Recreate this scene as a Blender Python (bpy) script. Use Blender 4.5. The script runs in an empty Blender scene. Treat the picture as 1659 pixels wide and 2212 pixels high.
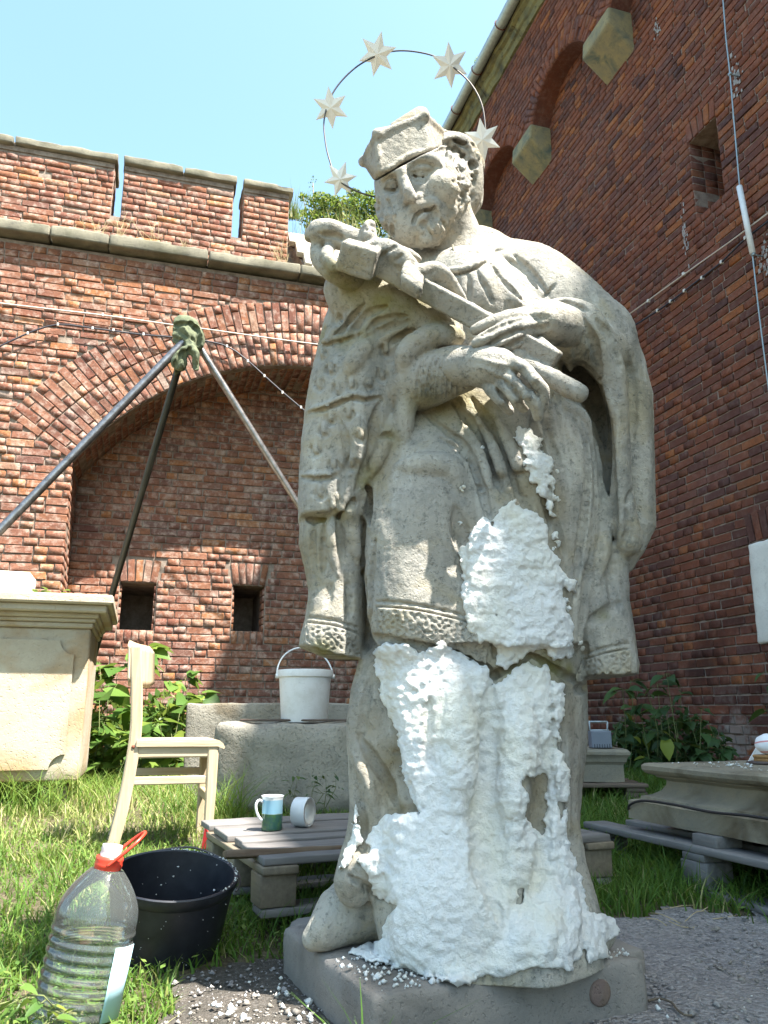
import bpy, bmesh, math, random
import numpy as np
from mathutils import Vector, Matrix, noise as mnoise

rng = np.random.default_rng(7)
random.seed(7)
SC = bpy.context.scene
COL = SC.collection
PI = math.pi
rad = math.radians

# ------------------------------------------------------------------ camera, sky, sun, exposure
FPX, PITCH, CAMH = 1740.0, rad(14.2), 0.56            # focal length in 1659x2212 units, tilt, height
cam = bpy.data.cameras.new('camera')
cam.sensor_fit = 'VERTICAL'
cam.sensor_height = 24.0
cam.lens = FPX / 2212.0 * 24.0
cam.clip_start = 0.05
cam.clip_end = 2000
camo = bpy.data.objects.new('camera', cam)
COL.objects.link(camo)
camo.location = (0, 0, CAMH)
camo.rotation_euler = (PI / 2 + PITCH, 0, 0)
SC.camera = camo

NV = np.array([.959, .2835, 0.0])                      # along the far wall (to the right)
NV /= np.linalg.norm(NV)
BV = np.array([-NV[1], NV[0], 0.0])                    # along the right building (away)
SUN = NV * .717 - BV * .74 + np.array([0, 0, 1.9])     # towards the sun
SUN /= np.linalg.norm(SUN)
sel = math.asin(SUN[2])
saz = math.atan2(SUN[0], SUN[1])

W = bpy.data.worlds.new('World')
SC.world = W
W.use_nodes = True
wn = W.node_tree.nodes
wl = W.node_tree.links
for x in list(wn):
    wn.remove(x)
sky = wn.new('ShaderNodeTexSky')
sky.sky_type = 'NISHITA'
sky.sun_disc = False
sky.sun_elevation = sel
sky.sun_rotation = saz
sky.air_density = 1.0
sky.dust_density = 2.0
sky.ozone_density = .5
bg = wn.new('ShaderNodeBackground')
bg.inputs[1].default_value = 0.112
wo = wn.new('ShaderNodeOutputWorld')
tint = wn.new('ShaderNodeMix')
tint.data_type = 'RGBA'
tint.blend_type = 'MULTIPLY'
tint.inputs[0].default_value = 1
tint.inputs[7].default_value = (1.0, 1.15, 1.05, 1)
wl.new(sky.outputs[0], tint.inputs[6])
wl.new(tint.outputs[2], bg.inputs[0])
wl.new(bg.outputs[0], wo.inputs[0])

sd = bpy.data.lights.new('sun', 'SUN')
sd.energy = 5.0
sd.angle = rad(.6)
sd.color = (1.0, .955, .88)
so = bpy.data.objects.new('sun', sd)
COL.objects.link(so)
so.rotation_euler = Vector(SUN).to_track_quat('Z', 'Y').to_euler()
so.location = (0, 0, 20)

SC.view_settings.view_transform = 'Standard'
SC.view_settings.look = 'None'
SC.view_settings.exposure = 2.1
SC.view_settings.gamma = 1
SC.view_settings.use_curve_mapping = False
SC.render.engine = 'CYCLES'
SC.cycles.max_bounces = 8
SC.cycles.transparent_max_bounces = 12

# ------------------------------------------------------------------ helpers
def rays(u, v):
    cx = (np.asarray(u, float) - 829.5) / FPX
    cy = (1106 - np.asarray(v, float)) / FPX
    return np.stack([cx, math.cos(PITCH) - cy * math.sin(PITCH), math.sin(PITCH) + cy * math.cos(PITCH)], -1)

def at(u, v, Y):
    r = rays(u, v)
    return r * (Y / r[1]) + np.array([0, 0, CAMH])

def atz(u, v, z):
    r = rays(u, v)
    return r * ((z - CAMH) / r[2]) + np.array([0, 0, CAMH])

def atplane(u, v, nrm, d):
    r = rays(u, v)
    return r * (d / (r @ nrm)) + np.array([0, 0, CAMH])

def empty(name, loc, label=None, cat=None, group=None):
    o = bpy.data.objects.new(name, None)
    o.location = tuple(loc)
    o.empty_display_size = .1
    COL.objects.link(o)
    if label:
        o['label'] = label
        o['category'] = cat
    if group:
        o['group'] = group
    return o

def attach(o, parent):
    if parent is not None:
        o.parent = parent
        if parent.type == 'EMPTY':
            o.matrix_parent_inverse = Matrix.Translation(-parent.location)

def tag(o, label=None, cat=None, group=None, kind=None):
    if label: o['label'] = label
    if cat: o['category'] = cat
    if group: o['group'] = group
    if kind: o['kind'] = kind
    return o

def mk(name, V, Fc, mat, parent=None, smooth=False, kind=None):
    me = bpy.data.meshes.new(name)
    V = np.asarray(V, dtype=np.float64)
    if isinstance(Fc, np.ndarray):
        k = Fc.shape[1]
        me.vertices.add(len(V))
        me.vertices.foreach_set('co', V.ravel())
        me.loops.add(Fc.size)
        me.loops.foreach_set('vertex_index', Fc.ravel().astype(np.int32))
        me.polygons.add(len(Fc))
        me.polygons.foreach_set('loop_start', np.arange(0, Fc.size, k, dtype=np.int32))
        me.polygons.foreach_set('loop_total', np.full(len(Fc), k, dtype=np.int32))
        me.update(calc_edges=True)
    else:
        me.from_pydata([tuple(v) for v in V], [], [tuple(int(i) for i in f) for f in Fc])
    me.validate()
    if smooth:
        me.polygons.foreach_set('use_smooth', np.ones(len(me.polygons), dtype=bool))
    if mat is not None:
        me.materials.append(mat)
    o = bpy.data.objects.new(name, me)
    COL.objects.link(o)
    attach(o, parent)
    if kind:
        o['kind'] = kind
    return o

class MB:
    """collects shapes into one mesh (world coordinates)"""
    def __init__(s):
        s.V = []
        s.F = []
        s.n = 0
    def add(s, V, Fc):
        V = np.asarray(V, float)
        s.V.append(V)
        for f in Fc:
            s.F.append(tuple(int(i) + s.n for i in f))
        s.n += len(V)
        return s
    def box(s, c, ax, ay, az, hx, hy, hz, bev=0.0):
        c = np.asarray(c, float)
        A = [np.asarray(a, float) for a in (ax, ay, az)]
        if bev <= 0:
            P = [c + A[0] * x * hx + A[1] * y * hy + A[2] * z * hz for x in (-1, 1) for y in (-1, 1) for z in (-1, 1)]
            return s.add(P, [(0, 1, 3, 2), (4, 6, 7, 5), (0, 4, 5, 1), (2, 3, 7, 6), (0, 2, 6, 4), (1, 5, 7, 3)])
        b = min(bev, hx * .49, hy * .49, hz * .49)
        V = []
        idx = {}
        for x in (-1, 1):
            for y in (-1, 1):
                for z in (-1, 1):
                    for k in range(3):
                        d = [hx - b, hy - b, hz - b]
                        d[k] += b
                        idx[(x, y, z, k)] = len(V)
                        V.append(c + A[0] * x * d[0] + A[1] * y * d[1] + A[2] * z * d[2])
        Fc = []
        for k in range(3):
            for sg in (-1, 1):
                q = []
                for (p, r) in ((-1, -1), (1, -1), (1, 1), (-1, 1)):
                    t = [0, 0, 0]
                    t[k] = sg
                    t[(k + 1) % 3] = p
                    t[(k + 2) % 3] = r
                    q.append(idx[(t[0], t[1], t[2], k)])
                Fc.append(q if sg > 0 else q[::-1])
        for k in range(3):
            i, j = (k + 1) % 3, (k + 2) % 3
            for p in (-1, 1):
                for r in (-1, 1):
                    t0 = [0, 0, 0]; t1 = [0, 0, 0]
                    t0[k] = -1; t1[k] = 1
                    for t in (t0, t1):
                        t[i] = p; t[j] = r
                    q = [idx[(*t0, i)], idx[(*t1, i)], idx[(*t1, j)], idx[(*t0, j)]]
                    Fc.append(q if p * r < 0 else q[::-1])
        for x in (-1, 1):
            for y in (-1, 1):
                for z in (-1, 1):
                    q = [idx[(x, y, z, k)] for k in range(3)]
                    Fc.append(q if x * y * z > 0 else q[::-1])
        return s.add(V, Fc)
    def tube(s, pts, r, n=8, caps=True, flat=None):
        P = np.asarray(pts, float)
        m = len(P)
        R = np.full(m, r) if np.isscalar(r) else np.asarray(r, float)
        T = np.zeros_like(P)
        T[1:-1] = P[2:] - P[:-2]
        T[0] = P[1] - P[0]
        T[-1] = P[-1] - P[-2]
        T /= np.linalg.norm(T, axis=1)[:, None] + 1e-12
        up = np.array([0, 0, 1.0]) if abs(T[0][2]) < .9 else np.array([1.0, 0, 0])
        V = []
        a = np.cross(T[0], up)
        for i in range(m):
            a = a - T[i] * (a @ T[i])
            a /= np.linalg.norm(a) + 1e-12
            bb = np.cross(T[i], a)
            for k in range(n):
                th = 2 * PI * k / n
                V.append(P[i] + R[i] * (a * math.cos(th) + bb * math.sin(th)))
        Fc = []
        for i in range(m - 1):
            for k in range(n):
                k2 = (k + 1) % n
                Fc.append((i * n + k, i * n + k2, (i + 1) * n + k2, (i + 1) * n + k))
        if caps:
            Fc.append(tuple(range(n))[::-1])
            Fc.append(tuple((m - 1) * n + k for k in range(n)))
        return s.add(V, Fc)
    def lathe(s, c, axis, prof, n=24, xdir=None, sy=1.0):
        """prof = [(r, h)...] along axis"""
        c = np.asarray(c, float)
        A = np.asarray(axis, float); A = A / np.linalg.norm(A)
        x = np.array([1.0, 0, 0]) if xdir is None else np.asarray(xdir, float)
        x = x - A * (x @ A)
        x /= np.linalg.norm(x)
        y = np.cross(A, x)
        V = []
        for (r, h) in prof:
            for k in range(n):
                th = 2 * PI * k / n
                V.append(c + A * h + x * r * math.cos(th) + y * r * sy * math.sin(th))
        Fc = []
        for i in range(len(prof) - 1):
            for k in range(n):
                k2 = (k + 1) % n
                Fc.append((i * n + k, i * n + k2, (i + 1) * n + k2, (i + 1) * n + k))
        return s.add(V, Fc)
    def prism(s, poly, off):
        """poly: list of 3D points, off: extrusion vector"""
        P = np.asarray(poly, float)
        m = len(P)
        V = np.vstack([P, P + np.asarray(off, float)])
        Fc = [tuple(range(m))[::-1], tuple(range(m, 2 * m))]
        for i in range(m):
            j = (i + 1) % m
            Fc.append((i, j, m + j, m + i))
        return s.add(V, Fc)
    def build(s, name, mat, parent=None, smooth=False, kind=None, fixn=True):
        o = mk(name, np.vstack(s.V), s.F, mat, parent, smooth, kind)
        if fixn:
            bm = bmesh.new()
            bm.from_mesh(o.data)
            bmesh.ops.recalc_face_normals(bm, faces=bm.faces)
            bm.to_mesh(o.data)
            bm.free()
        return o

def edge_smooth(o, ang=40):
    me = o.data
    me.polygons.foreach_set('use_smooth', np.ones(len(me.polygons), dtype=bool))
    bm = bmesh.new(); bm.from_mesh(me)
    for e in bm.edges:
        e.smooth = not (len(e.link_faces) == 2 and e.calc_face_angle(0) > rad(ang))
    bm.to_mesh(me); bm.free()
    return o

def rough_block(name, c, ax, ay, az, hx, hy, hz, mat, parent=None, r=.01, amp=.004, fr=9., res=.04, kind=None, chip=0.0):
    """a stone or timber block: rounded box on a grid with real surface unevenness"""
    c = np.asarray(c, float)
    A = np.array([ax, ay, az], float)
    A /= np.linalg.norm(A, axis=1)[:, None]
    h = np.array([hx, hy, hz])
    V = []; Fc = []
    key = {}
    def vid(p):
        k = (round(p[0], 5), round(p[1], 5), round(p[2], 5))
        if k not in key:
            key[k] = len(V)
            V.append(p)
        return key[k]
    nn = [max(2, min(60, int(2 * h[i] / res))) for i in range(3)]
    def lin(i):
        t = np.linspace(-1, 1, nn[i] + 1)
        e = 1 - min(.45, r / h[i])
        t = np.concatenate([[-1], np.linspace(-e, e, nn[i]), [1]])
        return t * h[i]
    L = [lin(i) for i in range(3)]
    for k in range(3):
        i, j = (k + 1) % 3, (k + 2) % 3
        for sg in (-1, 1):
            for a in range(len(L[i]) - 1):
                for b_ in range(len(L[j]) - 1):
                    q = []
                    for (da, db) in ((0, 0), (1, 0), (1, 1), (0, 1)):
                        p = [0, 0, 0]
                        p[k] = sg * h[k]; p[i] = L[i][a + da]; p[j] = L[j][b_ + db]
                        q.append(vid(tuple(p)))
                    Fc.append(q if sg > 0 else q[::-1])
    V = np.array(V)
    inner = np.clip(V, -(h - r), h - r)
    d = V - inner
    l = np.linalg.norm(d, axis=1)
    l[l == 0] = 1
    nr = d / l[:, None]
    V = inner + nr * r
    Wd = c + V @ A
    N = nr @ A
    out = np.empty_like(Wd)
    for i, (p, q) in enumerate(zip(Wd, N)):
        v = Vector(p)
        dd = amp * mnoise.noise(v * fr) + amp * .6 * mnoise.noise(v * fr * 3.1)
        if chip:
            e = mnoise.noise(v * 5.0 + Vector((3, 7, 1)))
            if e > .15:
                m2 = np.sum(np.abs(V[i]) > h - r * 1.5)
                if m2 >= 2:
                    dd -= chip * (e - .15) * 3
        out[i] = p + q * dd
    return mk(name, out, Fc, mat, parent, True, kind)

# ------------------------------------------------------------------ node material helper
class NT:
    def __init__(s, name, rough=.85, spec=.3):
        s.m = bpy.data.materials.new(name)
        s.m.use_nodes = True
        s.t = s.m.node_tree
        s.b = s.t.nodes['Principled BSDF']
        s.b.inputs['Roughness'].default_value = rough
        s.b.inputs['Specular IOR Level'].default_value = spec
        s._g = None
    def n(s, typ, **kw):
        x = s.t.nodes.new(typ)
        for k, v in kw.items():
            setattr(x, k, v)
        return x
    def L(s, a, b):
        s.t.links.new(a, b)
    def pos(s):
        if s._g is None:
            s._g = s.n('ShaderNodeNewGeometry').outputs['Position']
        return s._g
    def mapped(s, sc=(1, 1, 1), rot=(0, 0, 0), src=None):
        m = s.n('ShaderNodeMapping')
        m.inputs['Scale'].default_value = sc
        m.inputs['Rotation'].default_value = rot
        s.L(src or s.pos(), m.inputs[0])
        return m.outputs[0]
    def noise(s, scale, detail=4, rough=.6, src=None, dist=0.0):
        x = s.n('ShaderNodeTexNoise')
        x.inputs['Scale'].default_value = scale
        x.inputs['Detail'].default_value = detail
        x.inputs['Roughness'].default_value = rough
        x.inputs['Distortion'].default_value = dist
        s.L(src or s.pos(), x.inputs['Vector'])
        return x.outputs[0]
    def ramp(s, fac, stops, interp='LINEAR'):
        x = s.n('ShaderNodeValToRGB')
        cr = x.color_ramp
        cr.interpolation = interp
        while len(cr.elements) > 1:
            cr.elements.remove(cr.elements[-1])
        for i, (p, c) in enumerate(stops):
            if not hasattr(c, '__len__'):
                c = (c, c, c)
            e = cr.elements[0] if i == 0 else cr.elements.new(p)
            e.position = p
            e.color = (*c[:3], 1)
        s.L(fac, x.inputs[0])
        return x.outputs[0]
    def mix(s, fac, a, b, blend='MIX'):
        x = s.n('ShaderNodeMix', data_type='RGBA', blend_type=blend)
        for k, v in ((0, fac), (6, a), (7, b)):
            if isinstance(v, bpy.types.NodeSocket):
                s.L(v, x.inputs[k])
            elif k == 0:
                x.inputs[0].default_value = v
            else:
                x.inputs[k].default_value = (*v[:3], 1)
        return x.outputs[2]
    def math(s, op, a, b=0.0, clamp=False):
        x = s.n('ShaderNodeMath', operation=op, use_clamp=clamp)
        for k, v in ((0, a), (1, b)):
            if isinstance(v, bpy.types.NodeSocket):
                s.L(v, x.inputs[k])
            else:
                x.inputs[k].default_value = v
        return x.outputs[0]
    def attr(s, name, typ='GEOMETRY'):
        x = s.n('ShaderNodeAttribute', attribute_name=name)
        x.attribute_type = typ
        return x
    def color(s, c):
        if isinstance(c, bpy.types.NodeSocket):
            s.L(c, s.b.inputs['Base Color'])
        else:
            s.b.inputs['Base Color'].default_value = (*c, 1)
    def bump(s, h, strength=.5, dist=.01):
        x = s.n('ShaderNodeBump')
        x.inputs['Strength'].default_value = strength
        x.inputs['Distance'].default_value = dist
        s.L(h, x.inputs['Height'])
        s.L(x.outputs[0], s.b.inputs['Normal'])
    def rough(s, r):
        s.L(r, s.b.inputs['Roughness'])

def mat_brick(name, cols, dusty, soot=0.0, hot=(.40, .135, .06)):
    t = NT(name, .9, .15)
    oi = t.n('ShaderNodeObjectInfo').outputs['Random']
    a = t.attr('bid').outputs['Fac']
    r = t.math('FRACT', t.math('ADD', oi, a))
    base = t.ramp(r, cols, 'LINEAR')
    # larger zones where bricks run more orange or darker
    z = t.noise(.9, 3, .6)
    base = t.mix(t.ramp(z, [(.45, 0.0), (.68, .45)]), base, hot)
    base = t.mix(t.ramp(t.noise(1.3, 3, .6, src=t.mapped((1, 1, 1.4), (.5, .2, .9))), [(.5, 0.0), (.72, .6)]), base, (.13, .065, .06))
    g = t.noise(38, 5, .7)
    base = t.mix(t.ramp(g, [(.35, .55), (.6, 0.0)]), base, (.09, .04, .03))
    base = t.mix(t.math('MULTIPLY', t.ramp(t.noise(14, 5, .7), [(.48, 0.0), (.75, 1.0)]), dusty), base, (.55, .44, .37))
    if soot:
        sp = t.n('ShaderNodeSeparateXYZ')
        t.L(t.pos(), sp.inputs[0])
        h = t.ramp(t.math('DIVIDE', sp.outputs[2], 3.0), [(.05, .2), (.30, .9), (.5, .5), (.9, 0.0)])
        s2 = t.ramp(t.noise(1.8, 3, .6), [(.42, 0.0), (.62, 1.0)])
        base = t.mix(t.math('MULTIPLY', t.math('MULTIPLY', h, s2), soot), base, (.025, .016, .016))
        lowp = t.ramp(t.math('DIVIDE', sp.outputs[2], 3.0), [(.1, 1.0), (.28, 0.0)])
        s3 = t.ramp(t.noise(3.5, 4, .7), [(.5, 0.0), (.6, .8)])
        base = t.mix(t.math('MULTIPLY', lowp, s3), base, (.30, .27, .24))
    t.color(base)
    t.bump(t.math('ADD', t.noise(60, 6, .75), t.math('MULTIPLY', t.noise(170, 3, .7), .5)), .9, .006)
    return t.m

def mat_mortar(name, c1, c2):
    t = NT(name, .95, .1)
    t.color(t.mix(t.ramp(t.noise(9, 5, .7), [(.35, 0.0), (.65, 1.0)]), c1, c2))
    t.bump(t.noise(90, 4, .7), .8, .006)
    return t.m

def mat_stone(name, c1, c2, stain=(.20, .16, .09), dark=(.08, .08, .07), stain_amt=.6, dark_amt=.5, sc=1.0, bump=.5, pits=True):
    t = NT(name, .88, .2)
    c = t.mix(t.ramp(t.noise(5 * sc, 5, .65), [(.35, 0.0), (.68, 1.0)]), c1, c2)
    c = t.mix(t.math('MULTIPLY', t.ramp(t.noise(2.4 * sc, 4, .6, dist=.6), [(.50, 0.0), (.66, 1.0)]), stain_amt), c, stain)
    c = t.mix(t.math('MULTIPLY', t.ramp(t.noise(16 * sc, 6, .75), [(.55, 0.0), (.70, 1.0)]), dark_amt), c, dark)
    c = t.mix(t.ramp(t.noise(150 * sc, 2, .6), [(.62, 0.0), (.72, .35)]), c, dark)
    t.color(c)
    h = t.noise(45 * sc, 6, .7)
    if pits:
        h = t.math('SUBTRACT', h, t.math('MULTIPLY', t.ramp(t.noise(95 * sc, 2, .5), [(.60, 0.0), (.68, 1.0)]), .6))
    t.bump(h, bump, .008)
    return t.m

def mat_plain(name, c, rough=.5, spec=.5, var=.0, metal=0.0, bump=0.0, bsc=80):
    t = NT(name, rough, spec)
    if var:
        t.color(t.mix(t.ramp(t.noise(18, 5, .7), [(.35, 0.0), (.7, 1.0)]), c, tuple(x * (1 - var) for x in c)))
    else:
        t.color(c)
    t.b.inputs['Metallic'].default_value = metal
    if bump:
        t.bump(t.noise(bsc, 4, .6), bump, .003)
    return t.m

def mat_wood(name, c1, c2, axis, sc=1.0, grain=60, rough=.75):
    """grain runs along the world direction `axis`"""
    t = NT(name, rough, .25)
    a = Vector(axis).normalized()
    q = a.rotation_difference(Vector((1, 0, 0))).to_euler()
    m0 = t.mapped((1, 1, 1), q)
    m = t.mapped((.06, 1, 1), (0, 0, 0), m0)
    g = t.noise(grain * sc, 5, .7, src=m)
    c = t.mix(t.ramp(g, [(.3, 0.0), (.7, 1.0)]), c1, c2)
    c = t.mix(t.ramp(t.noise(7, 4, .6), [(.5, 0.0), (.75, .5)]), c, tuple(x * .5 for x in c1))
    t.color(c)
    t.bump(g, .5, .004)
    return t.m

M = {}
M['brick_far'] = mat_brick('brick_dusty_salmon', [(0, (.25, .105, .066)), (.25, (.31, .145, .092)), (.5, (.20, .080, .055)), (.62, (.19, .105, .082)), (.8, (.27, .115, .070)), (.93, (.38, .16, .060)), (1, (.31, .23, .19))], .78, 0.0, (.32, .135, .06))  # lighter, dusty pink-orange brick of the far wall
M['brick_right'] = mat_brick('brick_deep_red', [(0, (.17, .062, .040)), (.25, (.22, .078, .045)), (.5, (.13, .052, .038)), (.68, (.08, .042, .040)), (.8, (.18, .066, .042)), (.93, (.32, .115, .042)), (1, (.06, .035, .037))], .13, .85, (.26, .075, .035))  # deeper red brick of the right building
M['mortar_far'] = mat_mortar('mortar_pale', (.34, .28, .23), (.17, .125, .095))
M['mortar_right'] = mat_mortar('mortar_grey', (.33, .27, .23), (.17, .12, .10))
M['cap_stone'] = mat_stone('coping_sandstone', (.23, .21, .155), (.14, .13, .10), stain=(.09, .09, .055), stain_amt=.6, dark_amt=.7)
M['corbel_stone'] = mat_stone('corbel_sandstone', (.30, .24, .12), (.20, .18, .12), stain=(.09, .11, .09), stain_amt=.9, dark_amt=.6, sc=1.4)
M['dark'] = mat_plain('slot_shade', (.02, .018, .016), 1, 0)
# ------------------------------------------------------------------ bricks
UP = np.array([0, 0, 1.0])

def brick_templates(k, seed, rough=1.0):
    g = np.random.default_rng(seed)
    out = []
    for _ in range(k):
        xs = np.array([-.5, -.472, .472, .5]); zs = np.array([-.5, -.435, .435, .5])
        V = []
        for i, x in enumerate(xs):
            for j, z in enumerate(zs):
                edge = i in (0, 3) or j in (0, 3)
                cor = i in (0, 3) and j in (0, 3)
                y = (-.11 if cor else -.075) + g.uniform(-.07, .05) * rough if edge else g.uniform(-.05, .04) * rough
                V.append([x + g.uniform(-.012, .012) * rough - (.015 * np.sign(x) if cor else 0), y, z + g.uniform(-.035, .035) * rough - (.05 * np.sign(z) if cor else 0)])
        Fc = []
        for i in range(3):
            for j in range(3):
                Fc.append((i * 4 + j, i * 4 + 4 + j, i * 4 + 5 + j, i * 4 + 1 + j))
        ring = [0, 4, 8, 12, 13, 14, 15, 11, 7, 3, 2, 1]
        n0 = len(V)
        for r_ in ring:
            V.append([V[r_][0], -1.0, V[r_][2]])
        m = len(ring)
        for q in range(m):
            Fc.append((ring[(q + 1) % m], ring[q], n0 + q, n0 + (q + 1) % m))
        out.append((np.array(V), np.array(Fc)))
    return out

TPL = brick_templates(10, 3)

class BrickSet:
    def __init__(s):
        s.b = []
    def put(s, c, X, Z, O, L, H, dep=.06, proud=0.0, j=1.0):
        """c = face centre on the wall plane"""
        a = rng.normal(0, .008) * j
        X2 = X * math.cos(a) + Z * math.sin(a)
        Z2 = Z * math.cos(a) - X * math.sin(a)
        tl = rng.normal(0, .012) * j
        O2 = O + X * tl
        s.b.append((np.asarray(c, float) + O * (proud + rng.normal(0, .0025) * j), X2, Z2, O2, L, H, dep, int(rng.integers(0, len(TPL)))))
    def build(s, parent, mat, nparts=300, hide=(), part='brick', field='brick_field'):
        C = np.array([q[0] for q in s.b])
        X = np.array([q[1] for q in s.b]); Z = np.array([q[2] for q in s.b]); O = np.array([q[3] for q in s.b])
        L = np.array([q[4] for q in s.b]); H = np.array([q[5] for q in s.b]); D = np.array([q[6] for q in s.b])
        T = np.array([q[7] for q in s.b])
        def proj(P):
            d = P - np.array([0, 0, CAMH])
            f = d[:, 1] * math.cos(PITCH) + d[:, 2] * math.sin(PITCH)
            u = d[:, 0] / f * FPX + 829.5
            v = 1106 - (-d[:, 1] * math.sin(PITCH) + d[:, 2] * math.cos(PITCH)) / f * FPX
            return u, v, f
        u0, v0, f = proj(C)
        ua, va, _ = proj(C + X * (L / 2)[:, None]); ub, vb, _ = proj(C + Z * (H / 2)[:, None])
        area = np.abs((ua - u0) * (vb - v0) - (va - v0) * (ub - u0)) * 4
        ok = (f > .3) & (u0 > 0) & (u0 < 1659) & (v0 > 0) & (v0 < 2212)
        for (a0, b0, a1, b1) in hide:
            ok &= ~((u0 > a0) & (u0 < a1) & (v0 > b0) & (v0 < b1))
        area = np.where(ok, area, -1)
        order = np.argsort(-area)
        npt = min(nparts, int((area > 0).sum()))
        pick = order[:npt]
        rest = order[npt:]
        me_ = []
        for (V, Fc) in TPL:
            me = bpy.data.meshes.new(part)
            me.from_pydata([tuple(x) for x in V], [], [tuple(int(i) for i in f_) for f_ in Fc])
            me.materials.append(mat)
            me_.append(me)
        for i in pick:
            o = bpy.data.objects.new(part, me_[T[i]])
            COL.objects.link(o)
            attach(o, parent)
            A = X[i] * L[i]; B_ = O[i] * D[i]; Cc = Z[i] * H[i]
            o.matrix_basis = Matrix(((A[0], B_[0], Cc[0], C[i][0]), (A[1], B_[1], Cc[1], C[i][1]), (A[2], B_[2], Cc[2], C[i][2]), (0, 0, 0, 1)))
        if len(rest):
            VV = []; FF = []; ids = []; n = 0
            for t, (V, Fc) in enumerate(TPL):
                r = rest[T[rest] == t]
                if not len(r):
                    continue
                P = C[r][:, None, :] + V[None, :, 0:1] * (X[r] * L[r][:, None])[:, None, :] + V[None, :, 1:2] * (O[r] * D[r][:, None])[:, None, :] + V[None, :, 2:3] * (Z[r] * H[r][:, None])[:, None, :]
                VV.append(P.reshape(-1, 3))
                F2 = Fc[None] + (np.arange(len(r)) * len(V))[:, None, None] + n
                FF.append(F2.reshape(-1, 4))
                ids.append(np.repeat(rng.random(len(r)), len(Fc)))
                n += len(r) * len(V)
            o = mk(field, np.vstack(VV), np.vstack(FF), mat, parent, False, 'stuff')
            at_ = o.data.attributes.new('bid', 'FLOAT', 'FACE')
            at_.data.foreach_set('value', np.concatenate(ids).astype(np.float32))
        return npt, len(rest)

def course_fill(bs, z0, z1, intervals, P, X, O, h=.0785, joint=.011, long=.265, short=.128, pl=.55, depth=.06, miss=0.0, j=1.0, wave=0.0):
    """lay courses; intervals(z) -> [(s0, s1)...]; P(s, z) -> world point on the face"""
    k = 0
    z = z0
    while z + h * .6 < z1:
        hh = min(h, z1 - z) - joint + rng.normal(0, .001)
        zc = z + h / 2
        for (a, b_) in intervals(zc):
            s = a + (0 if k % 2 else -.07)
            flip = k % 2
            while s < b_ - .02:
                if pl < 0:
                    L = long if flip else short
                    flip = not flip
                    if rng.random() < .12:
                        flip = not flip
                else:
                    L = long if rng.random() < pl else short
                L *= 1 + rng.normal(0, .03)
                s0, s1 = max(s, a), min(s + L, b_)
                if b_ - s1 < .05:
                    s1 = b_
                if s1 - s0 > .035 and rng.random() >= miss:
                    zz = zc + wave * math.sin(s0 * 2.1 + zc * .7)
                    bs.put(P((s0 + s1) / 2, zz), X, UP, O, s1 - s0 - joint * (1 + rng.normal(0, .2)), hh, depth, j=j)
                s = s + L
                if s1 == b_:
                    break
        z += h
        k += 1

def arch_ring(bs, c, r0, a0, a1, P, X, O, rows, w=.078, joint=.011, depth=.08, proud=.003):
    """voussoirs laid on end round an arch; rows = [lengths] patterns, alternating"""
    rt = r0 + sum(rows[0])
    n = max(3, int(round((a1 - a0) * (r0 + .5 * sum(rows[0])) / w)))
    da = (a1 - a0) / n
    for i in range(n):
        a = a0 + (i + .5) * da
        row = rows[i % len(rows)]
        r = r0
        rdir = X * math.cos(a) + UP * math.sin(a)
        tdir = -X * math.sin(a) + UP * math.cos(a)
        for q in row:
            rc = r + q / 2
            bs.put(P(c[0] + rc * math.cos(a), c[1] + rc * math.sin(a)), rdir, tdir, O, q - joint, rc * da - joint, depth, proud)
            r += q

def holes_core(mb, P, X, O, s0, s1, z0, z1, holes, t):
    """solid wall body with rectangular holes cut through it; face lies on P, body goes back by t"""
    S = sorted({s0, s1, *[h_[0] for h_ in holes], *[h_[1] for h_ in holes]})
    Z = sorted({z0, z1, *[h_[2] for h_ in holes], *[h_[3] for h_ in holes]})
    for a, b_ in zip(S, S[1:]):
        for c, d in zip(Z, Z[1:]):
            ms, mz = (a + b_) / 2, (c + d) / 2
            if any(h_[0] < ms < h_[1] and h_[2] < mz < h_[3] for h_ in holes):
                continue
            ctr = P(ms, mz) - O * t / 2
            mb.box(ctr, X, O, UP, (b_ - a) / 2, t / 2, (d - c) / 2)

def arch_core(mb, P, O, arch_z, sa, sb, ztop, t, n=40):
    """body above an arch opening"""
    S = np.linspace(sa, sb, n + 1)
    for a, b_ in zip(S, S[1:]):
        q = [P(a, arch_z(a)), P(b_, arch_z(b_)), P(b_, ztop), P(a, ztop)]
        mb.prism(q, -O * t)

# ================================================================== the sunlit fort wall (far wall)
DB = 8.1
OF = -BV                                                # outward, towards the yard
def PF(s, z, d=DB):
    return NV * s + BV * d + UP * z
W1 = empty('brick_wall', PF(1.0, 0), 'sunlit brick fort wall with a wide blind arch and slotted parapet on top, facing the yard', 'wall')
AC, AR, ATH = (1.60, 1.43), 2.86, .75
aL, aR = rad(147), rad(33)
def arch_z(s):
    return AC[1] + math.sqrt(max(0, AR ** 2 - (s - AC[0]) ** 2))
JL, JR = -.80, 4.0
mb = MB()
REC = .014                                              # mortar sits this far behind the brick faces
def PFm(s, z): return PF(s, z, DB + REC)
holes_core(mb, PFm, NV, OF, -8.2, JL, -.3, 5.3, [], 1.2)
holes_core(mb, PFm, NV, OF, JR, 4.62, -.3, 5.3, [], 1.2)
arch_core(mb, PFm, OF, arch_z, JL, JR, 5.3, 1.2, 48)
mb.build('mortar_bed', M['mortar_far'], W1)
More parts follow.
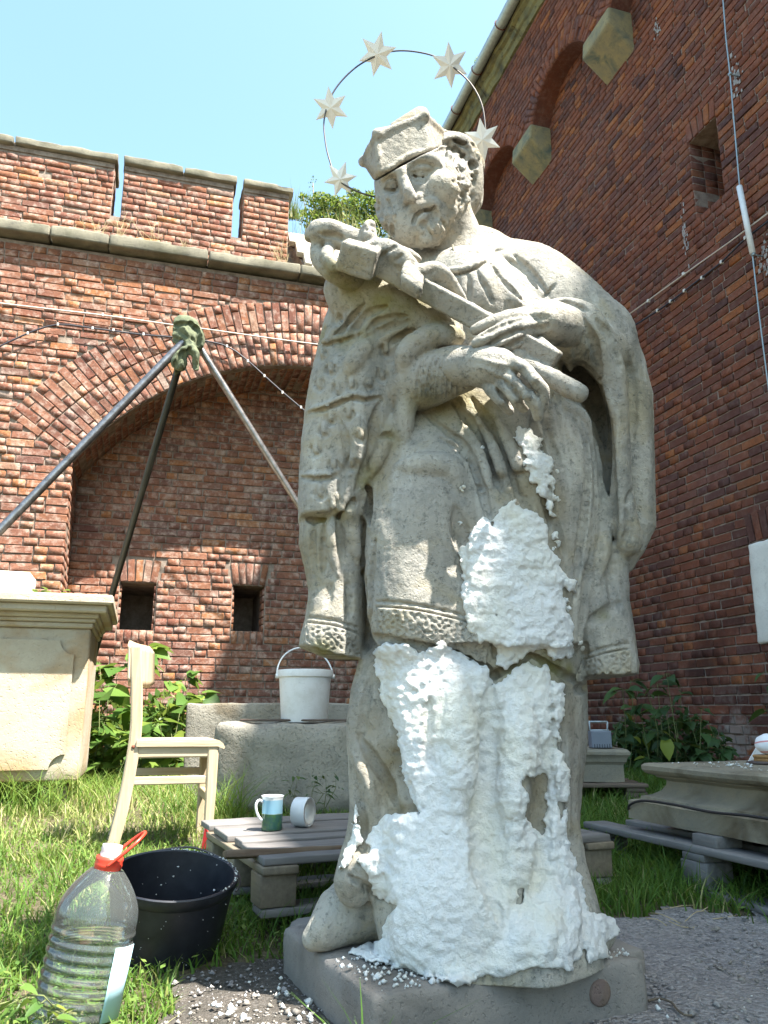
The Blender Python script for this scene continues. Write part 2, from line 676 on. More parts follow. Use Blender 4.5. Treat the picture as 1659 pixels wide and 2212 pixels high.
# recessed back wall with two loopholes
BK = 8.85
def PBm(s, z): return PF(s, z, BK + REC)
LO = [(-.28, .09, 1.43, 1.93), (.895, 1.245, 1.45, 1.95)]
mb = MB()
holes_core(mb, PBm, NV, OF, JL, JR, -.3, 4.4, LO, .34)
mb.build('recess_backing', M['mortar_far'], W1)

bsF = BrickSet()
def iv_front(z):
    if z < 1.43 + 0:
        return [(-8.1, JL + .01), (JR - .01, 4.6)]
    # left / right edge of the ring (outer radius) at this height
    def sx(r):
        q = r * r - (z - AC[1]) ** 2
        return math.sqrt(q) if q > 0 else None
    xo = sx(AR + ATH)
    zspring = AC[1] + AR * math.sin(aL)
    if z < zspring:
        return [(-8.1, JL + .01), (JR - .01, 4.6)]
    ztop_sk = AC[1] + (AR + ATH) * math.sin(aL)
    if z < ztop_sk:                                     # along the skewback
        f = (z - AC[1]) / math.tan(PI - aL)
        return [(-8.1, AC[0] - f - .005), (AC[0] + f + .005, 4.6)]
    if xo:
        return [(-8.1, AC[0] - xo - .012), (AC[0] + xo + .012, 4.6)]
    return [(-8.1, 4.6)]
course_fill(bsF, -.05, 5.28, iv_front, lambda s, z: PF(s, z), NV, OF, h=.0805, pl=-1, wave=.006, miss=.004, j=1.4, depth=.07)
arch_ring(bsF, AC, AR, aR, aL, lambda s, z: PF(s, z), NV, OF, [[.26, .13, .26, .10], [.13, .26, .10, .26]], w=.084, depth=.10)
def iv_back(z):
    out = [(JL, JR)]
    for (a, b_, c, d) in LO:
        if c - .15 < z < d + .26:
            e = .10 * max(0, min(1, (z - d) / .26)) if z > d else 0
            nw = []
            for (p, q) in out:
                if p < a - e and q > b_ + e:
                    nw += [(p, a - e - .005), (b_ + e + .005, q)]
                else:
                    nw.append((p, q))
            out = nw
    lim = min(JR, 9)
    return out
course_fill(bsF, -.05, 4.27, iv_back, lambda s, z: PF(s, z, BK), NV, OF, h=.0805, pl=.5, depth=.05, wave=.003)
for (a, b_, c, d) in LO:
    nb = 5
    for k in range(nb):                                 # flat arch of bricks on end, slightly fanned
        s = a + (k + .5) * (b_ - a) / nb
        t = (s - (a + b_) / 2) / (b_ - a) * .36
        X_ = UP * math.cos(t) + NV * math.sin(t)
        Z_ = NV * math.cos(t) - UP * math.sin(t)
        bsF.put(PF(s + t * .13, d + .125, BK), X_, Z_, OF, .235, (b_ - a) / nb - .004, .05, .003)
    for k in range(nb):
        s = a + (k + .5) * (b_ - a) / nb
        bsF.put(PF(s, c - .07, BK), UP, NV, OF, .135, (b_ - a) / nb - .01, .05, .002)
    # splayed brick cheeks inside the loophole
    zc = c + .04
    while zc < d:
        for k in range(2):
            for (e, sg) in ((b_, 1), (a, -1)):
                y = .02 + .13 * (k + .5)
                bsF.put(PF(e - sg * .02, zc, BK + y), BV, UP, -NV * sg, .118, .066, .03)
        zc += .0805
# bricks under the arch (soffit) and on the left jamb
n = int((aL - aR) * AR / .082)
for i in range(n):
    a = aR + (i + .5) * (aL - aR) / n
    rd_ = NV * math.cos(a) + UP * math.sin(a); td_ = -NV * math.sin(a) + UP * math.cos(a)
    y = .02 if i % 2 else -.07
    while y < .74:
        L = .27 if rng.random() < .5 else .14
        y0, y1 = max(y, .10), min(y + L, .75)
        if y1 - y0 > .03:
            bsF.put(NV * (AC[0] + (AR - .004) * math.cos(a)) + UP * (AC[1] + (AR - .004) * math.sin(a)) + BV * (DB + (y0 + y1) / 2), BV, td_, -rd_, y1 - y0 - .01, .07, .04)
        y += L
for k in range(37):
    zc = -.05 + .0805 * (k + .5)
    for y in (.03, .17, .31, .45, .60):
        y2 = y + (.0 if k % 2 else .06)
        bsF.put(NV * (JL + .004) + UP * zc + BV * (DB + y2 + .07), BV, UP, NV, .125, .068, .04)
        if k > -1:
            bsF.put(NV * (JR - .004) + UP * zc + BV * (DB + y2 + .07), BV, UP, -NV, .125, .068, .04)
# loophole linings: dark chamber behind each
for (a, b_, c, d) in LO:
    mb = MB()
    t1, t2 = BK + .35, BK + 1.0
    w = .12
    mb.prism([PF(a - w, c - .1, t2), PF(b_ + w, c - .1, t2), PF(b_ + w, d + .1, t2), PF(a - w, d + .1, t2)], BV * .05)
    for s_ in (a - .03, b_ + .03):
        mb.box(PF(s_, (c + d) / 2, (t1 + t2) / 2), NV, BV, UP, .03, (t2 - t1) / 2, (d - c) / 2 + .1)
    for z_ in (c - .03, d + .03):
        mb.box(PF((a + b_) / 2, z_, (t1 + t2) / 2), NV, BV, UP, (b_ - a) / 2 + .001, (t2 - t1) / 2, .03)
    mb.build('loophole_chamber', M['mortar_right'], W1)

# parapet with slots
PY = 8.45
sl = [(-5.0, -.69), (-.585, .65), (.767, 1.31)]
mb = MB()
holes_core(mb, lambda s, z: PF(s, z, PY + REC), NV, OF, -8.2, 1.31, 5.3, 6.64, [(-.69, -.585, 5.985, 6.7), (.65, .767, 5.965, 6.7)], .42)
mb.build('parapet_core', M['mortar_far'], W1)
def iv_par(z):
    return [(-8.1, 1.31)] if z < 5.965 else sl[:1] and [(-8.1, -.69), sl[1], sl[2]]
course_fill(bsF, 5.46, 6.58, iv_par, lambda s, z: PF(s, z, PY), NV, OF, h=.078, pl=.55, depth=.05, miss=.006, j=1.3)
# bricks on the returns of the slots
for s_, sg in ((-.69, 1), (.65, 1), (-.585, -1), (.767, -1), (1.31, 1)):
    zc = 6.0
    while zc < 6.6:
        for y in (.10, .24, .36):
            bsF.put(PF(s_ + sg * .003, zc, PY + y), BV, UP, NV * sg, .12, .066, .03)
        zc += .078
# solid cement band that beds the copings
mb = MB()
for (a, b_) in [(-8.2, -.69), sl[1], sl[2]]:
    mb.box(PF((a + b_) / 2, 6.615, PY + .2), NV, BV, UP, (b_ - a) / 2 - .004, .20, .028)
mb.build('cement_band', M['mortar_far'], W1)
print('far bricks', bsF.build(W1, M['brick_far'], 300, hide=[(655, 230, 1400, 2212), (0, 1290, 240, 1700), (380, 1530, 760, 2212), (0, 1600, 500, 2212)]))

# copings on the parapet and the sandstone ledge
def cope(name, s0, s1, y0, y1, z0, z1, **k):
    return rough_block(name, PF((s0 + s1) / 2, (z0 + z1) / 2, (y0 + y1) / 2), NV, BV, UP, (s1 - s0) / 2, (y1 - y0) / 2, (z1 - z0) / 2, M['cap_stone'], W1, **k)
for (a, b_) in ((-8.2, -7.1), (-7.09, -6.05), (-6.04, -4.99), (-4.98, -3.9), (-3.89, -2.8), (-2.79, -1.75), (-1.74, -.66), (-.60, .06), (.075, .68), (.755, 1.36)):
    cope('coping_stone', a, b_, PY - .055, PY + .48, 6.645 + rng.normal(0, .003), 6.735 + rng.normal(0, .006), r=.015, amp=.009, fr=6, res=.05, chip=.012)
for (a, b_) in ((-8.2, -7.4), (-7.39, -6.6), (-6.59, -5.8), (-5.79, -5.0), (-4.99, -4.1), (-4.09, -3.2), (-3.19, -2.5), (-2.49, -1.78), (-1.77, -.70 - .52), (-1.21, -.645), (-.635, .38), (.39, 1.385), (1.395, 2.6), (2.61, 3.6), (3.61, 4.6)):
    cope('ledge_stone', a, b_, DB - .13, PY + .02, 5.325 + rng.normal(0, .004), 5.45 + rng.normal(0, .005), r=.018, amp=.009, fr=7, res=.05, chip=.008)
# sloped stone weathering right of the parapet, falling towards the yard
mb = MB()
mb.prism([PF(1.62, 5.46, DB + .20), PF(1.36, 5.46, PY + 1.5), PF(1.36, 6.30, PY + 1.5), PF(1.36, 6.30, PY + .42)], NV * 2.9)
mb.build('ramp_core', M['mortar_far'], W1)
r0, r1 = np.array([DB + .14, 5.47]), np.array([PY + .38, 6.36])
rl = np.linalg.norm(r1 - r0); rd2 = (r1 - r0) / rl
k = 0
tt = 0.0
M['ramp'] = mat_stone('ramp_slab_stone', (.52, .47, .38), (.42, .38, .31), stain_amt=.25, dark_amt=.35)
while tt < rl - .05:
    w_ = min(.27, rl - tt)
    ss = 1.62 - .30 * (tt + w_ / 2) / rl
    s_first = ss
    while ss < 4.2:
        L_ = rng.uniform(.6, .95)
        if k % 2 and ss == s_first: L_ *= .5
        c_ = r0 + rd2 * (tt + w_ / 2)
        X_ = NV; Y_ = BV * rd2[0] + UP * rd2[1]
        rough_block('ramp_slab', PF(ss + L_ / 2, c_[1] + rng.normal(0, .004), c_[0]), X_, Y_, np.cross(X_, Y_), L_ / 2 - .005, w_ / 2 - .005, .035, M['ramp'], W1, r=.008, amp=.004, res=.06)
        ss += L_
    tt += w_
    k += 1

# ================================================================== the tall brick building on the right
EZ = 9.45
DN = 4.6
OR = -NV
def PR(t, z, d=DN):
    return BV * t + NV * d + UP * z
W2 = empty('brick_building', PR(7, 0), 'tall shaded red brick building on the right, with corbelled arches under its eaves', 'building')
SLIT = (5.06, 5.44, 4.98, 5.80)
NICHE = (4.55, 5.235, 1.09, 1.90)
UPN = 4.35                                              # plane of the upper wall carried on corbels
RP, RR, RZ = 1.85, .68, 7.96                            # arch pitch, half span, springing height
AZR = .42; ARAD = (RR * RR + AZR * AZR) / (2 * AZR); AZC = RZ + AZR - ARAD   # segmental arch: rise, radius, centre height
arch_c = [7.30 + RP * k for k in range(-9, 6)]
mb = MB()
holes_core(mb, lambda s, z: PR(s, z, DN + REC), BV, OR, -9.0, 17.0, -.3, 8.9, [SLIT, NICHE], .5)
mb.build('mortar_bed', M['mortar_right'], W2)
mb = MB()
def az2(c):
    return lambda s: AZC + math.sqrt(max(0, ARAD ** 2 - (s - c) ** 2))
for c in arch_c:
    arch_core(mb, lambda s, z: PR(s, z, UPN + REC), OR, az2(c), c - RR, c + RR, EZ, .24, 18)
    mb.box(PR(c + RP / 2, (RZ + EZ) / 2, UPN + REC + .12), BV, NV, UP, RP / 2 - RR, .12, (EZ - RZ) / 2)
mb.box(PR(4, 9.0, 5.1), BV, NV, UP, 12.95, .5, .44)
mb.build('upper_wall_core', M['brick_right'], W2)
# the rest of the block, outside the frame
mb = MB()
mb.box(PR(4.0, 4.1, 7.0), BV, NV, UP, 12.9, 1.85, 4.4)
mb.build('rear_body', M['mortar_right'], W2)

bsR = BrickSet()
def iv_r(z):
    out = [(1.2, 15.0)]
    for (a, b_, c, d, up_) in ((*SLIT, .20), (*NICHE, .25)):
        if c < z < d + up_:
            nw = []
            for (p, q) in out:
                nw += [(p, a - .006), (b_ + .006, q)] if p < a and q > b_ else [(p, q)]
            out = nw
    return out
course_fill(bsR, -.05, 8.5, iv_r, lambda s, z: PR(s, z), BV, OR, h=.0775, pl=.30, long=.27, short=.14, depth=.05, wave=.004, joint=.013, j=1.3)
def iv_u(z):
    out = []
    for c in arch_c:
        q = (ARAD + .27) ** 2 - (z - AZC) ** 2
        x = math.sqrt(q) if q > 0 else 0
        x = min(x, RP / 2)
        out.append((c - RP / 2, c - x)); out.append((c + x, c + RP / 2))
    m = []
    for a, b_ in out:
        if b_ - a < .02: continue
        if m and abs(m[-1][1] - a) < .001: m[-1] = (m[-1][0], b_)
        else: m.append((a, b_))
    return [(max(1.2, a), min(15, b_)) for a, b_ in m if b_ > 1.2 and a < 15]
course_fill(bsR, RZ, EZ - .02, iv_u, lambda s, z: PR(s, z, UPN), BV, OR, h=.0775, pl=.35, long=.27, short=.14, depth=.05, joint=.012)
for c in arch_c:
    if 1 < c < 15:
        arch_ring(bsR, (c, AZC), ARAD, math.asin((RZ - AZC) / ARAD), PI - math.asin((RZ - AZC) / ARAD), lambda s, z: PR(s, z, UPN), BV, OR, [[.27], [.135, .135]], w=.075, depth=.22)
# flat arches over slit and niche, cheeks of the slit
for (a, b_, c, d, hgt) in ((*SLIT, .20), (*NICHE, .25)):
    nb = int((b_ - a) / .075)
    for k in range(nb):
        s = a + (k + .5) * (b_ - a) / nb
        t = (s - (a + b_) / 2) / (b_ - a) * .30
        bsR.put(PR(s + t * hgt / 2, d + hgt / 2), UP * math.cos(t) + BV * math.sin(t), BV * math.cos(t) - UP * math.sin(t), OR, hgt - .01, (b_ - a) / nb - .009, .06, .002)
zc = SLIT[2] + .04
while zc < SLIT[3]:
    for k in range(3):
        y = .01 + .14 * (k + .5)
        for (e, sg) in ((SLIT[1], -1), (SLIT[0], 1)):
            bsR.put(PR(e + sg * .003, zc, DN + y), NV, UP, BV * sg, .135, .070, .03)
    zc += .0775
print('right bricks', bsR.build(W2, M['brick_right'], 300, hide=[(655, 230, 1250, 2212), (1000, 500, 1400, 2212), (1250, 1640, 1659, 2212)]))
# back of the slit
mb = MB()
mb.box(PR((SLIT[0] + SLIT[1]) / 2, 5.4, DN + .53), BV, NV, UP, .25, .02, .5)
mb.build('slit_backing', M['brick_right'], W2)
# pale infill block in the low niche
rough_block('niche_infill', PR((NICHE[0] + NICHE[1]) / 2 + .01, (NICHE[2] + NICHE[3]) / 2, DN + .17), BV, NV, UP, (NICHE[1] - NICHE[0]) / 2 - .012, .20, (NICHE[3] - NICHE[2]) / 2 - .01, mat_stone('pale_infill', (.74, .72, .66), (.62, .60, .55), stain_amt=.1, dark_amt=.25), W2, r=.02, amp=.01, res=.05)
# stone corbels between the arches
for k, c in enumerate(arch_c):
    if not 2 < c < 14:
        continue
    s0 = c + RP / 2
    hw = RP / 2 - RR + .03
    prof = [(DN + .03, RZ + .02), (UPN - .03, RZ + .02), (UPN - .05, RZ - .20), (DN + .03, RZ - .50)]
    mb = MB()
    P0 = [PR(s0 - hw, z, d) for d, z in prof]
    mb.prism(P0, BV * 2 * hw)
    o = mb.build('corbel', M['corbel_stone'], W2)
    md = o.modifiers.new('bevel', 'BEVEL'); md.width = .03; md.segments = 2
# eaves: mossy stone cornice, gutter, brackets, roof
EZ = 9.45
def extr(name, prof, t0, t1, mat, parent, n=60, amp=.0, sm=False):
    T = np.linspace(t0, t1, n + 1)
    V = []; Fc = []
    m = len(prof)
    for i, t in enumerate(T):
        for (d, z) in prof:
            p = PR(t, z, d)
            q = Vector(p * 4)
            V.append(p + UP * amp * mnoise.noise(q) + NV * amp * mnoise.noise(q + Vector((5, 5, 5))))
    for i in range(n):
        for k in range(m):
            k2 = (k + 1) % m
            Fc.append((i * m + k, (i + 1) * m + k, (i + 1) * m + k2, i * m + k2))
    Fc.append(tuple(range(m))); Fc.append(tuple(n * m + k for k in range(m))[::-1])
    b_ = MB(); b_.add(V, Fc)
    return b_.build(name, mat, parent, sm)
M['moss'] = mat_stone('mossy_cornice', (.24, .21, .09), (.13, .13, .08), stain=(.05, .05, .045), stain_amt=.8, dark=(.03, .03, .03), dark_amt=.8)
seg = [-9.15 + i * 1.15 for i in range(23)]
for a, b_ in zip(seg, seg[1:]):
    extr('cornice_stone', [(UPN + .2, EZ), (UPN - .02, EZ), (UPN - .05, EZ + .07), (UPN - .08, EZ + .09), (UPN - .10, EZ + .16), (UPN - .15, EZ + .18), (UPN - .16, EZ + .26), (UPN + .2, EZ + .26)], a + .004, b_ - .004, M['moss'], W2, 24, .025)
M['gutter'] = mat_plain('zinc_gutter', (.42, .47, .46), .45, .5, .25, .3)
G0, GZ = UPN - .25, EZ + .29
th = np.linspace(0, 2 * PI, 17)[:-1]
extr('gutter', [(G0 + .075 * math.cos(a), GZ + .075 * math.sin(a)) for a in th], -9.1, 17.0, M['gutter'], W2, 4, 0, True)
M['rust'] = mat_plain('rusty_iron', (.20, .07, .04), .8, .3, .4)
t = 1.6
while t < 16.8:
    mb = MB()
    mb.tube([PR(t, GZ + .083 * math.sin(a), G0 + .083 * math.cos(a)) for a in np.linspace(0, 2 * PI, 17)], .007, 5)
    mb.build('gutter_bracket', M['rust'], W2)
    t += .83
extr('roof', [(UPN - .24, EZ + .375), (9.0, EZ + 2.3), (9.0, EZ + .1), (UPN - .05, EZ + .265)], -9.2, 17.2, mat_plain('roof_sheet', (.10, .09, .085), .8, .3), W2, 2)

# ground-level wall joining the two (seen only round the statue), and what lies behind the fort wall
# ================================================================== the statue: carved from signed distance fields
SC_ = 1.095
Y0 = 1.72 * SC_
BZ = 0.10                                               # top of the base block

def P3(u, v, q=0.0):
    return at(u, v, Y0 - q * SC_)
def px(u, v, q=0.0):
    """metres per picture unit there"""
    return float(np.linalg.norm(rays(u, v)) * (Y0 - q * SC_) / rays(u, v)[1]) / FPX * .97

def smin(a, b_, k):
    h_ = np.maximum(k - np.abs(a - b_), 0) / k
    return np.minimum(a, b_) - h_ * h_ * k * .25

def spline(pts, step):
    pts = np.asarray(pts, float)
    if len(pts) < 3:
        n = max(2, int(np.linalg.norm(pts[-1][:2] - pts[0][:2]) / step) + 1)
        t = np.linspace(0, 1, n)[:, None]
        return pts[0] * (1 - t) + pts[-1] * t
    Q = np.vstack([2 * pts[0] - pts[1], pts, 2 * pts[-1] - pts[-2]])
    out = []
    for i in range(1, len(Q) - 2):
        n = max(1, int(np.ceil(np.linalg.norm(Q[i + 1][:2] - Q[i][:2]) / step)))
        for k in range(n):
            t = k / n
            out.append(.5 * ((2 * Q[i]) + (-Q[i - 1] + Q[i + 1]) * t + (2 * Q[i - 1] - 5 * Q[i] + 4 * Q[i + 1] - Q[i + 2]) * t * t + (-Q[i - 1] + 3 * Q[i] - 3 * Q[i + 1] + Q[i + 2]) * t ** 3))
    out.append(Q[-2])
    return np.array(out)

class Vol:
    def __init__(s, lo, hi, h):
        s.h = h
        s.lo = np.asarray(lo, float)
        s.n = np.ceil((np.asarray(hi) - s.lo) / h).astype(int) + 1
        s.ax = [s.lo[i] + h * np.arange(s.n[i]) for i in range(3)]
        s.a = np.full(s.n, 1.0, np.float32)
    def sub(s, lo, hi):
        i0 = np.clip(np.floor((np.asarray(lo) - s.lo) / s.h).astype(int), 0, s.n)
        i1 = np.clip(np.ceil((np.asarray(hi) - s.lo) / s.h).astype(int) + 1, 0, s.n)
        if np.any(i1 <= i0):
            return None
        sl_ = tuple(slice(a, b_) for a, b_ in zip(i0, i1))
        g = [s.ax[i][sl_[i]].astype(np.float32) for i in range(3)]
        return sl_, g[0][:, None, None], g[1][None, :, None], g[2][None, None, :]
    def put(s, sl_, d, k, mode):
        a = s.a[sl_]
        if mode > 0:
            s.a[sl_] = smin(a, d, k)
        else:
            s.a[sl_] = -smin(-a, d, k)
    def cap(s, a, b_, ra, rb, k=.02, mode=1, sq=1.0):
        a = np.asarray(a, float); b_ = np.asarray(b_, float)
        r = max(ra, rb) + k + s.h * 2
        lo = np.minimum(a, b_) - r; hi = np.maximum(a, b_) + r
        S = s.sub(lo, hi)
        if S is None: return
        sl_, X, Y, Z = S
        ab = (b_ - a) * np.array([1, 1 / sq, 1])
        dx, dy, dz = X - a[0], (Y - a[1]) / sq, Z - a[2]
        L2 = ab @ ab + 1e-9
        t = np.clip((dx * ab[0] + dy * ab[1] + dz * ab[2]) / L2, 0, 1)
        d = np.sqrt((dx - t * ab[0]) ** 2 + (dy - t * ab[1]) ** 2 + (dz - t * ab[2]) ** 2) - (ra + t * (rb - ra))
        s.put(sl_, d.astype(np.float32), k, mode)
    def chain(s, pts, k=.02, mode=1, sq=1.0, step=14, raw=False):
        """pts: (u, v, q, r) with r in picture units"""
        p = np.asarray(pts, float)
        p = spline(p, step) if len(p) > 1 else p
        W_ = [P3(x[0], x[1], x[2]) for x in p]
        R = [max(.5, x[3]) * px(x[0], x[1], x[2]) for x in p]
        if len(p) == 1:
            s.cap(W_[0], W_[0], R[0], R[0], k, mode, sq)
        for i in range(len(p) - 1):
            s.cap(W_[i], W_[i + 1], R[i], R[i + 1], k, mode, sq)
    def loft(s, st, k=.02, e=2.2, rot=0.0, flute=None, top=.02, mode=1):
        """st: (v, uL, uR, q, depth_radius)"""
        Z = []; X0 = []; RX = []; YC = []; RY = []
        for (v, uL, uR, q, ry) in st:
            c = P3((uL + uR) / 2, v, q)
            Z.append(c[2]); xl = P3(uL, v, q)[0]; xr = P3(uR, v, q)[0]
            X0.append((xl + xr) / 2); RX.append((xr - xl) / 2); YC.append(c[1]); RY.append(ry * SC_)
        o = np.argsort(Z)
        Z, X0, RX, YC, RY = [np.array(w)[o] for w in (Z, X0, RX, YC, RY)]
        m = k + .03
        S = s.sub((min(X0 - RX) - m - .02, min(YC - RY) - m - .02, Z[0] - m), (max(X0 + RX) + m + .02, max(YC + RY) + m + .02, Z[-1] + m))
        sl_, X, Y, ZZ = S
        z = ZZ[0, 0]
        f = lambda w: np.interp(z, Z, w)[None, None, :].astype(np.float32)
        dx, dy = X - f(X0), Y - f(YC)
        if rot:
            c_, s_ = math.cos(rot), math.sin(rot)
            dx, dy = dx * c_ + dy * s_, -dx * s_ + dy * c_
        rx, ry = f(RX), f(RY)
        if flute:
            th_ = np.arctan2(dy, dx)
            fl = 0
            for (n, amp, ph, dph) in flute:
                fl = fl + amp * np.sin(n * th_ + ph + dph * ZZ)
            rx = rx * (1 + fl); ry = ry * (1 + fl)
        g = ((np.abs(dx) / rx) ** e + (np.abs(dy) / ry) ** e) ** (1 / e)
        d = (g - 1) * np.minimum(rx, ry)
        d = np.maximum(d, np.maximum(ZZ - Z[-1], Z[0] - ZZ) + 0 * d)
        s.put(sl_, d.astype(np.float32), k, mode)
    def hull(s, pts, k=.01, grow=0.0, mode=1, rnd=.006):
        """rounded convex body round 3D points (planes through its hull faces)"""
        bm = bmesh.new()
        for p in pts:
            bm.verts.new(p)
        r = bmesh.ops.convex_hull(bm, input=bm.verts)
        c = Vector(np.mean(pts, axis=0))
        bm.normal_update()
        pl_ = []
        for f_ in bm.faces:
            n_ = f_.normal
            if n_.dot(f_.verts[0].co - c) < 0: n_ = -n_
            pl_.append((np.array(n_), float(n_.dot(f_.verts[0].co))))
        bm.free()
        P_ = np.asarray(pts)
        S = s.sub(P_.min(0) - k - .02, P_.max(0) + k + .02)
        if S is None: return
        sl_, X, Y, Z = S
        d = None
        for n_, o in pl_:
            e = (X * n_[0] + Y * n_[1] + Z * n_[2] - o).astype(np.float32)
            d = e if d is None else -smin(-d, -e, rnd)
        if mode < 0:
            s.a[sl_] = -smin(-s.a[sl_], d - grow, k)
        else:
            s.put(sl_, d - grow, k, mode)
    def sample(s, P_):
        i = np.rint((P_ - s.lo) / s.h).astype(int)
        ok = np.all((i >= 0) & (i < s.n), axis=-1)
        i = np.clip(i, 0, s.n - 1)
        v = s.a[i[..., 0], i[..., 1], i[..., 2]]
        return np.where(ok, v, 1.0)
    def hit(s, u, v):
        """first surface point seen at a picture position (arrays)"""
        R = rays(u, v)
        Ys = np.arange(s.lo[1], s.lo[1] + s.n[1] * s.h, s.h * .6)
        P_ = R[..., None, :] * (Ys / R[..., 1][..., None])[..., None] + np.array([0, 0, CAMH])
        d = s.sample(P_)
        ins = d < 0
        k = ins.argmax(-1)
        found = ins.any(-1)
        H = np.take_along_axis(P_, k[..., None, None].repeat(3, -1), -2)[..., 0, :]
        return H, found
    def stroke(s, pts, r, depth=.5, mode=1, k=None, taper=True, step=6, r1=None):
        """carve (mode -1) or raise (mode 1) along a picture polyline laid on the present surface"""
        p = spline(np.asarray(pts, float), step)
        H, ok = s.hit(p[:, 0], p[:, 1])
        n = len(p)
        last = None
        jobs = []
        for i in range(n):
            if not ok[i]:
                last = None
                continue
            t = i / max(1, n - 1)
            rr = (r + (r1 - r) * t if r1 is not None else r)
            if taper:
                rr *= .35 + .65 * min(1, 4 * t, 4 * (1 - t)) if n > 3 else 1
            R_ = rr * px(p[i][0], p[i][1])
            d = rays(p[i][0], p[i][1]); d = d / np.linalg.norm(d)
            if mode > 0:
                c = H[i] + d * R_ * (1 - 2 * depth)
            else:
                c = H[i] - d * R_ * (1 - 2 * depth)
            if last is not None and np.linalg.norm(c - last[0]) < .06:
                jobs.append((last[0], c, last[1], R_))
            elif n == 1:
                jobs.append((c, c, R_, R_))
            last = (c, R_)
        for a, b_, ra, rb in jobs:
            kk = k if k is not None else max(.004, .7 * max(ra, rb))
            s.cap(a, b_, ra, rb, kk, mode)
    def dot(s, u, v, r, depth=.5, mode=1, k=None):
        s.stroke([(u, v)], r, depth, mode, k, False) if False else s._dot(u, v, r, depth, mode, k)
    def _dot(s, u, v, r, depth, mode, k):
        H, ok = s.hit(np.array([u]), np.array([v]))
        if not ok[0]: return
        R_ = r * px(u, v)
        d = rays(u, v); d = d / np.linalg.norm(d)
        c = H[0] + d * R_ * (1 - 2 * depth) * (1 if mode > 0 else -1)
        s.cap(c, c, R_, R_, k if k is not None else R_ * .6, mode)
    def twin(s, a):
        o = Vol.__new__(Vol)
        o.h, o.lo, o.n, o.ax, o.a = s.h, s.lo, s.n, s.ax, a
        return o
    def mesh(s):
        a = s.a
        for i in range(3):
            for e in (0, 1, -1, -2):
                q = [slice(None)] * 3; q[i] = e
                a[tuple(q)] = np.maximum(a[tuple(q)], .002)
        ins = a < 0
        c = ins[:-1, :-1, :-1].astype(np.int8)
        tot = np.zeros(np.array(a.shape) - 1, np.int8)
        for dx in (0, 1):
            for dy in (0, 1):
                for dz in (0, 1):
                    tot += ins[dx:ins.shape[0] - 1 + dx, dy:ins.shape[1] - 1 + dy, dz:ins.shape[2] - 1 + dz]
        act = np.argwhere((tot > 0) & (tot < 8))
        vid = np.full(tot.shape, -1, np.int32)
        vid[act[:, 0], act[:, 1], act[:, 2]] = np.arange(len(act))
        cor = [(dx, dy, dz) for dx in (0, 1) for dy in (0, 1) for dz in (0, 1)]
        val = {q: a[act[:, 0] + q[0], act[:, 1] + q[1], act[:, 2] + q[2]] for q in cor}
        acc = np.zeros((len(act), 3)); cnt = np.zeros(len(act))
        for q in cor:
            for ax in range(3):
                if q[ax] == 0:
                    r = list(q); r[ax] = 1; r = tuple(r)
                    v0, v1 = val[q], val[r]
                    m = (v0 < 0) != (v1 < 0)
                    t = np.where(m, v0 / np.where(v0 == v1, 1, v0 - v1), 0)
                    p = np.tile(np.array(q, float), (len(act), 1))
                    p[:, ax] = t
                    acc[m] += p[m]; cnt[m] += 1
        V = s.lo + (act + acc / cnt[:, None]) * s.h
        Fs = []
        for ax in range(3):
            i0 = [slice(1, -1)] * 3
            A0 = [slice(1, -1)] * 3; A1 = [slice(1, -1)] * 3
            A0[ax] = slice(0, -1); A1[ax] = slice(1, None)
            s0 = ins[tuple(A0)]; s1 = ins[tuple(A1)]
            for sg in (0, 1):
                m = np.argwhere((s0 & ~s1) if sg == 0 else (~s0 & s1))
                if not len(m): continue
                g = m + 1
                g[:, ax] -= 1
                b1, b2 = (ax + 1) % 3, (ax + 2) % 3
                def cell(o1, o2):
                    c_ = g.copy(); c_[:, b1] -= o1; c_[:, b2] -= o2
                    return vid[c_[:, 0], c_[:, 1], c_[:, 2]]
                q = np.stack([cell(1, 1), cell(0, 1), cell(0, 0), cell(1, 0)], 1)
                Fs.append(q if sg == 0 else q[:, ::-1])
        Fq = np.vstack(Fs)
        Fq = Fq[np.all(Fq >= 0, axis=1)]
        return V, Fq

def vnormals(V, Fq):
    n = np.cross(V[Fq[:, 2]] - V[Fq[:, 0]], V[Fq[:, 3]] - V[Fq[:, 1]])
    N = np.zeros_like(V)
    for k in range(4):
        np.add.at(N, Fq[:, k], n)
    return N / (np.linalg.norm(N, axis=1)[:, None] + 1e-12)

def roughen(V, N, specs):
    out = np.zeros(len(V))
    for fr, amp in specs:
        out += amp * np.fromiter((mnoise.noise(Vector((p[0] * fr, p[1] * fr, p[2] * fr))) for p in V), float, len(V))
    return V + N * out[:, None]

VH = .0039
body = Vol((-.30, 1.50, .085), (.78, 2.20, 1.82), VH)
B_ = body
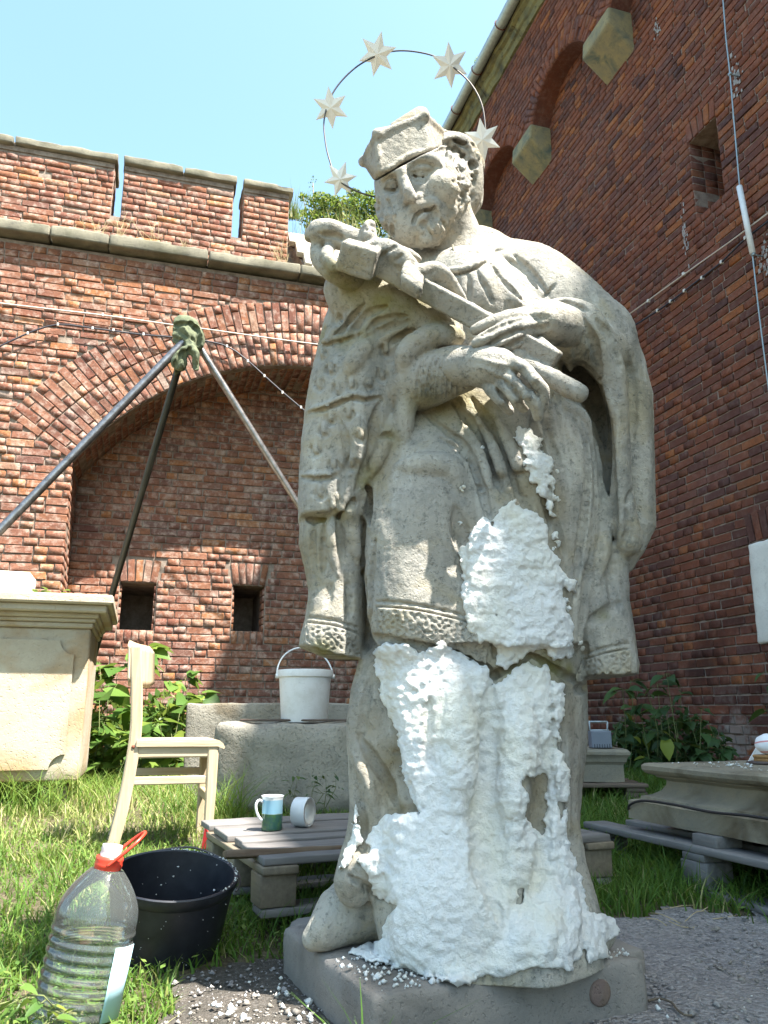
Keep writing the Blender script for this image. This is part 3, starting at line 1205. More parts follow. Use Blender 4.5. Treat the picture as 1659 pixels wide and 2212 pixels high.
# --- main masses
B_.loft([(1330, 800, 1255, -.01, .15), (1420, 785, 1258, -.01, .16), (1500, 768, 1262, -.01, .17), (1600, 762, 1262, -.01, .175), (1700, 772, 1250, 0, .18), (1800, 780, 1243, 0, .19), (1900, 790, 1252, .01, .20), (1960, 800, 1270, .02, .215), (2020, 815, 1290, .03, .23), (2085, 820, 1300, .035, .235)], k=.02, e=2.3, flute=[(9, .022, .4, 3.0), (5, .02, 1.2, -2)])
B_.loft([(800, 880, 1250, -.02, .12), (870, 860, 1262, -.02, .14), (950, 835, 1275, -.01, .155), (1050, 822, 1290, 0, .16), (1150, 812, 1295, 0, .165), (1250, 806, 1290, 0, .17), (1330, 805, 1280, 0, .175), (1400, 812, 1265, 0, .18)], k=.02, e=2.2)
B_.loft([(505, 920, 1060, -.06, .06), (540, 880, 1110, -.06, .09), (600, 810, 1185, -.05, .11), (660, 760, 1255, -.04, .13), (720, 745, 1300, -.03, .14), (800, 760, 1320, -.03, .14), (880, 800, 1310, -.03, .13)], k=.05, e=2.2)
# left thigh pushed forward under the surplice
B_.chain([(940, 900, .03, 70), (925, 1010, .07, 92), (905, 1130, .10, 98), (895, 1240, .11, 92), (900, 1350, .12, 88)], k=.03, sq=.8)
B_.chain([(1000, 1350, .10, 60), (1020, 1390, .10, 55)], k=.03, sq=.8)
# hanging left mantle (ermine cape over the arm) and the sleeve below it
B_.loft([(585, 765, 850, .02, .05), (640, 725, 890, .02, .08), (700, 703, 905, .03, .10), (760, 690, 900, .04, .11), (830, 676, 890, .05, .12), (900, 665, 882, .05, .12), (970, 657, 868, .05, .12), (1040, 652, 838, .05, .11), (1100, 652, 812, .05, .105), (1128, 654, 805, .05, .10)], k=.03, e=2.5, rot=-.25)
B_.loft([(1080, 656, 800, .03, .085), (1180, 650, 800, .03, .09), (1230, 662, 800, .03, .085), (1280, 672, 797, .03, .085), (1330, 668, 795, .035, .09), (1380, 655, 790, .04, .095), (1400, 652, 788, .04, .095), (1420, 700, 786, .04, .09)], k=.015, e=2.5, rot=-.2)
# right mantle
B_.loft([(560, 1040, 1130, -.06, .06), (600, 1050, 1192, -.05, .09), (650, 1080, 1245, -.05, .11), (690, 1120, 1320, -.05, .12), (740, 1180, 1346, -.05, .12), (800, 1230, 1375, -.06, .12), (880, 1270, 1388, -.06, .12), (1000, 1285, 1392, -.05, .11), (1090, 1292, 1397, -.04, .10), (1150, 1305, 1401, -.03, .085), (1200, 1325, 1378, -.02, .06), (1235, 1335, 1358, -.02, .03)], k=.02, e=2.3, rot=.2)
B_.loft([(860, 1180, 1310, -.04, .10), (950, 1190, 1318, -.04, .10), (1080, 1190, 1335, -.03, .10), (1200, 1195, 1350, -.03, .105), (1300, 1205, 1350, -.02, .11), (1380, 1215, 1361, -.02, .115), (1440, 1222, 1368, -.02, .12), (1460, 1226, 1366, -.02, .12)], k=.015, e=2.3, flute=[(7, .02, 0, 2)])
# right upper arm / shoulder mass and the rolled edge of the mantle
B_.chain([(1130, 600, -.03, 62), (1220, 690, .0, 70), (1290, 760, .02, 62)], k=.05)
B_.chain([(1200, 668, .14, 22), (1249, 676, .15, 24), (1279, 700, .15, 25), (1300, 745, .14, 26), (1318, 800, .12, 27), (1326, 880, .10, 27), (1330, 960, .09, 26), (1334, 1040, .08, 26), (1340, 1110, .07, 30), (1356, 1170, .06, 30)], k=.012)
B_.chain([(1267, 672, .07, 22), (1313, 684, .06, 26), (1335, 712, .04, 26), (1340, 745, .03, 22)], k=.02)
# deep hollow between mantle edge and front panel
B_.chain([(1225, 800, .16, 20), (1262, 835, .16, 28), (1292, 890, .13, 26), (1306, 960, .12, 18), (1309, 1040, .11, 13), (1313, 1110, .09, 11), (1320, 1165, .07, 8)], k=.014, mode=-1)
for q_ in (.10, .06, .02, -.03):
    B_.chain([(1238, 790, q_, 30), (1266, 835, q_, 30), (1290, 890, q_ - .01, 24), (1303, 960, q_ - .01, 16), (1308, 1040, q_ - .01, 12), (1313, 1110, q_ - .01, 9)], k=.010, mode=-1)
# front panel, its rolled border
B_.chain([(1215, 915, .07, 40), (1226, 990, .09, 44), (1226, 1090, .09, 44), (1218, 1190, .08, 44), (1210, 1290, .07, 46)], k=.015, sq=.8)
B_.chain([(1222, 878, .10, 12), (1258, 900, .09, 13), (1280, 945, .08, 14), (1291, 1000, .07, 13), (1289, 1070, .07, 12), (1276, 1160, .06, 12), (1262, 1250, .05, 10)], k=.008)
# chest
B_.chain([(1000, 600, .05, 60), (1020, 660, .06, 80)], k=.04)
# lower-left skirt leg
B_.chain([(815, 1440, .06, 30), (800, 1560, .07, 34), (806, 1680, .08, 34), (800, 1780, .08, 28), (772, 1870, .09, 24), (760, 1930, .10, 20)], k=.03)
B_.chain([(930, 1450, .12, 60), (950, 1600, .13, 70), (960, 1750, .14, 75), (970, 1880, .16, 85), (975, 1980, .18, 95), (985, 2060, .17, 90)], k=.03, sq=.7)
B_.chain([(1130, 1480, .10, 45), (1125, 1650, .11, 42), (1120, 1800, .13, 45), (1130, 1950, .15, 60), (1140, 2050, .16, 70)], k=.02, sq=.7)
B_.chain([(1215, 1500, .04, 30), (1205, 1700, .07, 28), (1215, 1850, .08, 34), (1230, 1980, .10, 50), (1240, 2060, .10, 50)], k=.02)
B_.chain([(1262, 2030, .06, 40), (1300, 2010, .05, 24)], k=.02)
# foot in its pointed shoe
def F3(u, v, rm):
    return atz(u, v, BZ + rm)
ft = [(674, 2030, .020), (700, 2012, .034), (735, 1980, .053), (775, 1958, .066), (820, 1950, .068)]
fw = [(F3(u, v, r), r) for u, v, r in ft]
for (a, ra), (b__, rb) in zip(fw, fw[1:]):
    B_.cap(a, b__, ra, rb, .02)
B_.chain([(750, 1905, .11, 20), (772, 1880, .12, 26), (800, 1860, .12, 24)], k=.02)
B_.chain([(735, 622, .13, 26), (780, 636, .14, 32), (840, 660, .15, 34), (900, 690, .15, 32), (960, 715, .14, 26)], k=.05)
# --- arms: lower arm (sleeve and cuff)
B_.chain([(870, 830, .12, 55), (925, 822, .16, 50), (980, 800, .18, 44), (1010, 796, .18, 40)], k=.02)
B_.chain([(985, 728, .17, 20), (950, 722, .19, 20), (906, 738, .20, 22), (876, 765, .20, 20), (880, 810, .17, 18), (880, 860, .155, 18), (872, 910, .14, 20), (862, 960, .12, 20), (838, 1010, .10, 22), (826, 1060, .09, 20), (822, 1110, .08, 16), (815, 1160, .06, 10)], k=.012)
B_.chain([(800, 760, .12, 40), (860, 745, .13, 30)], k=.04)
# upper arm (sleeve and cuff)
B_.chain([(1300, 770, .06, 55), (1270, 745, .10, 50), (1243, 725, .13, 44), (1226, 712, .14, 38)], k=.02)
B_.chain([(1270, 780, .08, 40), (1278, 830, .05, 34)], k=.02)
# collar, bib
B_.chain([(1032, 522, -.01, 14), (1060, 520, -.01, 18), (1082, 530, -.02, 16)], k=.008, sq=1.5)
B_.chain([(965, 580, .07, 14), (1005, 572, .08, 18), (1045, 552, .06, 18)], k=.012)
B_.chain([(1080, 560, .02, 16), (1130, 600, .03, 20), (1165, 640, .05, 18), (1190, 662, .07, 14)], k=.02)
B_.chain([(1050, 565, .07, 12), (1078, 610, .09, 14), (1110, 650, .11, 16)], k=.02)

# --- folds cut into the surface
G = lambda pts, r=6, d=.5, **k: B_.stroke(pts, r, d, -1, **k)
Rg = lambda pts, r=8, d=.45, **k: B_.stroke(pts, r, d, 1, **k)
# shoulder
Rg([(770, 670), (748, 700), (700, 745)], 11)
Rg([(820, 668), (778, 700), (745, 740)], 11)
Rg([(858, 683), (810, 700), (778, 735)], 11)
Rg([(880, 698), (848, 714), (815, 745)], 10)
Rg([(800, 740), (774, 769), (752, 806)], 15)
G([(790, 655), (762, 685), (746, 709), (709, 740)], 6, .8)
G([(838, 661), (803, 674), (782, 689), (762, 717), (735, 738)], 7, .8)
G([(881, 682), (832, 689), (809, 699), (793, 715)], 6, .8)
G([(885, 694), (842, 707), (817, 728)], 7, .8)
G([(900, 712), (862, 728), (838, 745)], 6, .7)
# tiers of the ermine
for line, w in (([(686, 748), (731, 739), (783, 722)], 4), ([(664, 893), (700, 885), (725, 875), (758, 861), (790, 864), (824, 858)], 5), ([(650, 1032), (696, 1034), (727, 1027), (744, 1012)], 5)):
    B_.stroke([(x, y - 7) for x, y in line], 7, .35, 1)
    G(line, w, .85)
G([(664, 1122), (690, 1124), (706, 1122)], 8, 1.1)
G([(727, 1119), (742, 1108), (757, 1090), (764, 1076)], 9, 1.1)
G([(731, 900), (746, 943), (752, 992), (740, 1030), (736, 1090)], 7)
G([(801, 905), (801, 953), (774, 982)], 7)
G([(825, 865), (812, 900), (806, 960), (790, 1010), (768, 1060)], 9)
Rg([(772, 900), (776, 960), (765, 1010)], 12)
Rg([(845, 900), (838, 940), (815, 990), (800, 1030)], 12)
G([(820, 948), (838, 940), (850, 950)], 6, .9)
G([(790, 1052), (801, 1071), (803, 1104), (800, 1130)], 13, 1.25, k=.008)
Rg([(757, 1085), (758, 1130), (766, 1180), (776, 1222)], 17, .6, r1=8)
Rg([(718, 1118), (717, 1170), (724, 1215), (731, 1246)], 12, .6, r1=6)
G([(730, 1125), (736, 1180), (742, 1210)], 8)
G([(678, 1128), (676, 1180), (678, 1240)], 6)
G([(700, 1130), (700, 1190), (698, 1240)], 7)
G([(788, 1130), (785, 1190), (792, 1300), (790, 1390)], 8, .8)
G([(748, 1240), (757, 1300), (750, 1340)], 7, .35)
G([(715, 1260), (706, 1310)], 7, .3)
for (x, y) in [(729, 687), (696, 764), (715, 797), (731, 840), (799, 828), (826, 810), (834, 756), (715, 902), (754, 894), (781, 941), (682, 971), (721, 1004), (692, 1064), (720, 1091), (700, 930), (760, 1000), (690, 830), (760, 830)]:
    B_.stroke([(x - 7, y - 8), (x - 9, y + 5), (x, y + 14), (x + 9, y + 5), (x + 6, y - 6)], 4, .5, -1, k=.004, taper=False)
    B_.stroke([(x, y - 12), (x, y + 2)], 5, .3, 1, k=.004)
# front of the alb
for line, w, d in (([(914, 892), (968, 935), (1005, 965), (1032, 1015), (1050, 1079), (1060, 1117)], 6, .8), ([(948, 946), (987, 969), (1012, 992), (1028, 1030), (1041, 1075), (1052, 1120)], 5, .7),
                   ([(978, 868), (1014, 912), (1039, 944), (1055, 983), (1071, 1031), (1096, 1080)], 9, .85), ([(1020, 862), (1050, 905), (1076, 949), (1096, 996), (1121, 1065), (1145, 1110)], 9, .85),
                   ([(1080, 1020), (1103, 1065), (1122, 1100)], 6, .7), ([(1101, 996), (1132, 1042), (1152, 1100)], 7, .7), ([(1173, 895), (1185, 946), (1201, 983), (1214, 1012)], 6, .6),
                   ([(1201, 1120), (1222, 1215)], 6, .5), ([(1150, 900), (1160, 960), (1182, 1060), (1190, 1150)], 10, .6)):
    G(line, w * 1.15, d)
Rg([(1030, 905), (1062, 960), (1088, 1030), (1110, 1085)], 9)
Rg([(1068, 890), (1100, 960), (1130, 1040), (1160, 1110)], 10)
Rg([(1000, 910), (1040, 990), (1060, 1060)], 8, .35)
G([(1240, 905), (1258, 940), (1268, 985), (1268, 1050), (1258, 1130), (1246, 1205), (1240, 1300)], 9, .9)
G([(1276, 1190), (1262, 1290), (1250, 1380)], 9, .7)
Rg([(1300, 1060), (1305, 1160), (1290, 1260)], 12, .3)
G([(1330, 1190), (1322, 1250), (1335, 1330)], 9, .35)
G([(1272, 1345), (1300, 1330), (1340, 1300)], 10, .35)
G([(1265, 1360), (1262, 1420), (1266, 1455)], 7, .6)
G([(1352, 1100), (1360, 1140), (1345, 1180)], 7, .5)
G([(1366, 1060), (1352, 1090)], 6, .5)
G([(1358, 760), (1368, 850), (1366, 950)], 9, .25)
G([(812, 1165), (803, 1250), (800, 1330), (796, 1400)], 8, .9)
G([(1060, 1150), (1062, 1260), (1075, 1350), (1068, 1420)], 12, .5)
G([(985, 1090), (1000, 1180), (1005, 1280)], 14, .25)
Rg([(860, 1010), (960, 1010), (1000, 1060)], 20, .2)
# lace bands
BANDS = []
def lace(top, bot, n, seed, hol=5.2):
    g = np.random.default_rng(seed)
    top = spline(top, 8); bot = spline(bot, 8)
    G([tuple(p) for p in top[::2]], 2.6, .9, taper=False, k=.003)
    G([(p[0], p[1] - 13) for p in top[::2]], 2.6, .9, taper=False, k=.003)
    BANDS.append((top, bot, n, seed, hol))
lace([(815, 1312), (868, 1316), (927, 1325), (1010, 1346), (1060, 1372)], [(815, 1362), (870, 1372), (927, 1382), (985, 1400), (1050, 1432)], 85, 4)
lace([(664, 1346), (725, 1354), (778, 1372)], [(655, 1388), (715, 1405), (780, 1422)], 42, 5)
lace([(1256, 1428), (1310, 1412), (1364, 1402)], [(1240, 1470), (1310, 1462), (1364, 1448)], 42, 6)
# hems: scalloped undercuts
for pts_, n_ in (([(814, 1376), (870, 1384), (927, 1394), (985, 1410), (1040, 1436), (1064, 1462)], 11), ([(1064, 1462), (1100, 1440), (1146, 1418), (1193, 1446), (1240, 1470)], 7), ([(1240, 1492), (1290, 1480), (1368, 1464)], 6)):
    G(pts_, 9, 1.1, taper=False, k=.006)
    for q in spline(pts_, 60 if n_ else 30)[:: 1]:
        pass
for q in [(650 + i * 21, 1406 + i * 4.2) for i in range(7)]:
    B_.chain([(q[0], q[1] + 6, .13, 9)], k=.006, mode=-1)
    B_.chain([(q[0], q[1] + 6, .05, 8)], k=.006, mode=-1)
# lower skirt
G([(1062, 1470), (1058, 1600), (1056, 1750), (1062, 1900), (1080, 2000)], 34, .20)
Rg([(1120, 1500), (1118, 1650), (1116, 1800)], 18, .4)
Rg([(985, 1480), (990, 1600), (985, 1750)], 18, .35)
G([(930, 1480), (925, 1600), (935, 1700)], 16, .3)
G([(1192, 1480), (1188, 1600), (1180, 1750), (1165, 1900), (1140, 2040)], 20, .25)
G([(1215, 1500), (1222, 1650), (1228, 1800), (1240, 1900)], 7, .4)
Rg([(1160, 1940), (1120, 2060)], 12, .6); Rg([(1195, 1910), (1165, 2070)], 12, .6); Rg([(1228, 1930), (1205, 2070)], 12, .6)
G([(850, 1560), (870, 1680), (900, 1760)], 16, .25)
G([(772, 1590), (806, 1640), (838, 1690), (862, 1755)], 10, .55)
Rg([(765, 1630), (795, 1690), (812, 1760)], 10, .4)
G([(770, 1700), (785, 1790), (778, 1870)], 8, .4)
G([(800, 1460), (785, 1540), (778, 1600)], 9, .3)
G([(752, 1890), (768, 1900), (790, 1915), (838, 1950)], 6, .8)
G([(880, 1480), (1000, 1470)], 9, .2)
for k_ in range(8):
    y = 1500 + k_ * 42
    G([(850 + (k_ % 3) * 20, y), (930, y - 8), (985 + (k_ % 2) * 20, y + 6)], 9, .22)
for q_ in (.14, .10, .06, .02, -.03):
    B_.chain([(1250, 805, q_, 24), (1278, 850, q_, 26), (1299, 905, q_ - .01, 23), (1309, 975, q_ - .01, 20), (1314, 1060, q_ - .01, 17), (1319, 1130, q_ - .01, 13), (1326, 1175, q_ - .01, 8)], k=.008, mode=-1)
B_.chain([(1268, 810, -.15, 40), (1300, 900, -.15, 40), (1318, 1000, -.15, 34), (1320, 1110, -.13, 26)], k=.01)
# bib, stole
G([(955, 592), (1002, 590), (1052, 566)], 4, .9)
Rg([(955, 584), (1002, 581), (1050, 559)], 5, .5)
for l in ([(1012, 594), (1015, 630), (1012, 660)], [(1030, 586), (1050, 625), (1062, 655)], [(1058, 566), (1090, 610), (1132, 652)], [(990, 598), (985, 640)], [(1085, 552), (1130, 585), (1160, 625)], [(1110, 552), (1150, 590), (1185, 640)]):
    G(l, 5, .75)
G([(1170, 646), (1186, 632), (1201, 612)], 3, 1.0)
G([(1015, 545), (1060, 545), (1088, 538)], 3, .9)
# cuff ruffles
for k_ in range(9):
    x = 905 + k_ * 11
    G([(x + 10, 775 - k_ * 1.2), (x, 815), (x - 4, 862)], 3.2, .8)
G([(1000, 765), (993, 800), (1004, 838)], 5, .8)
for k_ in range(7):
    a = k_ / 6
    G([(1228 + 22 * a, 700 + 6 * a), (1240 + 30 * a, 750 - 8 * a), (1240 + 26 * a, 800 - 12 * a)], 3, .8)
G([(1262, 690), (1288, 760), (1298, 840)], 8, .8)
G([(1290, 690), (1320, 730), (1340, 800)], 9, .45)
G([(1205, 652), (1240, 660), (1270, 672)], 5, .6)
G([(700, 705), (690, 740)], 8, .3)

# ---------------- crucifix, hands, head, biretta
R2 = .0034
def seg_up(V_, st, k, **kw):
    V_.chain(st, k=k, **kw)
lo_, hi_ = P3(640, 900, .42), P3(1290, 460, .0)
cr = Vol((P3(640, 700, .1)[0] - .03, Y0 - .42 * SC_, P3(900, 900, .2)[2] - .03), (P3(1300, 800, .1)[0] + .03, Y0 + .02, P3(760, 470, .2)[2] + .06), R2)
def beam(a, b__, ra, rb, V_=cr, k=.004, tw=0.0, flat=.85):
    """square-section bar between two picture points (u, v, q)"""
    A = P3(*a); Bp = P3(*b__)
    ra *= px(*a); rb *= px(*b__)
    d = (Bp - A) / np.linalg.norm(Bp - A)
    nrm = np.array([0, -1.0, -.25]); nrm -= d * (nrm @ d); nrm /= np.linalg.norm(nrm)
    sd_ = np.cross(d, nrm)
    c_, s_ = math.cos(tw), math.sin(tw)
    e1 = nrm * c_ + sd_ * s_; e2 = -nrm * s_ + sd_ * c_
    V_.hull([Q + e1 * i * r * flat + e2 * j * r for Q, r in ((A, ra), (Bp, rb)) for i in (-1, 1) for j in (-1, 1)], k, rnd=.008)
beam((806, 566, .24), (1200, 782, .22), 24, 27, tw=.35)
beam((735, 548, .27), (815, 572, .27), 34, 34, tw=.5)
beam((1150, 748, .21), (1203, 786, .21), 30, 27, tw=.3)
cr.chain([(1120, 778, .22, 17), (1200, 822, .23, 20), (1251, 850, .24, 20)], k=.004)
S_ = cr.sub(P3(1262, 870, .3), P3(1300, 800, .1))
# cross arm towards the left, with the carved hand on it
cr.chain([(672, 512, .20, 15), (700, 500, .22, 24), (745, 515, .22, 24), (790, 530, .22, 22), (830, 548, .22, 20)], k=.01)
cr.chain([(684, 490, .22, 12), (716, 492, .24, 13), (740, 502, .23, 12)], k=.008)
cr.chain([(668, 526, .20, 10)], k=.01, mode=-1)
cr.stroke([(690, 505), (720, 508), (752, 520)], 5, .7, -1)
# gathered cloth under the arm
cr.chain([(684, 536, .20, 14), (690, 560, .21, 16), (715, 583, .22, 20), (755, 603, .20, 22), (790, 615, .17, 20)], k=.01)
cr.chain([(712, 535, .22, 12), (706, 555, .24, 14), (722, 575, .25, 14)], k=.006)
cr.chain([(750, 625, .17, 22), (790, 632, .17, 18)], k=.012)
# corpus
cr.chain([(795, 500, .24, 17), (798, 512, .25, 16)], k=.006)
cr.chain([(815, 533, .25, 16), (845, 543, .26, 19), (872, 562, .26, 17), (893, 588, .25, 17)], k=.01)
cr.chain([(822, 525, .25, 9), (790, 532, .26, 8), (765, 543, .27, 8)], k=.006)
cr.chain([(842, 534, .24, 9), (880, 545, .23, 8), (905, 560, .21, 7)], k=.006)
for j_ in range(5):
    cr.chain([(880 + j_ * 7, 572 + j_ * 7, .28, 8), (872 + j_ * 8, 600 + j_ * 6, .29, 7), (880 + j_ * 6, 628 + j_ * 3, .27, 6)], k=.005)
cr.chain([(900, 590, .26, 14), (935, 578, .25, 12), (962, 590, .24, 11), (985, 622, .22, 9), (1003, 648, .20, 7)], k=.006)
cr.chain([(910, 600, .25, 12), (940, 596, .24, 11), (962, 618, .22, 9), (985, 645, .20, 7)], k=.006)
for x, y in ((830, 548), (850, 535), (862, 556)):
    cr.stroke([(x - 6, y + 6), (x + 6, y - 4)], 3, .7, -1)
cr.dot(806, 500, 4, .8, -1); cr.dot(793, 498, 3, .8, -1)
cr.stroke([(786, 490), (800, 484), (814, 492)], 6, .4, 1)

def hand(V_, palm, fingers, thumb, k=.012):
    V_.chain(palm, k=.02)
    for f_ in fingers + [thumb]:
        V_.chain(f_, k=.005, step=9)
        a, b__ = f_[0], f_[1]
hd1 = Vol((P3(940, 800, .2)[0], Y0 - .42 * SC_, P3(1000, 930, .2)[2]), (P3(1210, 800, .2)[0], Y0 - .05, P3(1000, 725, .2)[2]), R2)
hand(hd1, [(975, 800, .19, 36), (1010, 790, .215, 34), (1050, 792, .235, 38), (1085, 800, .235, 38)],
     [[(1100, 782, .255, 15), (1128, 792, .275, 13.5), (1154, 820, .285, 13), (1174, 845, .275, 12), (1172, 876, .255, 10), (1166, 884, .24, 8)],
      [(1092, 806, .25, 15), (1113, 828, .27, 13.5), (1140, 855, .275, 13), (1158, 880, .262, 12), (1163, 904, .245, 10)],
      [(1072, 818, .24, 15), (1090, 838, .255, 13), (1114, 862, .255, 12.5), (1132, 882, .235, 10.5)],
      [(1050, 822, .23, 14), (1060, 842, .24, 12.5), (1085, 868, .24, 12), (1101, 888, .22, 10.5)]],
     [(1060, 768, .22, 16), (1100, 762, .225, 14), (1126, 770, .225, 13), (1150, 764, .21, 10)])
for x, y in ((1154, 820), (1140, 855), (1114, 862), (1085, 868), (1128, 792), (1113, 828)):
    hd1.dot(x, y, 8, .35, 1)
for l in ([(1108, 800), (1134, 828), (1152, 856)], [(1092, 822), (1118, 850), (1138, 872)], [(1072, 838), (1098, 866), (1112, 884)]):
    hd1.stroke(l, 4.5, .8, -1)
for l in ([(1030, 775), (1075, 786), (1110, 790)], [(1030, 790), (1070, 806), (1100, 818)]):
    hd1.stroke(l, 4, .25, 1)
hd2 = Vol((P3(990, 700, .2)[0], Y0 - .40 * SC_, P3(1100, 800, .2)[2]), (P3(1265, 700, .2)[0], Y0 - .02, P3(1100, 640, .2)[2]), R2)
hand(hd2, [(1238, 712, .15, 38), (1205, 700, .185, 36), (1175, 694, .205, 38), (1150, 702, .21, 34)],
     [[(1140, 680, .225, 16), (1110, 682, .245, 14), (1066, 695, .255, 13), (1026, 713, .25, 11)],
      [(1142, 700, .235, 16), (1105, 706, .255, 14.5), (1064, 722, .265, 13.5), (1029, 742, .26, 12)],
      [(1140, 716, .23, 15), (1108, 726, .25, 13.5), (1075, 742, .255, 13), (1045, 757, .25, 11)],
      [(1150, 730, .21, 14), (1120, 738, .235, 12.5), (1095, 752, .235, 12), (1075, 762, .225, 10)]],
     [(1190, 735, .18, 16), (1165, 752, .19, 14), (1140, 762, .20, 12), (1120, 768, .20, 10)])
for l in ([(1130, 690), (1085, 703), (1040, 726)], [(1130, 712), (1085, 728), (1050, 748)], [(1136, 728), (1098, 744), (1075, 756)]):
    hd2.stroke(l, 4.5, .8, -1)
for l in ([(1190, 678), (1150, 678), (1120, 684)], [(1190, 695), (1150, 700), (1125, 706)], [(1190, 712), (1155, 718)]):
    hd2.stroke(l, 4.5, .25, 1)

hv = Vol((P3(770, 420, .1)[0], Y0 - .30 * SC_, P3(900, 600, .2)[2]), (P3(1075, 420, .0)[0], Y0 + .14, P3(900, 270, .05)[2]), .0027)
Hd = hv
Hd.chain([(892, 362, .05, 72), (902, 402, .06, 82), (912, 450, .07, 66), (922, 492, .095, 36)], k=.02)
Hd.chain([(945, 410, .06, 62), (950, 455, .06, 46)], k=.03)
Hd.chain([(850, 425, .07, 28), (862, 470, .09, 26), (890, 505, .10, 22)], k=.03)           # far cheek
Hd.chain([(955, 470, .03, 50), (975, 540, -.02, 58), (985, 600, -.03, 70)], k=.03)           # neck
Hd.chain([(985, 480, .03, 12), (1000, 525, .02, 12), (1012, 565, .04, 11)], k=.03)
# brow, sockets
Hd.stroke([(880, 350), (905, 340), (935, 346), (955, 362)], 9, .38, 1)
Hd.stroke([(858, 365), (842, 372), (825, 385)], 10, .45, 1)
Hd.stroke([(890, 375), (908, 370), (932, 372)], 15, .38, -1)
Hd.stroke([(832, 402), (848, 398), (858, 394)], 13, .36, -1)
Hd.dot(914, 375, 15, .42, 1); Hd.dot(846, 404, 13, .42, 1)
Hd.stroke([(892, 380), (912, 384), (936, 375)], 3.4, 1.0, -1, k=.002, taper=False)
Hd.stroke([(890, 368), (912, 362), (938, 366)], 4, .6, 1, k=.004)
Hd.stroke([(895, 390), (915, 393), (938, 386)], 4, .35, 1, k=.006)
Hd.stroke([(834, 409), (848, 411), (858, 404)], 3.2, 1.0, -1, k=.002, taper=False)
Hd.stroke([(832, 398), (846, 392), (858, 392)], 4, .55, 1, k=.004)
# nose
Hd.stroke([(862, 350), (867, 372), (873, 396), (880, 412)], 8, .42, 1, taper=False)
Hd.chain([(866, 350, .118, 8), (869, 372, .132, 7), (875, 395, .148, 8), (883, 416, .163, 10), (889, 426, .160, 11)], k=.010)
Hd.chain([(904, 427, .145, 9)], k=.008); Hd.chain([(877, 431, .145, 8)], k=.008)
Hd.dot(899, 438, 5, .9, -1, .003); Hd.dot(884, 442, 4, .9, -1, .003)
Hd.stroke([(918, 425), (914, 440), (905, 448)], 4, .5, -1)
# cheek
Hd.stroke([(940, 400), (960, 408), (968, 425)], 22, .22, 1)
Hd.stroke([(925, 440), (938, 460), (940, 480)], 12, .22, -1)
# mouth, moustache, lips
Hd.stroke([(882, 460), (895, 448), (912, 443), (935, 440), (945, 450)], 9, .35, 1)
Hd.stroke([(893, 482), (898, 469), (907, 460), (922, 454), (938, 447)], 4.2, .95, -1, k=.003, taper=False)
Hd.stroke([(904, 479), (914, 469), (930, 461)], 5, .25, 1)
Hd.stroke([(908, 490), (925, 480)], 6, .5, -1)
g_ = np.random.default_rng(11)
for _ in range(60):
    x, y = g_.uniform(895, 985), g_.uniform(455, 530)
    if (x - 895) / 90 + (y - 455) / 75 < .62 or y > 530 - (x - 925) * .75 or (x > 950 and y < 468): continue
    a = g_.uniform(-.3, .9)
    Hd.stroke([(x, y), (x + 8 * math.cos(a) - 3, y + 10)], g_.uniform(3, 5), .4, 1 if g_.random() < .6 else -1, k=.004)
Hd.stroke([(972, 445), (979, 455), (971, 472)], 7, .35, 1)
Hd.dot(921, 520, 12, .35, 1)
for _ in range(26):
    x, y = g_.uniform(815, 850), g_.uniform(420, 500)
    Hd.stroke([(x, y), (x + 4, y + 12)], g_.uniform(3, 6), .45, 1 if g_.random() < .5 else -1, k=.004)
Hd.chain([(962, 330, .03, 28), (990, 350, .01, 30), (1000, 400, .0, 30), (992, 440, .0, 24)], k=.02)
Hd.chain([(985, 332, .035, 24), (1003, 362, .03, 24)], k=.015)
# hair: locks swept back on the lit side
Hd.chain([(940, 322, .08, 16), (965, 312, .07, 20), (995, 318, .05, 22), (1012, 345, .03, 22), (1018, 385, .02, 22), (1016, 425, .01, 20), (1000, 452, .01, 14)], k=.012)
Hd.chain([(962, 300, .01, 20), (995, 300, .0, 18), (1020, 325, -.02, 16), (1030, 360, -.03, 16)], k=.012)
Hd.chain([(982, 350, .06, 17), (994, 385, .05, 17), (994, 420, .04, 14)], k=.012)
Hd.chain([(1026, 400, -.02, 16), (1024, 440, -.02, 14), (1008, 462, -.01, 10)], k=.012)
for pts_ in ([(938, 330), (965, 322), (995, 332), (1008, 350)], [(985, 345), (1000, 370), (1003, 400)], [(1008, 340), (1022, 370), (1022, 400)], [(988, 340), (984, 356), (990, 372)], [(990, 395), (1000, 420), (995, 445)], [(1010, 405), (1012, 440)], [(950, 312), (985, 306), (1012, 322)], [(978, 300), (1008, 310)]):
    Hd.stroke(pts_, 5.5, .85, -1, k=.004)
for x, y in ((990, 372), (994, 402), (990, 425), (1004, 384)):
    Hd.dot(x, y, 8, 1.0, -1, .004)
for _ in range(46):
    x, y = g_.uniform(955, 1030), g_.uniform(308, 455)
    if x < 985 and y > 335: continue
    a = g_.uniform(.4, 2.2)
    Hd.stroke([(x, y), (x + 9 * math.cos(a), y + 9 * math.sin(a)), (x + 14 * math.cos(a + .8), y + 14 * math.sin(a + .8))], g_.uniform(3, 5), .42, 1 if g_.random() < .5 else -1, k=.004)
Hd.stroke([(806, 398), (808, 425), (815, 450)], 10, .4, 1)

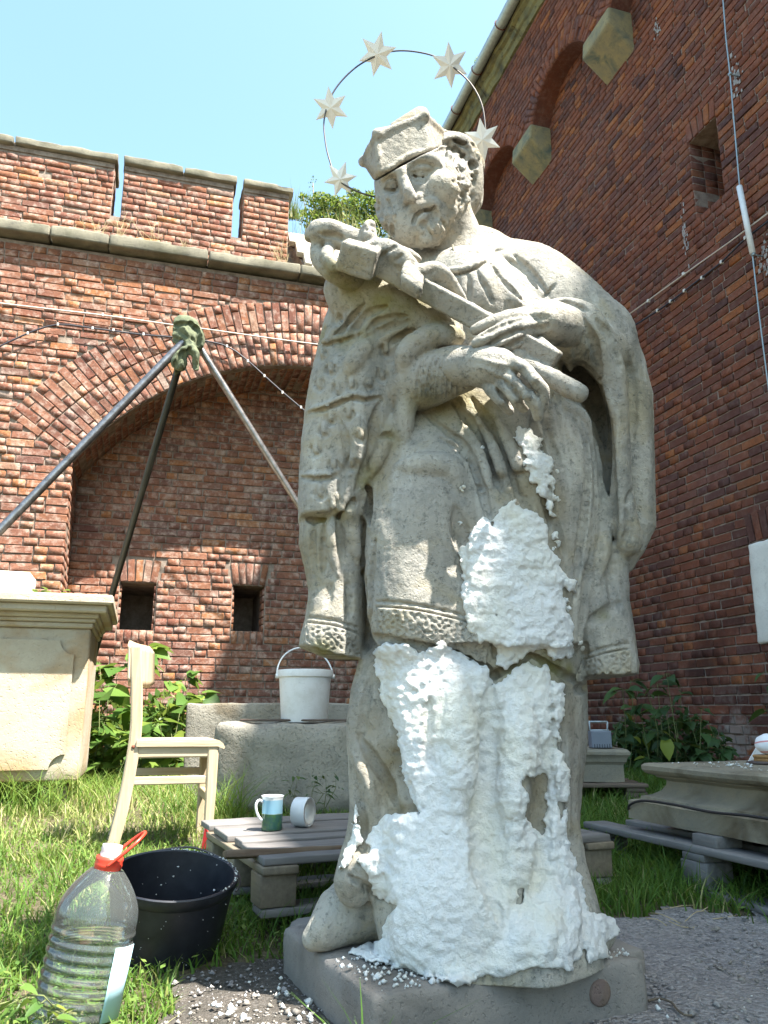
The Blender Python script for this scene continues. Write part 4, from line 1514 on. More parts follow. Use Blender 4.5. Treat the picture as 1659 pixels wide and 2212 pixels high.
HATP = [(815, 290, .165), (784, 349, .03), (918, 250, .155), (962, 292, -.03), (820, 374, .150), (812, 392, .02), (926, 322, .145), (960, 316, -.02)]
hv.hull([P3(u_, v_, q_) for u_, v_, q_ in HATP] + [P3(u_, v_, q_ + .10) for u_, v_, q_ in HATP] + [P3(u_, v_ - 40, q_) for u_, v_, q_ in HATP[:4]], k=.004, mode=-1, rnd=.004)
hb = Vol((P3(760, 350, .05)[0], Y0 - .30 * SC_, P3(900, 420, .2)[2]), (P3(1000, 350, .0)[0], Y0 + .14, P3(900, 215, .02)[2]), .0034)
A_, B2, C2, D2 = P3(815, 290, .165), P3(784, 349, .03), P3(918, 250, .155), P3(962, 292, -.03)
a_, b2, c2, d2 = P3(820, 372, .150), P3(812, 392, .02), P3(926, 322, .145), P3(964, 316, -.02)
hb.hull([A_, B2, C2, D2, a_, b2, c2, d2], k=.01, rnd=.008, grow=.004)
hb.stroke([(819, 380), (845, 362), (880, 338), (926, 322)], 4, .5, 1)
for Q in (A_, B2, C2, D2):
    hb.cap(Q, Q * .92 + np.mean([A_, B2, C2, D2], 0) * .08, .010, .012, .016)
for s__, e__ in ((A_, C2), (A_, B2), (C2, D2)):
    hb.cap(s__, e__, .008, .008, .010)
ctr_ = np.mean([A_, B2, C2, D2], 0) + np.array([0, .0, .02])
hb.hull([P3(840, 266, .06), P3(905, 231, .05), P3(924, 233, .03), P3(926, 250, .03), P3(850, 285, .06), P3(905, 228, .02), P3(845, 268, .03), P3(925, 255, .0), P3(850, 325, .06), P3(915, 300, .06), P3(855, 325, .02), P3(920, 300, .0)], k=.008, rnd=.006)
hb.stroke([(813, 300), (819, 340), (819, 372)], 5, .3, 1)
# ---------------- poultice (white paper pulp pressed on the stone)
def poly_px(pts, ox, oy, sc):
    return [(x / sc + ox, y / sc + oy) for x, y in pts]
PA = poly_px([(970, 400), (1020, 375), (1100, 380), (1160, 450), (1230, 500), (1210, 590), (1330, 680), (1350, 760), (1310, 830), (1360, 900), (1300, 1000), (1350, 1070), (1330, 1120), (1350, 1220), (1310, 1210), (1260, 1080), (1170, 1000), (1190, 920), (1110, 890), (1100, 800), (1050, 720), (1080, 680), (1040, 600), (980, 500)], 891, 837, 4.389)
PB = poly_px([(765, 310), (800, 270), (850, 165), (900, 210), (930, 150), (980, 110), (1030, 130), (1090, 160), (1130, 210), (1130, 280), (1170, 330), (1200, 410), (1245, 440), (1245, 480), (1195, 470), (1195, 520), (1225, 590), (1240, 640), (1230, 700), (1250, 745), (1160, 770), (1110, 720), (1050, 740), (1000, 780), (960, 810), (920, 770), (920, 700), (850, 690), (800, 640), (790, 560), (770, 500), (780, 400)], 594, 1026, 1.92)
PC = poly_px([(410, 720), (450, 700), (540, 700), (610, 740), (690, 690), (730, 720), (780, 740), (850, 790), (890, 790), (893, 880), (960, 840), (1010, 790), (1060, 785), (1140, 800), (1145, 860), (1195, 870), (1200, 960), (1180, 1060), (1175, 1130), (1215, 1210)], 594, 1026, 1.92) + \
     poly_px([(1222, 180), (1215, 330), (1205, 420), (1225, 520), (1270, 640), (1300, 775), (1350, 780), (1420, 800), (1420, 870), (1370, 900), (1390, 960), (1300, 990), (1285, 930), (1225, 1015), (1150, 1010), (1080, 1000), (1000, 1030), (940, 1050), (870, 1035), (800, 1080), (700, 1060), (560, 1020), (430, 985), (300, 945), (350, 920), (440, 890), (450, 850), (470, 790), (500, 750), (480, 730), (410, 710), (400, 660), (360, 600), (350, 545), (390, 530), (385, 480), (400, 430), (460, 370), (540, 370), (600, 360), (570, 300), (540, 230), (530, 150), (500, 60)], 594, 1566, 1.92) + \
     poly_px([(500, 1140), (510, 1070), (480, 1010), (450, 960), (430, 900), (440, 860), (410, 790)], 594, 1026, 1.92)
PD = poly_px([(335, 320), (350, 400), (362, 480), (335, 520), (300, 595), (268, 595), (290, 530), (320, 460), (328, 390)], 594, 1566, 1.92)
HO = [poly_px([(1045, 205), (1130, 200), (1125, 330), (1115, 460), (1060, 420), (1035, 380), (1050, 300), (1025, 230)], 594, 1566, 1.92),
      poly_px([(1180, 320), (1205, 320), (1200, 380), (1180, 400)], 594, 1566, 1.92), poly_px([(1005, 680), (1030, 680), (1030, 750), (1000, 740)], 594, 1566, 1.92)]
def poly_sdf(poly, U, V):
    p = np.array(poly)
    d = np.full(U.shape, 1e9)
    ins = np.zeros(U.shape, bool)
    for i in range(len(p)):
        a, b__ = p[i], p[(i + 1) % len(p)]
        e = b__ - a
        t = np.clip(((U - a[0]) * e[0] + (V - a[1]) * e[1]) / (e @ e + 1e-9), 0, 1)
        d = np.minimum(d, np.hypot(U - a[0] - t * e[0], V - a[1] - t * e[1]))
        c = ((a[1] > V) != (b__[1] > V)) & (U < (b__[0] - a[0]) * (V - a[1]) / (b__[1] - a[1] + 1e-12) + a[0])
        ins ^= c
    return np.where(ins, -d, d)
ST = 3.0
gu = np.arange(640, 1420, ST); gv = np.arange(900, 2160, ST)
GU, GV = np.meshgrid(gu, gv, indexing='ij')
cov = np.minimum.reduce([poly_sdf(p, GU, GV) for p in (PA, PB, PC, PD)])
wet = cov.copy()
for h_ in HO:
    cov = np.maximum(cov, -poly_sdf(h_, GU, GV))
ragged = np.array([mnoise.noise(Vector((u * .045, v * .045, 0))) * 7 + mnoise.noise(Vector((u * .12, v * .12, 5))) * 8 + mnoise.noise(Vector((u * .3, v * .3, 9))) * 6 for u, v in zip(GU.ravel(), GV.ravel())]).reshape(GU.shape)
cov = cov + ragged
# block on which the statue stands: front-left, front-right corners
K0, K1 = atz(807, 2154, BZ), atz(1396, 2066, BZ)
KX = (K1 - K0); KW = np.linalg.norm(KX); KX /= KW
KY = np.array([-KX[1], KX[0], 0])
KD = .52
def blocksdf(X, Y, Z):
    lx = (X - K0[0]) * KX[0] + (Y - K0[1]) * KX[1]
    ly = (X - K0[0]) * KY[0] + (Y - K0[1]) * KY[1]
    return np.maximum(np.maximum(-lx, lx - KW), np.maximum(np.maximum(-ly, ly - KD), Z - BZ))
X, Y, Z = body.ax[0][:, None, None], body.ax[1][None, :, None], body.ax[2][None, None, :]
full = body.twin(np.minimum(body.a, blocksdf(X, Y, Z).astype(np.float32)))
zlim = body.lo[2] + .0
Hp, okp = full.hit(GU.ravel(), GV.ravel())
hitY = np.where(okp, Hp[:, 1], 9).reshape(GU.shape)
near = np.argwhere(full.a < .045)
near = near[full.a[near[:, 0], near[:, 1], near[:, 2]] > -.035]
Pn = body.lo + near * body.h
dl = Pn - np.array([0, 0, CAMH])
f_ = dl[:, 1] * math.cos(PITCH) + dl[:, 2] * math.sin(PITCH)
pu = dl[:, 0] / f_ * FPX + 829.5
pv = 1106 - (-dl[:, 1] * math.sin(PITCH) + dl[:, 2] * math.cos(PITCH)) / f_ * FPX
iu = np.clip(np.rint((pu - gu[0]) / ST).astype(int), 0, len(gu) - 1)
iv = np.clip(np.rint((pv - gv[0]) / ST).astype(int), 0, len(gv) - 1)
fu = np.clip((pu - gu[0]) / ST, 0, len(gu) - 1.001); fv = np.clip((pv - gv[0]) / ST, 0, len(gv) - 1.001)
i0, j0 = fu.astype(int), fv.astype(int); tu, tv = fu - i0, fv - j0
cv = (cov[i0, j0] * (1 - tu) * (1 - tv) + cov[i0 + 1, j0] * tu * (1 - tv) + cov[i0, j0 + 1] * (1 - tu) * tv + cov[i0 + 1, j0 + 1] * tu * tv) * px(1000, 1600, .1)
behind = Pn[:, 1] - hitY[iu, iv]
sel_ = (cv < .03) & (behind < .11) & (Pn[:, 2] > BZ - .004)
nz = np.zeros(len(near))
idx = np.where(sel_)[0]
nz[idx] = [mnoise.noise(Vector(p * 14)) * .005 + mnoise.noise(Vector((p[0] * 30, p[1] * 30, p[2] * 55))) * .0042 + mnoise.noise(Vector(p * 90)) * .0026 + mnoise.noise(Vector(p * 160)) * .0016 for p in Pn[idx]]
dst = full.a[near[:, 0], near[:, 1], near[:, 2]]
th_ = .0135 + nz - .006 * np.clip((cv + .02) / .02, 0, 1)
pd = np.where(sel_, np.maximum(np.maximum(dst - th_, cv), -(dst + .022)), .05)
pv_ = body.twin(np.full(body.a.shape, .05, np.float32))
pv_.a[near[:, 0], near[:, 1], near[:, 2]] = pd

# ---------------- meshes
def mat_statue():
    t = NT('statue_sandstone', .85, .2)
    c = t.mix(t.ramp(t.noise(6, 5, .65), [(.35, 0.0), (.68, 1.0)]), (.39, .36, .30), (.285, .27, .245))
    c = t.mix(t.math('MULTIPLY', t.ramp(t.noise(3.4, 5, .7, dist=.8), [(.50, 0.0), (.64, 1.0)]), .6), c, (.31, .25, .14))
    c = t.mix(t.math('MULTIPLY', t.ramp(t.noise(10, 7, .78), [(.52, 0.0), (.66, 1.0)]), .7), c, (.16, .16, .145))
    c = t.mix(t.math('MULTIPLY', t.ramp(t.noise(55, 5, .8), [(.55, 0.0), (.64, 1.0)]), .6), c, (.09, .09, .08))
    st_ = t.noise(3.2, 5, .65, src=t.mapped((4, 4, .55)))
    c = t.mix(t.ramp(st_, [(.54, 0.0), (.70, .55)]), c, (.13, .125, .11))
    c = t.mix(t.ramp(t.noise(4.1, 4, .6, src=t.mapped((5, 5, .7), (0, 0, 1))), [(.56, 0.0), (.70, .45)]), c, (.52, .50, .45))
    al = t.math('MULTIPLY', t.attr('algae').outputs['Fac'], t.ramp(t.noise(20, 5, .7), [(.25, .55), (.6, 1.0)]), True)
    c = t.mix(al, c, (.20, .175, .055))
    we = t.math('MULTIPLY', t.attr('wet').outputs['Fac'], t.ramp(t.noise(7, 4, .7), [(.3, .5), (.6, 1.0)]), True)
    c = t.mix(we, c, (.19, .145, .075))
    gr = t.math('MULTIPLY', t.attr('grime_shade').outputs['Fac'], t.ramp(t.noise(26, 6, .75), [(.35, .2), (.62, 1.0)]), True)  # grime tone that also darkens hollows as painted shade
    c = t.mix(gr, c, (.07, .07, .06))
    t.color(c)
    h = t.math('ADD', t.noise(60, 6, .72), t.math('MULTIPLY', t.noise(210, 3, .6), .4))
    h = t.math('SUBTRACT', h, t.math('MULTIPLY', t.ramp(t.noise(120, 2, .5), [(.62, 0.0), (.70, 1.0)]), .7))
    t.bump(h, .75, .006)
    return t.m
M['statue'] = mat_statue()
def mat_pulp():
    t = NT('white_paper_pulp', .95, .1)
    c = t.mix(t.ramp(t.noise(5, 4, .6), [(.45, 0.0), (.7, 1.0)]), (.88, .88, .87), (.86, .82, .70))
    c = t.mix(t.ramp(t.noise(70, 3, .7), [(.66, 0.0), (.76, .5)]), c, (.5, .48, .42))
    t.color(c)
    t.bump(t.math('ADD', t.noise(120, 6, .8), t.math('MULTIPLY', t.noise(45, 4, .7), 1.3)), 1.0, .008)
    return t.m
M['pulp'] = mat_pulp()
def add_attr(o, name, vals):
    a = o.data.attributes.new(name, 'FLOAT', 'POINT')
    a.data.foreach_set('value', np.clip(vals, 0, 1).astype(np.float32))
# stains: patches set as balls; the grime ones also paint shade into hollows
def stain_balls(lst):
    H, ok = body.hit(np.array([x[0] for x in lst], float), np.array([x[1] for x in lst], float))
    H2, ok2 = cr.hit(np.array([x[0] for x in lst], float), np.array([x[1] for x in lst], float))
    out = []
    for i, x in enumerate(lst):
        p = H2[i] if ok2[i] and (not ok[i] or H2[i][1] < H[i][1]) else H[i]
        if ok[i] or ok2[i]: out.append((p, x[2] * px(x[0], x[1]), x[3]))
    return out
ALG = stain_balls([(760, 620, 40, .9), (830, 650, 45, .9), (870, 665, 40, .8), (900, 655, 40, .7), (720, 590, 30, .8), (800, 610, 34, .9), (950, 690, 34, .6), (990, 710, 30, .6), (1000, 860, 45, .7), (960, 880, 50, .6), (1050, 890, 40, .6), (1020, 920, 50, .5), (1070, 930, 40, .5), (925, 860, 30, .7), (1095, 860, 26, .5),
                   (700, 725, 24, .6), (745, 735, 24, .6), (785, 720, 24, .5), (845, 945, 26, .6), (800, 1020, 24, .7), (785, 1040, 22, .7), (700, 1120, 26, .9), (740, 1105, 22, .8), (700, 1408, 30, 1.), (740, 1418, 26, 1.), (765, 1425, 24, 1.), (1180, 1440, 50, 1.), (1120, 1450, 40, 1.), (1230, 1450, 30, .9), (1010, 1420, 24, .6), (1300, 1330, 18, .5), (900, 870, 30, .6), (870, 385, 20, .5), (850, 410, 20, .6)])
WET = stain_balls([(800, 1560, 50, .5), (850, 1640, 50, .9), (845, 1700, 45, 1.), (870, 1760, 45, 1.), (800, 1650, 45, .5), (790, 1780, 30, .7), (1010, 1130, 30, .5), (1180, 1090, 55, .8), (1160, 1040, 50, .7), (1205, 1180, 40, .8), (1140, 960, 30, .5), (840, 1460, 40, .6), (820, 1440, 30, .5), (1160, 1700, 50, .8), (1230, 1550, 45, .5), (1060, 1440, 30, .5), (1220, 1900, 40, .4), (790, 1850, 25, .6), (985, 1150, 24, .4), (1215, 1300, 30, .6)])
GRIME_SHADE = stain_balls([(930, 850, 30, .9), (955, 835, 28, .8), (900, 890, 30, .8), (1270, 790, 40, .9), (1290, 830, 40, 1.), (1310, 900, 30, .8), (1255, 775, 26, .8), (1060, 1000, 26, .7), (1045, 960, 24, .6), (1085, 1040, 24, .6), (720, 1395, 30, .6), (760, 1395, 26, .6), (1270, 1450, 34, .5), (1215, 1480, 26, .9), (800, 1110, 24, .7), (780, 830, 22, .4), (730, 1170, 18, .6), (680, 1160, 14, .5), (1300, 1020, 18, .7), (1330, 1160, 18, .8), (1280, 905, 14, .6), (840, 410, 18, .5), (985, 380, 24, .5), (915, 285, 16, .8), (870, 690, 20, .4), (1325, 1110, 14, .6)])
def field(V, lst):
    out = np.zeros(len(V))
    for p, r, w_ in lst:
        d2 = np.sum((V - p) ** 2, axis=1) / (r * r)
        out = np.maximum(out, w_ * np.exp(-d2 * 1.2) * (d2 < 5))
    return out
ST_ = empty('stone_statue', (P3(1020, 1500)[0], Y0, BZ), 'tall grey stone statue of a bearded saint holding a crucifix, legs covered in white pulp', 'statue')
def carve(v, name, specs, parent=ST_, mat='statue'):
    V, Fq = v.mesh()
    N = vnormals(V, Fq)
    V = roughen(V, N, specs)
    o = mk(name, V, Fq, M[mat], parent, True)
    if mat == 'statue':
        add_attr(o, 'algae', field(V, ALG)); add_attr(o, 'wet', field(V, WET)); add_attr(o, 'grime_shade', field(V, GRIME_SHADE))
    return o
sp = [(30, .0012), (90, .0010)]
carve(body, 'robe', sp)
def lace_band(i, top, bot, n, seed, hol):
    g = np.random.default_rng(seed)
    bt = []
    acc = 0
    for j, p in enumerate(bot):                          # scalloped lower edge
        if j: acc += np.hypot(*(bot[j] - bot[j - 1]))
        bt.append(p + np.array([0, 6 * abs(math.sin(acc / 9.5))]))
    poly = [tuple(p) for p in top] + [tuple(p) for p in bt[::-1]]
    U = np.array(poly)
    us, vs = np.meshgrid(np.arange(U[:, 0].min(), U[:, 0].max(), 8), np.arange(U[:, 1].min(), U[:, 1].max(), 8), indexing='ij')
    H, ok = body.hit(us.ravel(), vs.ravel())
    H = H[ok & (poly_sdf(poly, us, vs).ravel() < 4)]
    fh = .0026
    Vf = Vol(H.min(0) - .03, H.max(0) + .03, fh)
    idx = [np.clip((a_ - body.lo[k]) / body.h, 0, body.n[k] - 1.001) for k, a_ in enumerate(Vf.ax)]
    A = body.a
    for k in range(3):                                   # separable linear resampling
        i0 = idx[k].astype(int); t_ = (idx[k] - i0).reshape([-1 if q == k else 1 for q in range(3)]).astype(np.float32)
        A = np.take(A, i0, axis=k) * (1 - t_) + np.take(A, i0 + 1, axis=k) * t_
    X, Y, Z = np.meshgrid(*Vf.ax, indexing='ij')
    P_ = np.stack([X, Y, Z], -1).reshape(-1, 3)
    d_ = P_ - np.array([0, 0, CAMH]); f2 = d_[:, 1] * math.cos(PITCH) + d_[:, 2] * math.sin(PITCH)
    pu2 = d_[:, 0] / f2 * FPX + 829.5; pv2 = 1106 - (-d_[:, 1] * math.sin(PITCH) + d_[:, 2] * math.cos(PITCH)) / f2 * FPX
    a = A.ravel().astype(np.float64)
    nearm = np.abs(a) < .02
    m = np.full(len(a), .05)
    qq = np.where(nearm)[0]
    ms_ = poly_sdf(poly, pu2[qq], pv2[qq]) * px(1000, 1350, .1)
    iu2 = np.clip(np.rint((pu2[qq] - gu[0]) / ST).astype(int), 0, len(gu) - 1); iv2 = np.clip(np.rint((pv2[qq] - gv[0]) / ST).astype(int), 0, len(gv) - 1)
    bh = P_[qq, 1] - hitY[iu2, iv2]
    m[qq] = np.where(bh < .09, np.maximum(np.maximum(a[qq] - .0036, ms_), -(a[qq] + .008)), .05)
    Vf.a = m.reshape(X.shape).astype(np.float32)
    placed = []
    for _ in range(6000):
        if len(placed) >= n: break
        t = g.uniform(0.01, .99); w = g.uniform(.12, .90)
        c = top[int(t * (len(top) - 1))] * (1 - w) + bot[int(t * (len(bot) - 1))] * w
        if all(np.hypot(*(c - q)) > hol * 1.75 for q in placed):
            placed.append(c)
            an = g.uniform(0, PI); dx, dy = math.cos(an) * hol * .45, math.sin(an) * hol * .45
            Hh, ok = Vf.hit(np.array([c[0] - dx, c[0] + dx]), np.array([c[1] - dy, c[1] + dy]))
            if ok.all(): Vf.cap(Hh[0], Hh[1], .0029 * g.uniform(.8, 1.15), .0029, .0012, -1)
    o = carve(Vf, 'lace_band', [(90, .0006)])
for i_, b_ in enumerate(BANDS):
    lace_band(i_, *b_)
carve(hv, 'head', [(45, .0006), (120, .0007)])
carve(hb, 'biretta', [(18, .002), (90, .0009)])
carve(cr, 'crucifix', [(30, .0016), (90, .0010)])
carve(hd1, 'hand', [(60, .0012)])
carve(hd2, 'hand', [(60, .0012)])
pulp_o = carve(pv_, 'pulp_poultice', [(90, .0018), (190, .0013)], mat='pulp')
pulp_o['label'] = 'thick white paper pulp pressed over the lower robe'
# crumbs of pulp stuck to the robe
mb = MB()
for (u, v, r) in [(1040, 968, 5), (995, 1055, 4), (1000, 1052, 3), (995, 1130, 4), (1205, 1020, 4), (1120, 990, 2), (1122, 988, 2), (1198, 1160, 6), (1202, 1172, 7), (1198, 1185, 5), (1222, 1300, 6), (1226, 1315, 6), (1252, 1385, 5), (1258, 1400, 5), (1205, 1080, 4), (1200, 1075, 4)]:
    H, ok = body.hit(np.array([u]), np.array([v]))
    if ok[0]:
        for k_ in range(3):
            c = H[0] + rng.normal(0, .002, 3)
            r_ = r * .0011 * rng.uniform(.6, 1)
            V = []
            mb.box(c, rng.normal(0, .3, 3) + [1, 0, 0], rng.normal(0, .3, 3) + [0, 1, 0], rng.normal(0, .3, 3) + [0, 0, 1], r_, r_, r_, r_ * .6)
mb.build('pulp_crumb', M['pulp'], ST_, True, kind='stuff')
# halo: wire ring and five six-pointed stars
HC = P3(872, 265, -.02)
M['wire'] = mat_plain('halo_wire', (.10, .09, .085), .5, .5, 0, .8)
M['star'] = mat_plain('star_white', (.80, .78, .74), .5, .4)
ring_px = [(1050, 290, .02), (1042, 230, .02), (1020, 185, .02), (985, 150, .02), (945, 124, .02), (900, 112, .02), (855, 110, .02), (815, 120, .02), (772, 143, .02), (735, 178, .02), (712, 215, .02), (700, 260, .02), (702, 300, .02), (710, 340, .02), (728, 385, .02), (760, 408, .02), (800, 423, .02), (850, 432, -.02)]
Rp = spline([(u, v, q) for u, v, q in ring_px], 10)
mb = MB()
mb.tube([P3(u, v, q) for u, v, q in Rp], .0022, 6)
ring = mb.build('halo_ring', M['wire'], ST_, True)
for (u, v, R_, a0, ty) in [(815, 117, 39, -12, .2), (972, 141, 40, 3, -.35), (714, 233, 38, 8, .25), (735, 387, 35, -18, .2), (1042, 302, 40, 5, -.3)]:
    C = P3(u, v, .022)
    r_ = R_ * px(u, v)
    d = -rays(u, v); d /= np.linalg.norm(d)
    X_ = np.cross(UP, d); X_ /= np.linalg.norm(X_); Z_ = np.cross(d, X_)
    X_ = X_ * math.cos(ty) + d * math.sin(ty)
    V = [C + d * .008]
    for k_ in range(12):
        a = rad(90 + a0 + 30 * k_)
        rr = r_ if k_ % 2 == 0 else r_ * .48
        V.append(C + X_ * rr * math.cos(a) + Z_ * rr * math.sin(a))
    V.append(C - d * .004)
    Fc = [(0, 1 + k_, 1 + (k_ + 1) % 12) for k_ in range(12)] + [(13, 1 + (k_ + 1) % 12, 1 + k_) for k_ in range(12)]
    o = mk('star', V, Fc, M['star'], ring)
# thin wire fixing the halo down to the collar
mb = MB()
mb.tube([P3(978, 530, .10), P3(985, 560, .125), P3(992, 592, .14)], .003, 6)
mb.build('halo_wire', M['cap_stone'], ST_, True)

# ---------------- the block under the statue
M['block'] = mat_stone('grey_sandstone_block', (.25, .225, .20), (.18, .17, .16), stain=(.11, .095, .08), stain_amt=.7, dark_amt=.35, sc=1.2)
bl = empty('stone_block', K0 + KX * KW / 2 + KY * .26 - UP * BZ, 'rough grey rectangular stone block directly under the statue, strewn with white crumbs', 'stone block')
c = K0 + KX * KW / 2 + KY * KD / 2
rough_block('block_body', (c[0], c[1], BZ - .11), KX, KY, UP, KW / 2, KD / 2, .11, M['block'], bl, r=.012, amp=.004, res=.022, chip=.004)
# round reddish stain on the front face, modelled as a thin disc
cm = atplane(1290, 2190, KY, float(K0 @ KY - CAMH * 0)) if False else K0 + KX * KW * .80 - UP * .05 - KY * .001
mb = MB()
mb.lathe(cm, -KY, [(0, .003), (.020, .003), (.024, .001), (.024, -.01)], 20)
mb.build('red_stain_disc', mat_stone('red_stain_disc', (.17, .12, .105), (.14, .105, .095)), bl, True)
# ================================================================== ground
def gz(x, y):
    x = np.asarray(x, float); y = np.asarray(y, float)
    t = np.clip((y - 2.0) / 1.5, 0, 1)
    z = .075 * t * t * (3 - 2 * t) + .03 * np.clip((y - 3.5) / 2, 0, 1)
    r = np.clip((x - .4) / .6, 0, 1)
    z = z * (1 - .5 * r * np.clip((5.2 - y) / 1.5, 0, 1))
    return z + .010 * np.sin(x * 3.1 + 1) * np.sin(y * 2.3) * np.clip((y - 1.5), 0, 1)
mb = MB()
def grid_sheet(name, xs, ys, fz, mat, kind='structure', sm=True):
    XX, YY = np.meshgrid(xs, ys, indexing='ij')
    V = np.stack([XX.ravel(), YY.ravel(), fz(XX, YY).ravel()], 1)
    nx, ny = len(xs), len(ys)
    i, j = np.meshgrid(np.arange(nx - 1), np.arange(ny - 1), indexing='ij')
    a = (i * ny + j).ravel()
    return mk(name, V, np.stack([a, a + ny, a + ny + 1, a + 1], 1), mat, None, sm, kind)
def mat_ground():
    t = NT('soil_ground', .95, .1)
    c = t.mix(t.ramp(t.noise(3, 5, .6), [(.4, 0.0), (.62, 1.0)]), (.13, .105, .07), (.07, .065, .035))
    c = t.mix(t.ramp(t.noise(40, 5, .7), [(.45, 0.0), (.7, .7)]), c, (.22, .185, .12))
    t.color(c)
    t.bump(t.noise(60, 6, .75), .9, .015)
    return t.m
M['ground'] = mat_ground()
def gzn(X, Y):
    return gz(X, Y) + .010 * np.array([mnoise.noise(Vector((x * 4, y * 4, 0))) + .5 * mnoise.noise(Vector((x * 13, y * 13, 3))) for x, y in zip(X.ravel(), Y.ravel())]).reshape(X.shape)
xs = np.concatenate([[-60, -20, -8], np.arange(-4, 5, .07), [9, 20, 60]])
ys = np.concatenate([[-40, -10, -2, 0, .6], np.arange(1.0, 9.4, .07), [12, 20, 60]])
grid_sheet('ground', xs, ys, gzn, M['ground'])
# bare gravel yard (right) and trodden soil (left of the block)
def mat_gravel():
    t = NT('gravel', .95, .15)
    v = t.n('ShaderNodeTexVoronoi'); v.inputs['Scale'].default_value = 95
    t.L(t.pos(), v.inputs['Vector'])
    c = t.ramp(v.outputs['Color'], [(0, (.20, .19, .19)), (.5, (.32, .30, .30)), (.8, (.42, .395, .385)), (1, (.13, .12, .12))])
    c = t.mix(t.ramp(t.noise(4, 5, .65), [(.4, 0.0), (.65, .6)]), c, (.37, .34, .32))
    c = t.mix(t.ramp(t.noise(160, 3, .7), [(.5, 0.0), (.7, .6)]), c, (.10, .095, .09))
    t.color(c)
    t.bump(t.math('ADD', t.noise(120, 5, .8), t.math('MULTIPLY', v.outputs['Distance'], -1.5)), 1.0, .008)
    return t.m
M['gravel'] = mat_gravel()
def in_gravel(x, y):
    w = .05 * np.sin(x * 9) + .04 * np.sin(x * 23 + 1)
    return (x > .35) & (y < 2.46 + w + .08 * (x - .7))
def in_soil(x, y):
    w = .05 * np.sin(x * 14) + .05 * np.sin(y * 17)
    return (((x + .20) / (.23 + w)) ** 2 + ((y - 1.80) / .30) ** 2 < 1) | ((x > -.34 + w) & (y < 1.60) & (x < .4)) | ((x > -.1) & (x < .4) & (y < 2.2))
def patch(name, f, x0, x1, y0, y1, mat, step=.022, dz=.006):
    xs, ys = np.arange(x0, x1, step), np.arange(y0, y1, step)
    V = []; idx = {}; Fc = []
    for i, x in enumerate(xs[:-1]):
        for j, y in enumerate(ys[:-1]):
            if f(x + step / 2, y + step / 2):
                q = []
                for a, b_ in ((0, 0), (1, 0), (1, 1), (0, 1)):
                    k = (i + a, j + b_)
                    if k not in idx:
                        idx[k] = len(V)
                        X_, Y_ = xs[k[0]], ys[k[1]]
                        V.append((X_, Y_, float(gzn(np.array([X_]), np.array([Y_]))[0]) + dz + .004 * mnoise.noise(Vector((X_ * 30, Y_ * 30, 1)))))
                    q.append(idx[k])
                Fc.append(q)
    return mk(name, V, Fc, mat, None, True, 'structure')
patch('gravel_yard', in_gravel, .35, 3.4, .9, 2.75, M['gravel'], .03)
t = NT('shade_darkened_soil', .95, .1)  # dark soil, toned darker still in place of missing shade
c = t.mix(t.ramp(t.noise(5, 5, .65), [(.4, 0.0), (.65, 1.0)]), (.115, .10, .085), (.07, .065, .055))
c = t.mix(t.ramp(t.noise(90, 4, .7), [(.5, 0.0), (.68, .7)]), c, (.19, .175, .16))
t.color(c); t.bump(t.math('ADD', t.noise(50, 6, .75), t.noise(150, 3, .6)), 1.0, .012)
patch('trodden_soil', in_soil, -.6, .4, 1.1, 2.3, t.m, .03, .0055)

# ================================================================== grass
def mat_leafy(name, stops, attr='gv', trans=.35, rough=.6):
    t = NT(name, rough, .3)
    a = t.attr(attr).outputs['Fac']
    r = t.math('FRACT', t.math('ADD', a, t.n('ShaderNodeObjectInfo').outputs['Random'])) if attr == 'lv' else a
    c = t.ramp(r, stops)
    t.color(c)
    tr = t.n('ShaderNodeBsdfTranslucent')
    cc = t.mix(.5, c, (.25, .33, .05))
    t.L(cc, tr.inputs[0])
    mx = t.n('ShaderNodeMixShader')
    mx.inputs[0].default_value = trans
    t.L(t.b.outputs[0], mx.inputs[1]); t.L(tr.outputs[0], mx.inputs[2])
    out = [n for n in t.t.nodes if n.type == 'OUTPUT_MATERIAL'][0]
    t.L(mx.outputs[0], out.inputs[0])
    return t.m
GS = [(0, (.035, .085, .012)), (.35, (.075, .165, .022)), (.62, (.135, .215, .035)), (.80, (.26, .28, .08)), (1, (.46, .41, .22))]
M['grass'] = mat_leafy('grass_blade', GS)
def blades(name, X, Y, Z, h, w, lean, gv, mat, label=None, cat=None, segs=3, kind='stuff', droop=1.0):
    n = len(X)
    an = rng.uniform(0, 2 * PI, n)
    fa = an + rng.normal(0, .6, n)
    L = lean * h
    V = np.zeros((n, (segs + 1) * 2, 3))
    sx, sy = -np.sin(fa) * w, np.cos(fa) * w
    for k in range(segs + 1):
        t = k / segs
        ww = (1 - t) ** .7 if k < segs else .06
        cx = X + np.cos(an) * L * t ** 2 * droop
        cy = Y + np.sin(an) * L * t ** 2 * droop
        cz = Z + h * (t - .25 * lean * t * t)
        V[:, 2 * k] = np.stack([cx - sx * ww, cy - sy * ww, cz], 1)
        V[:, 2 * k + 1] = np.stack([cx + sx * ww, cy + sy * ww, cz], 1)
    base = (np.arange(n) * (segs + 1) * 2)[:, None]
    Fq = np.concatenate([base + np.array([2 * k, 2 * k + 1, 2 * k + 3, 2 * k + 2]) for k in range(segs)], 0)
    o = mk(name, V.reshape(-1, 3), Fq, mat, None, True, kind)
    a = o.data.attributes.new('gv', 'FLOAT', 'POINT')
    a.data.foreach_set('value', np.repeat(np.clip(gv, 0, 1), (segs + 1) * 2).astype(np.float32))
    if label: tag(o, label, cat)
    return o
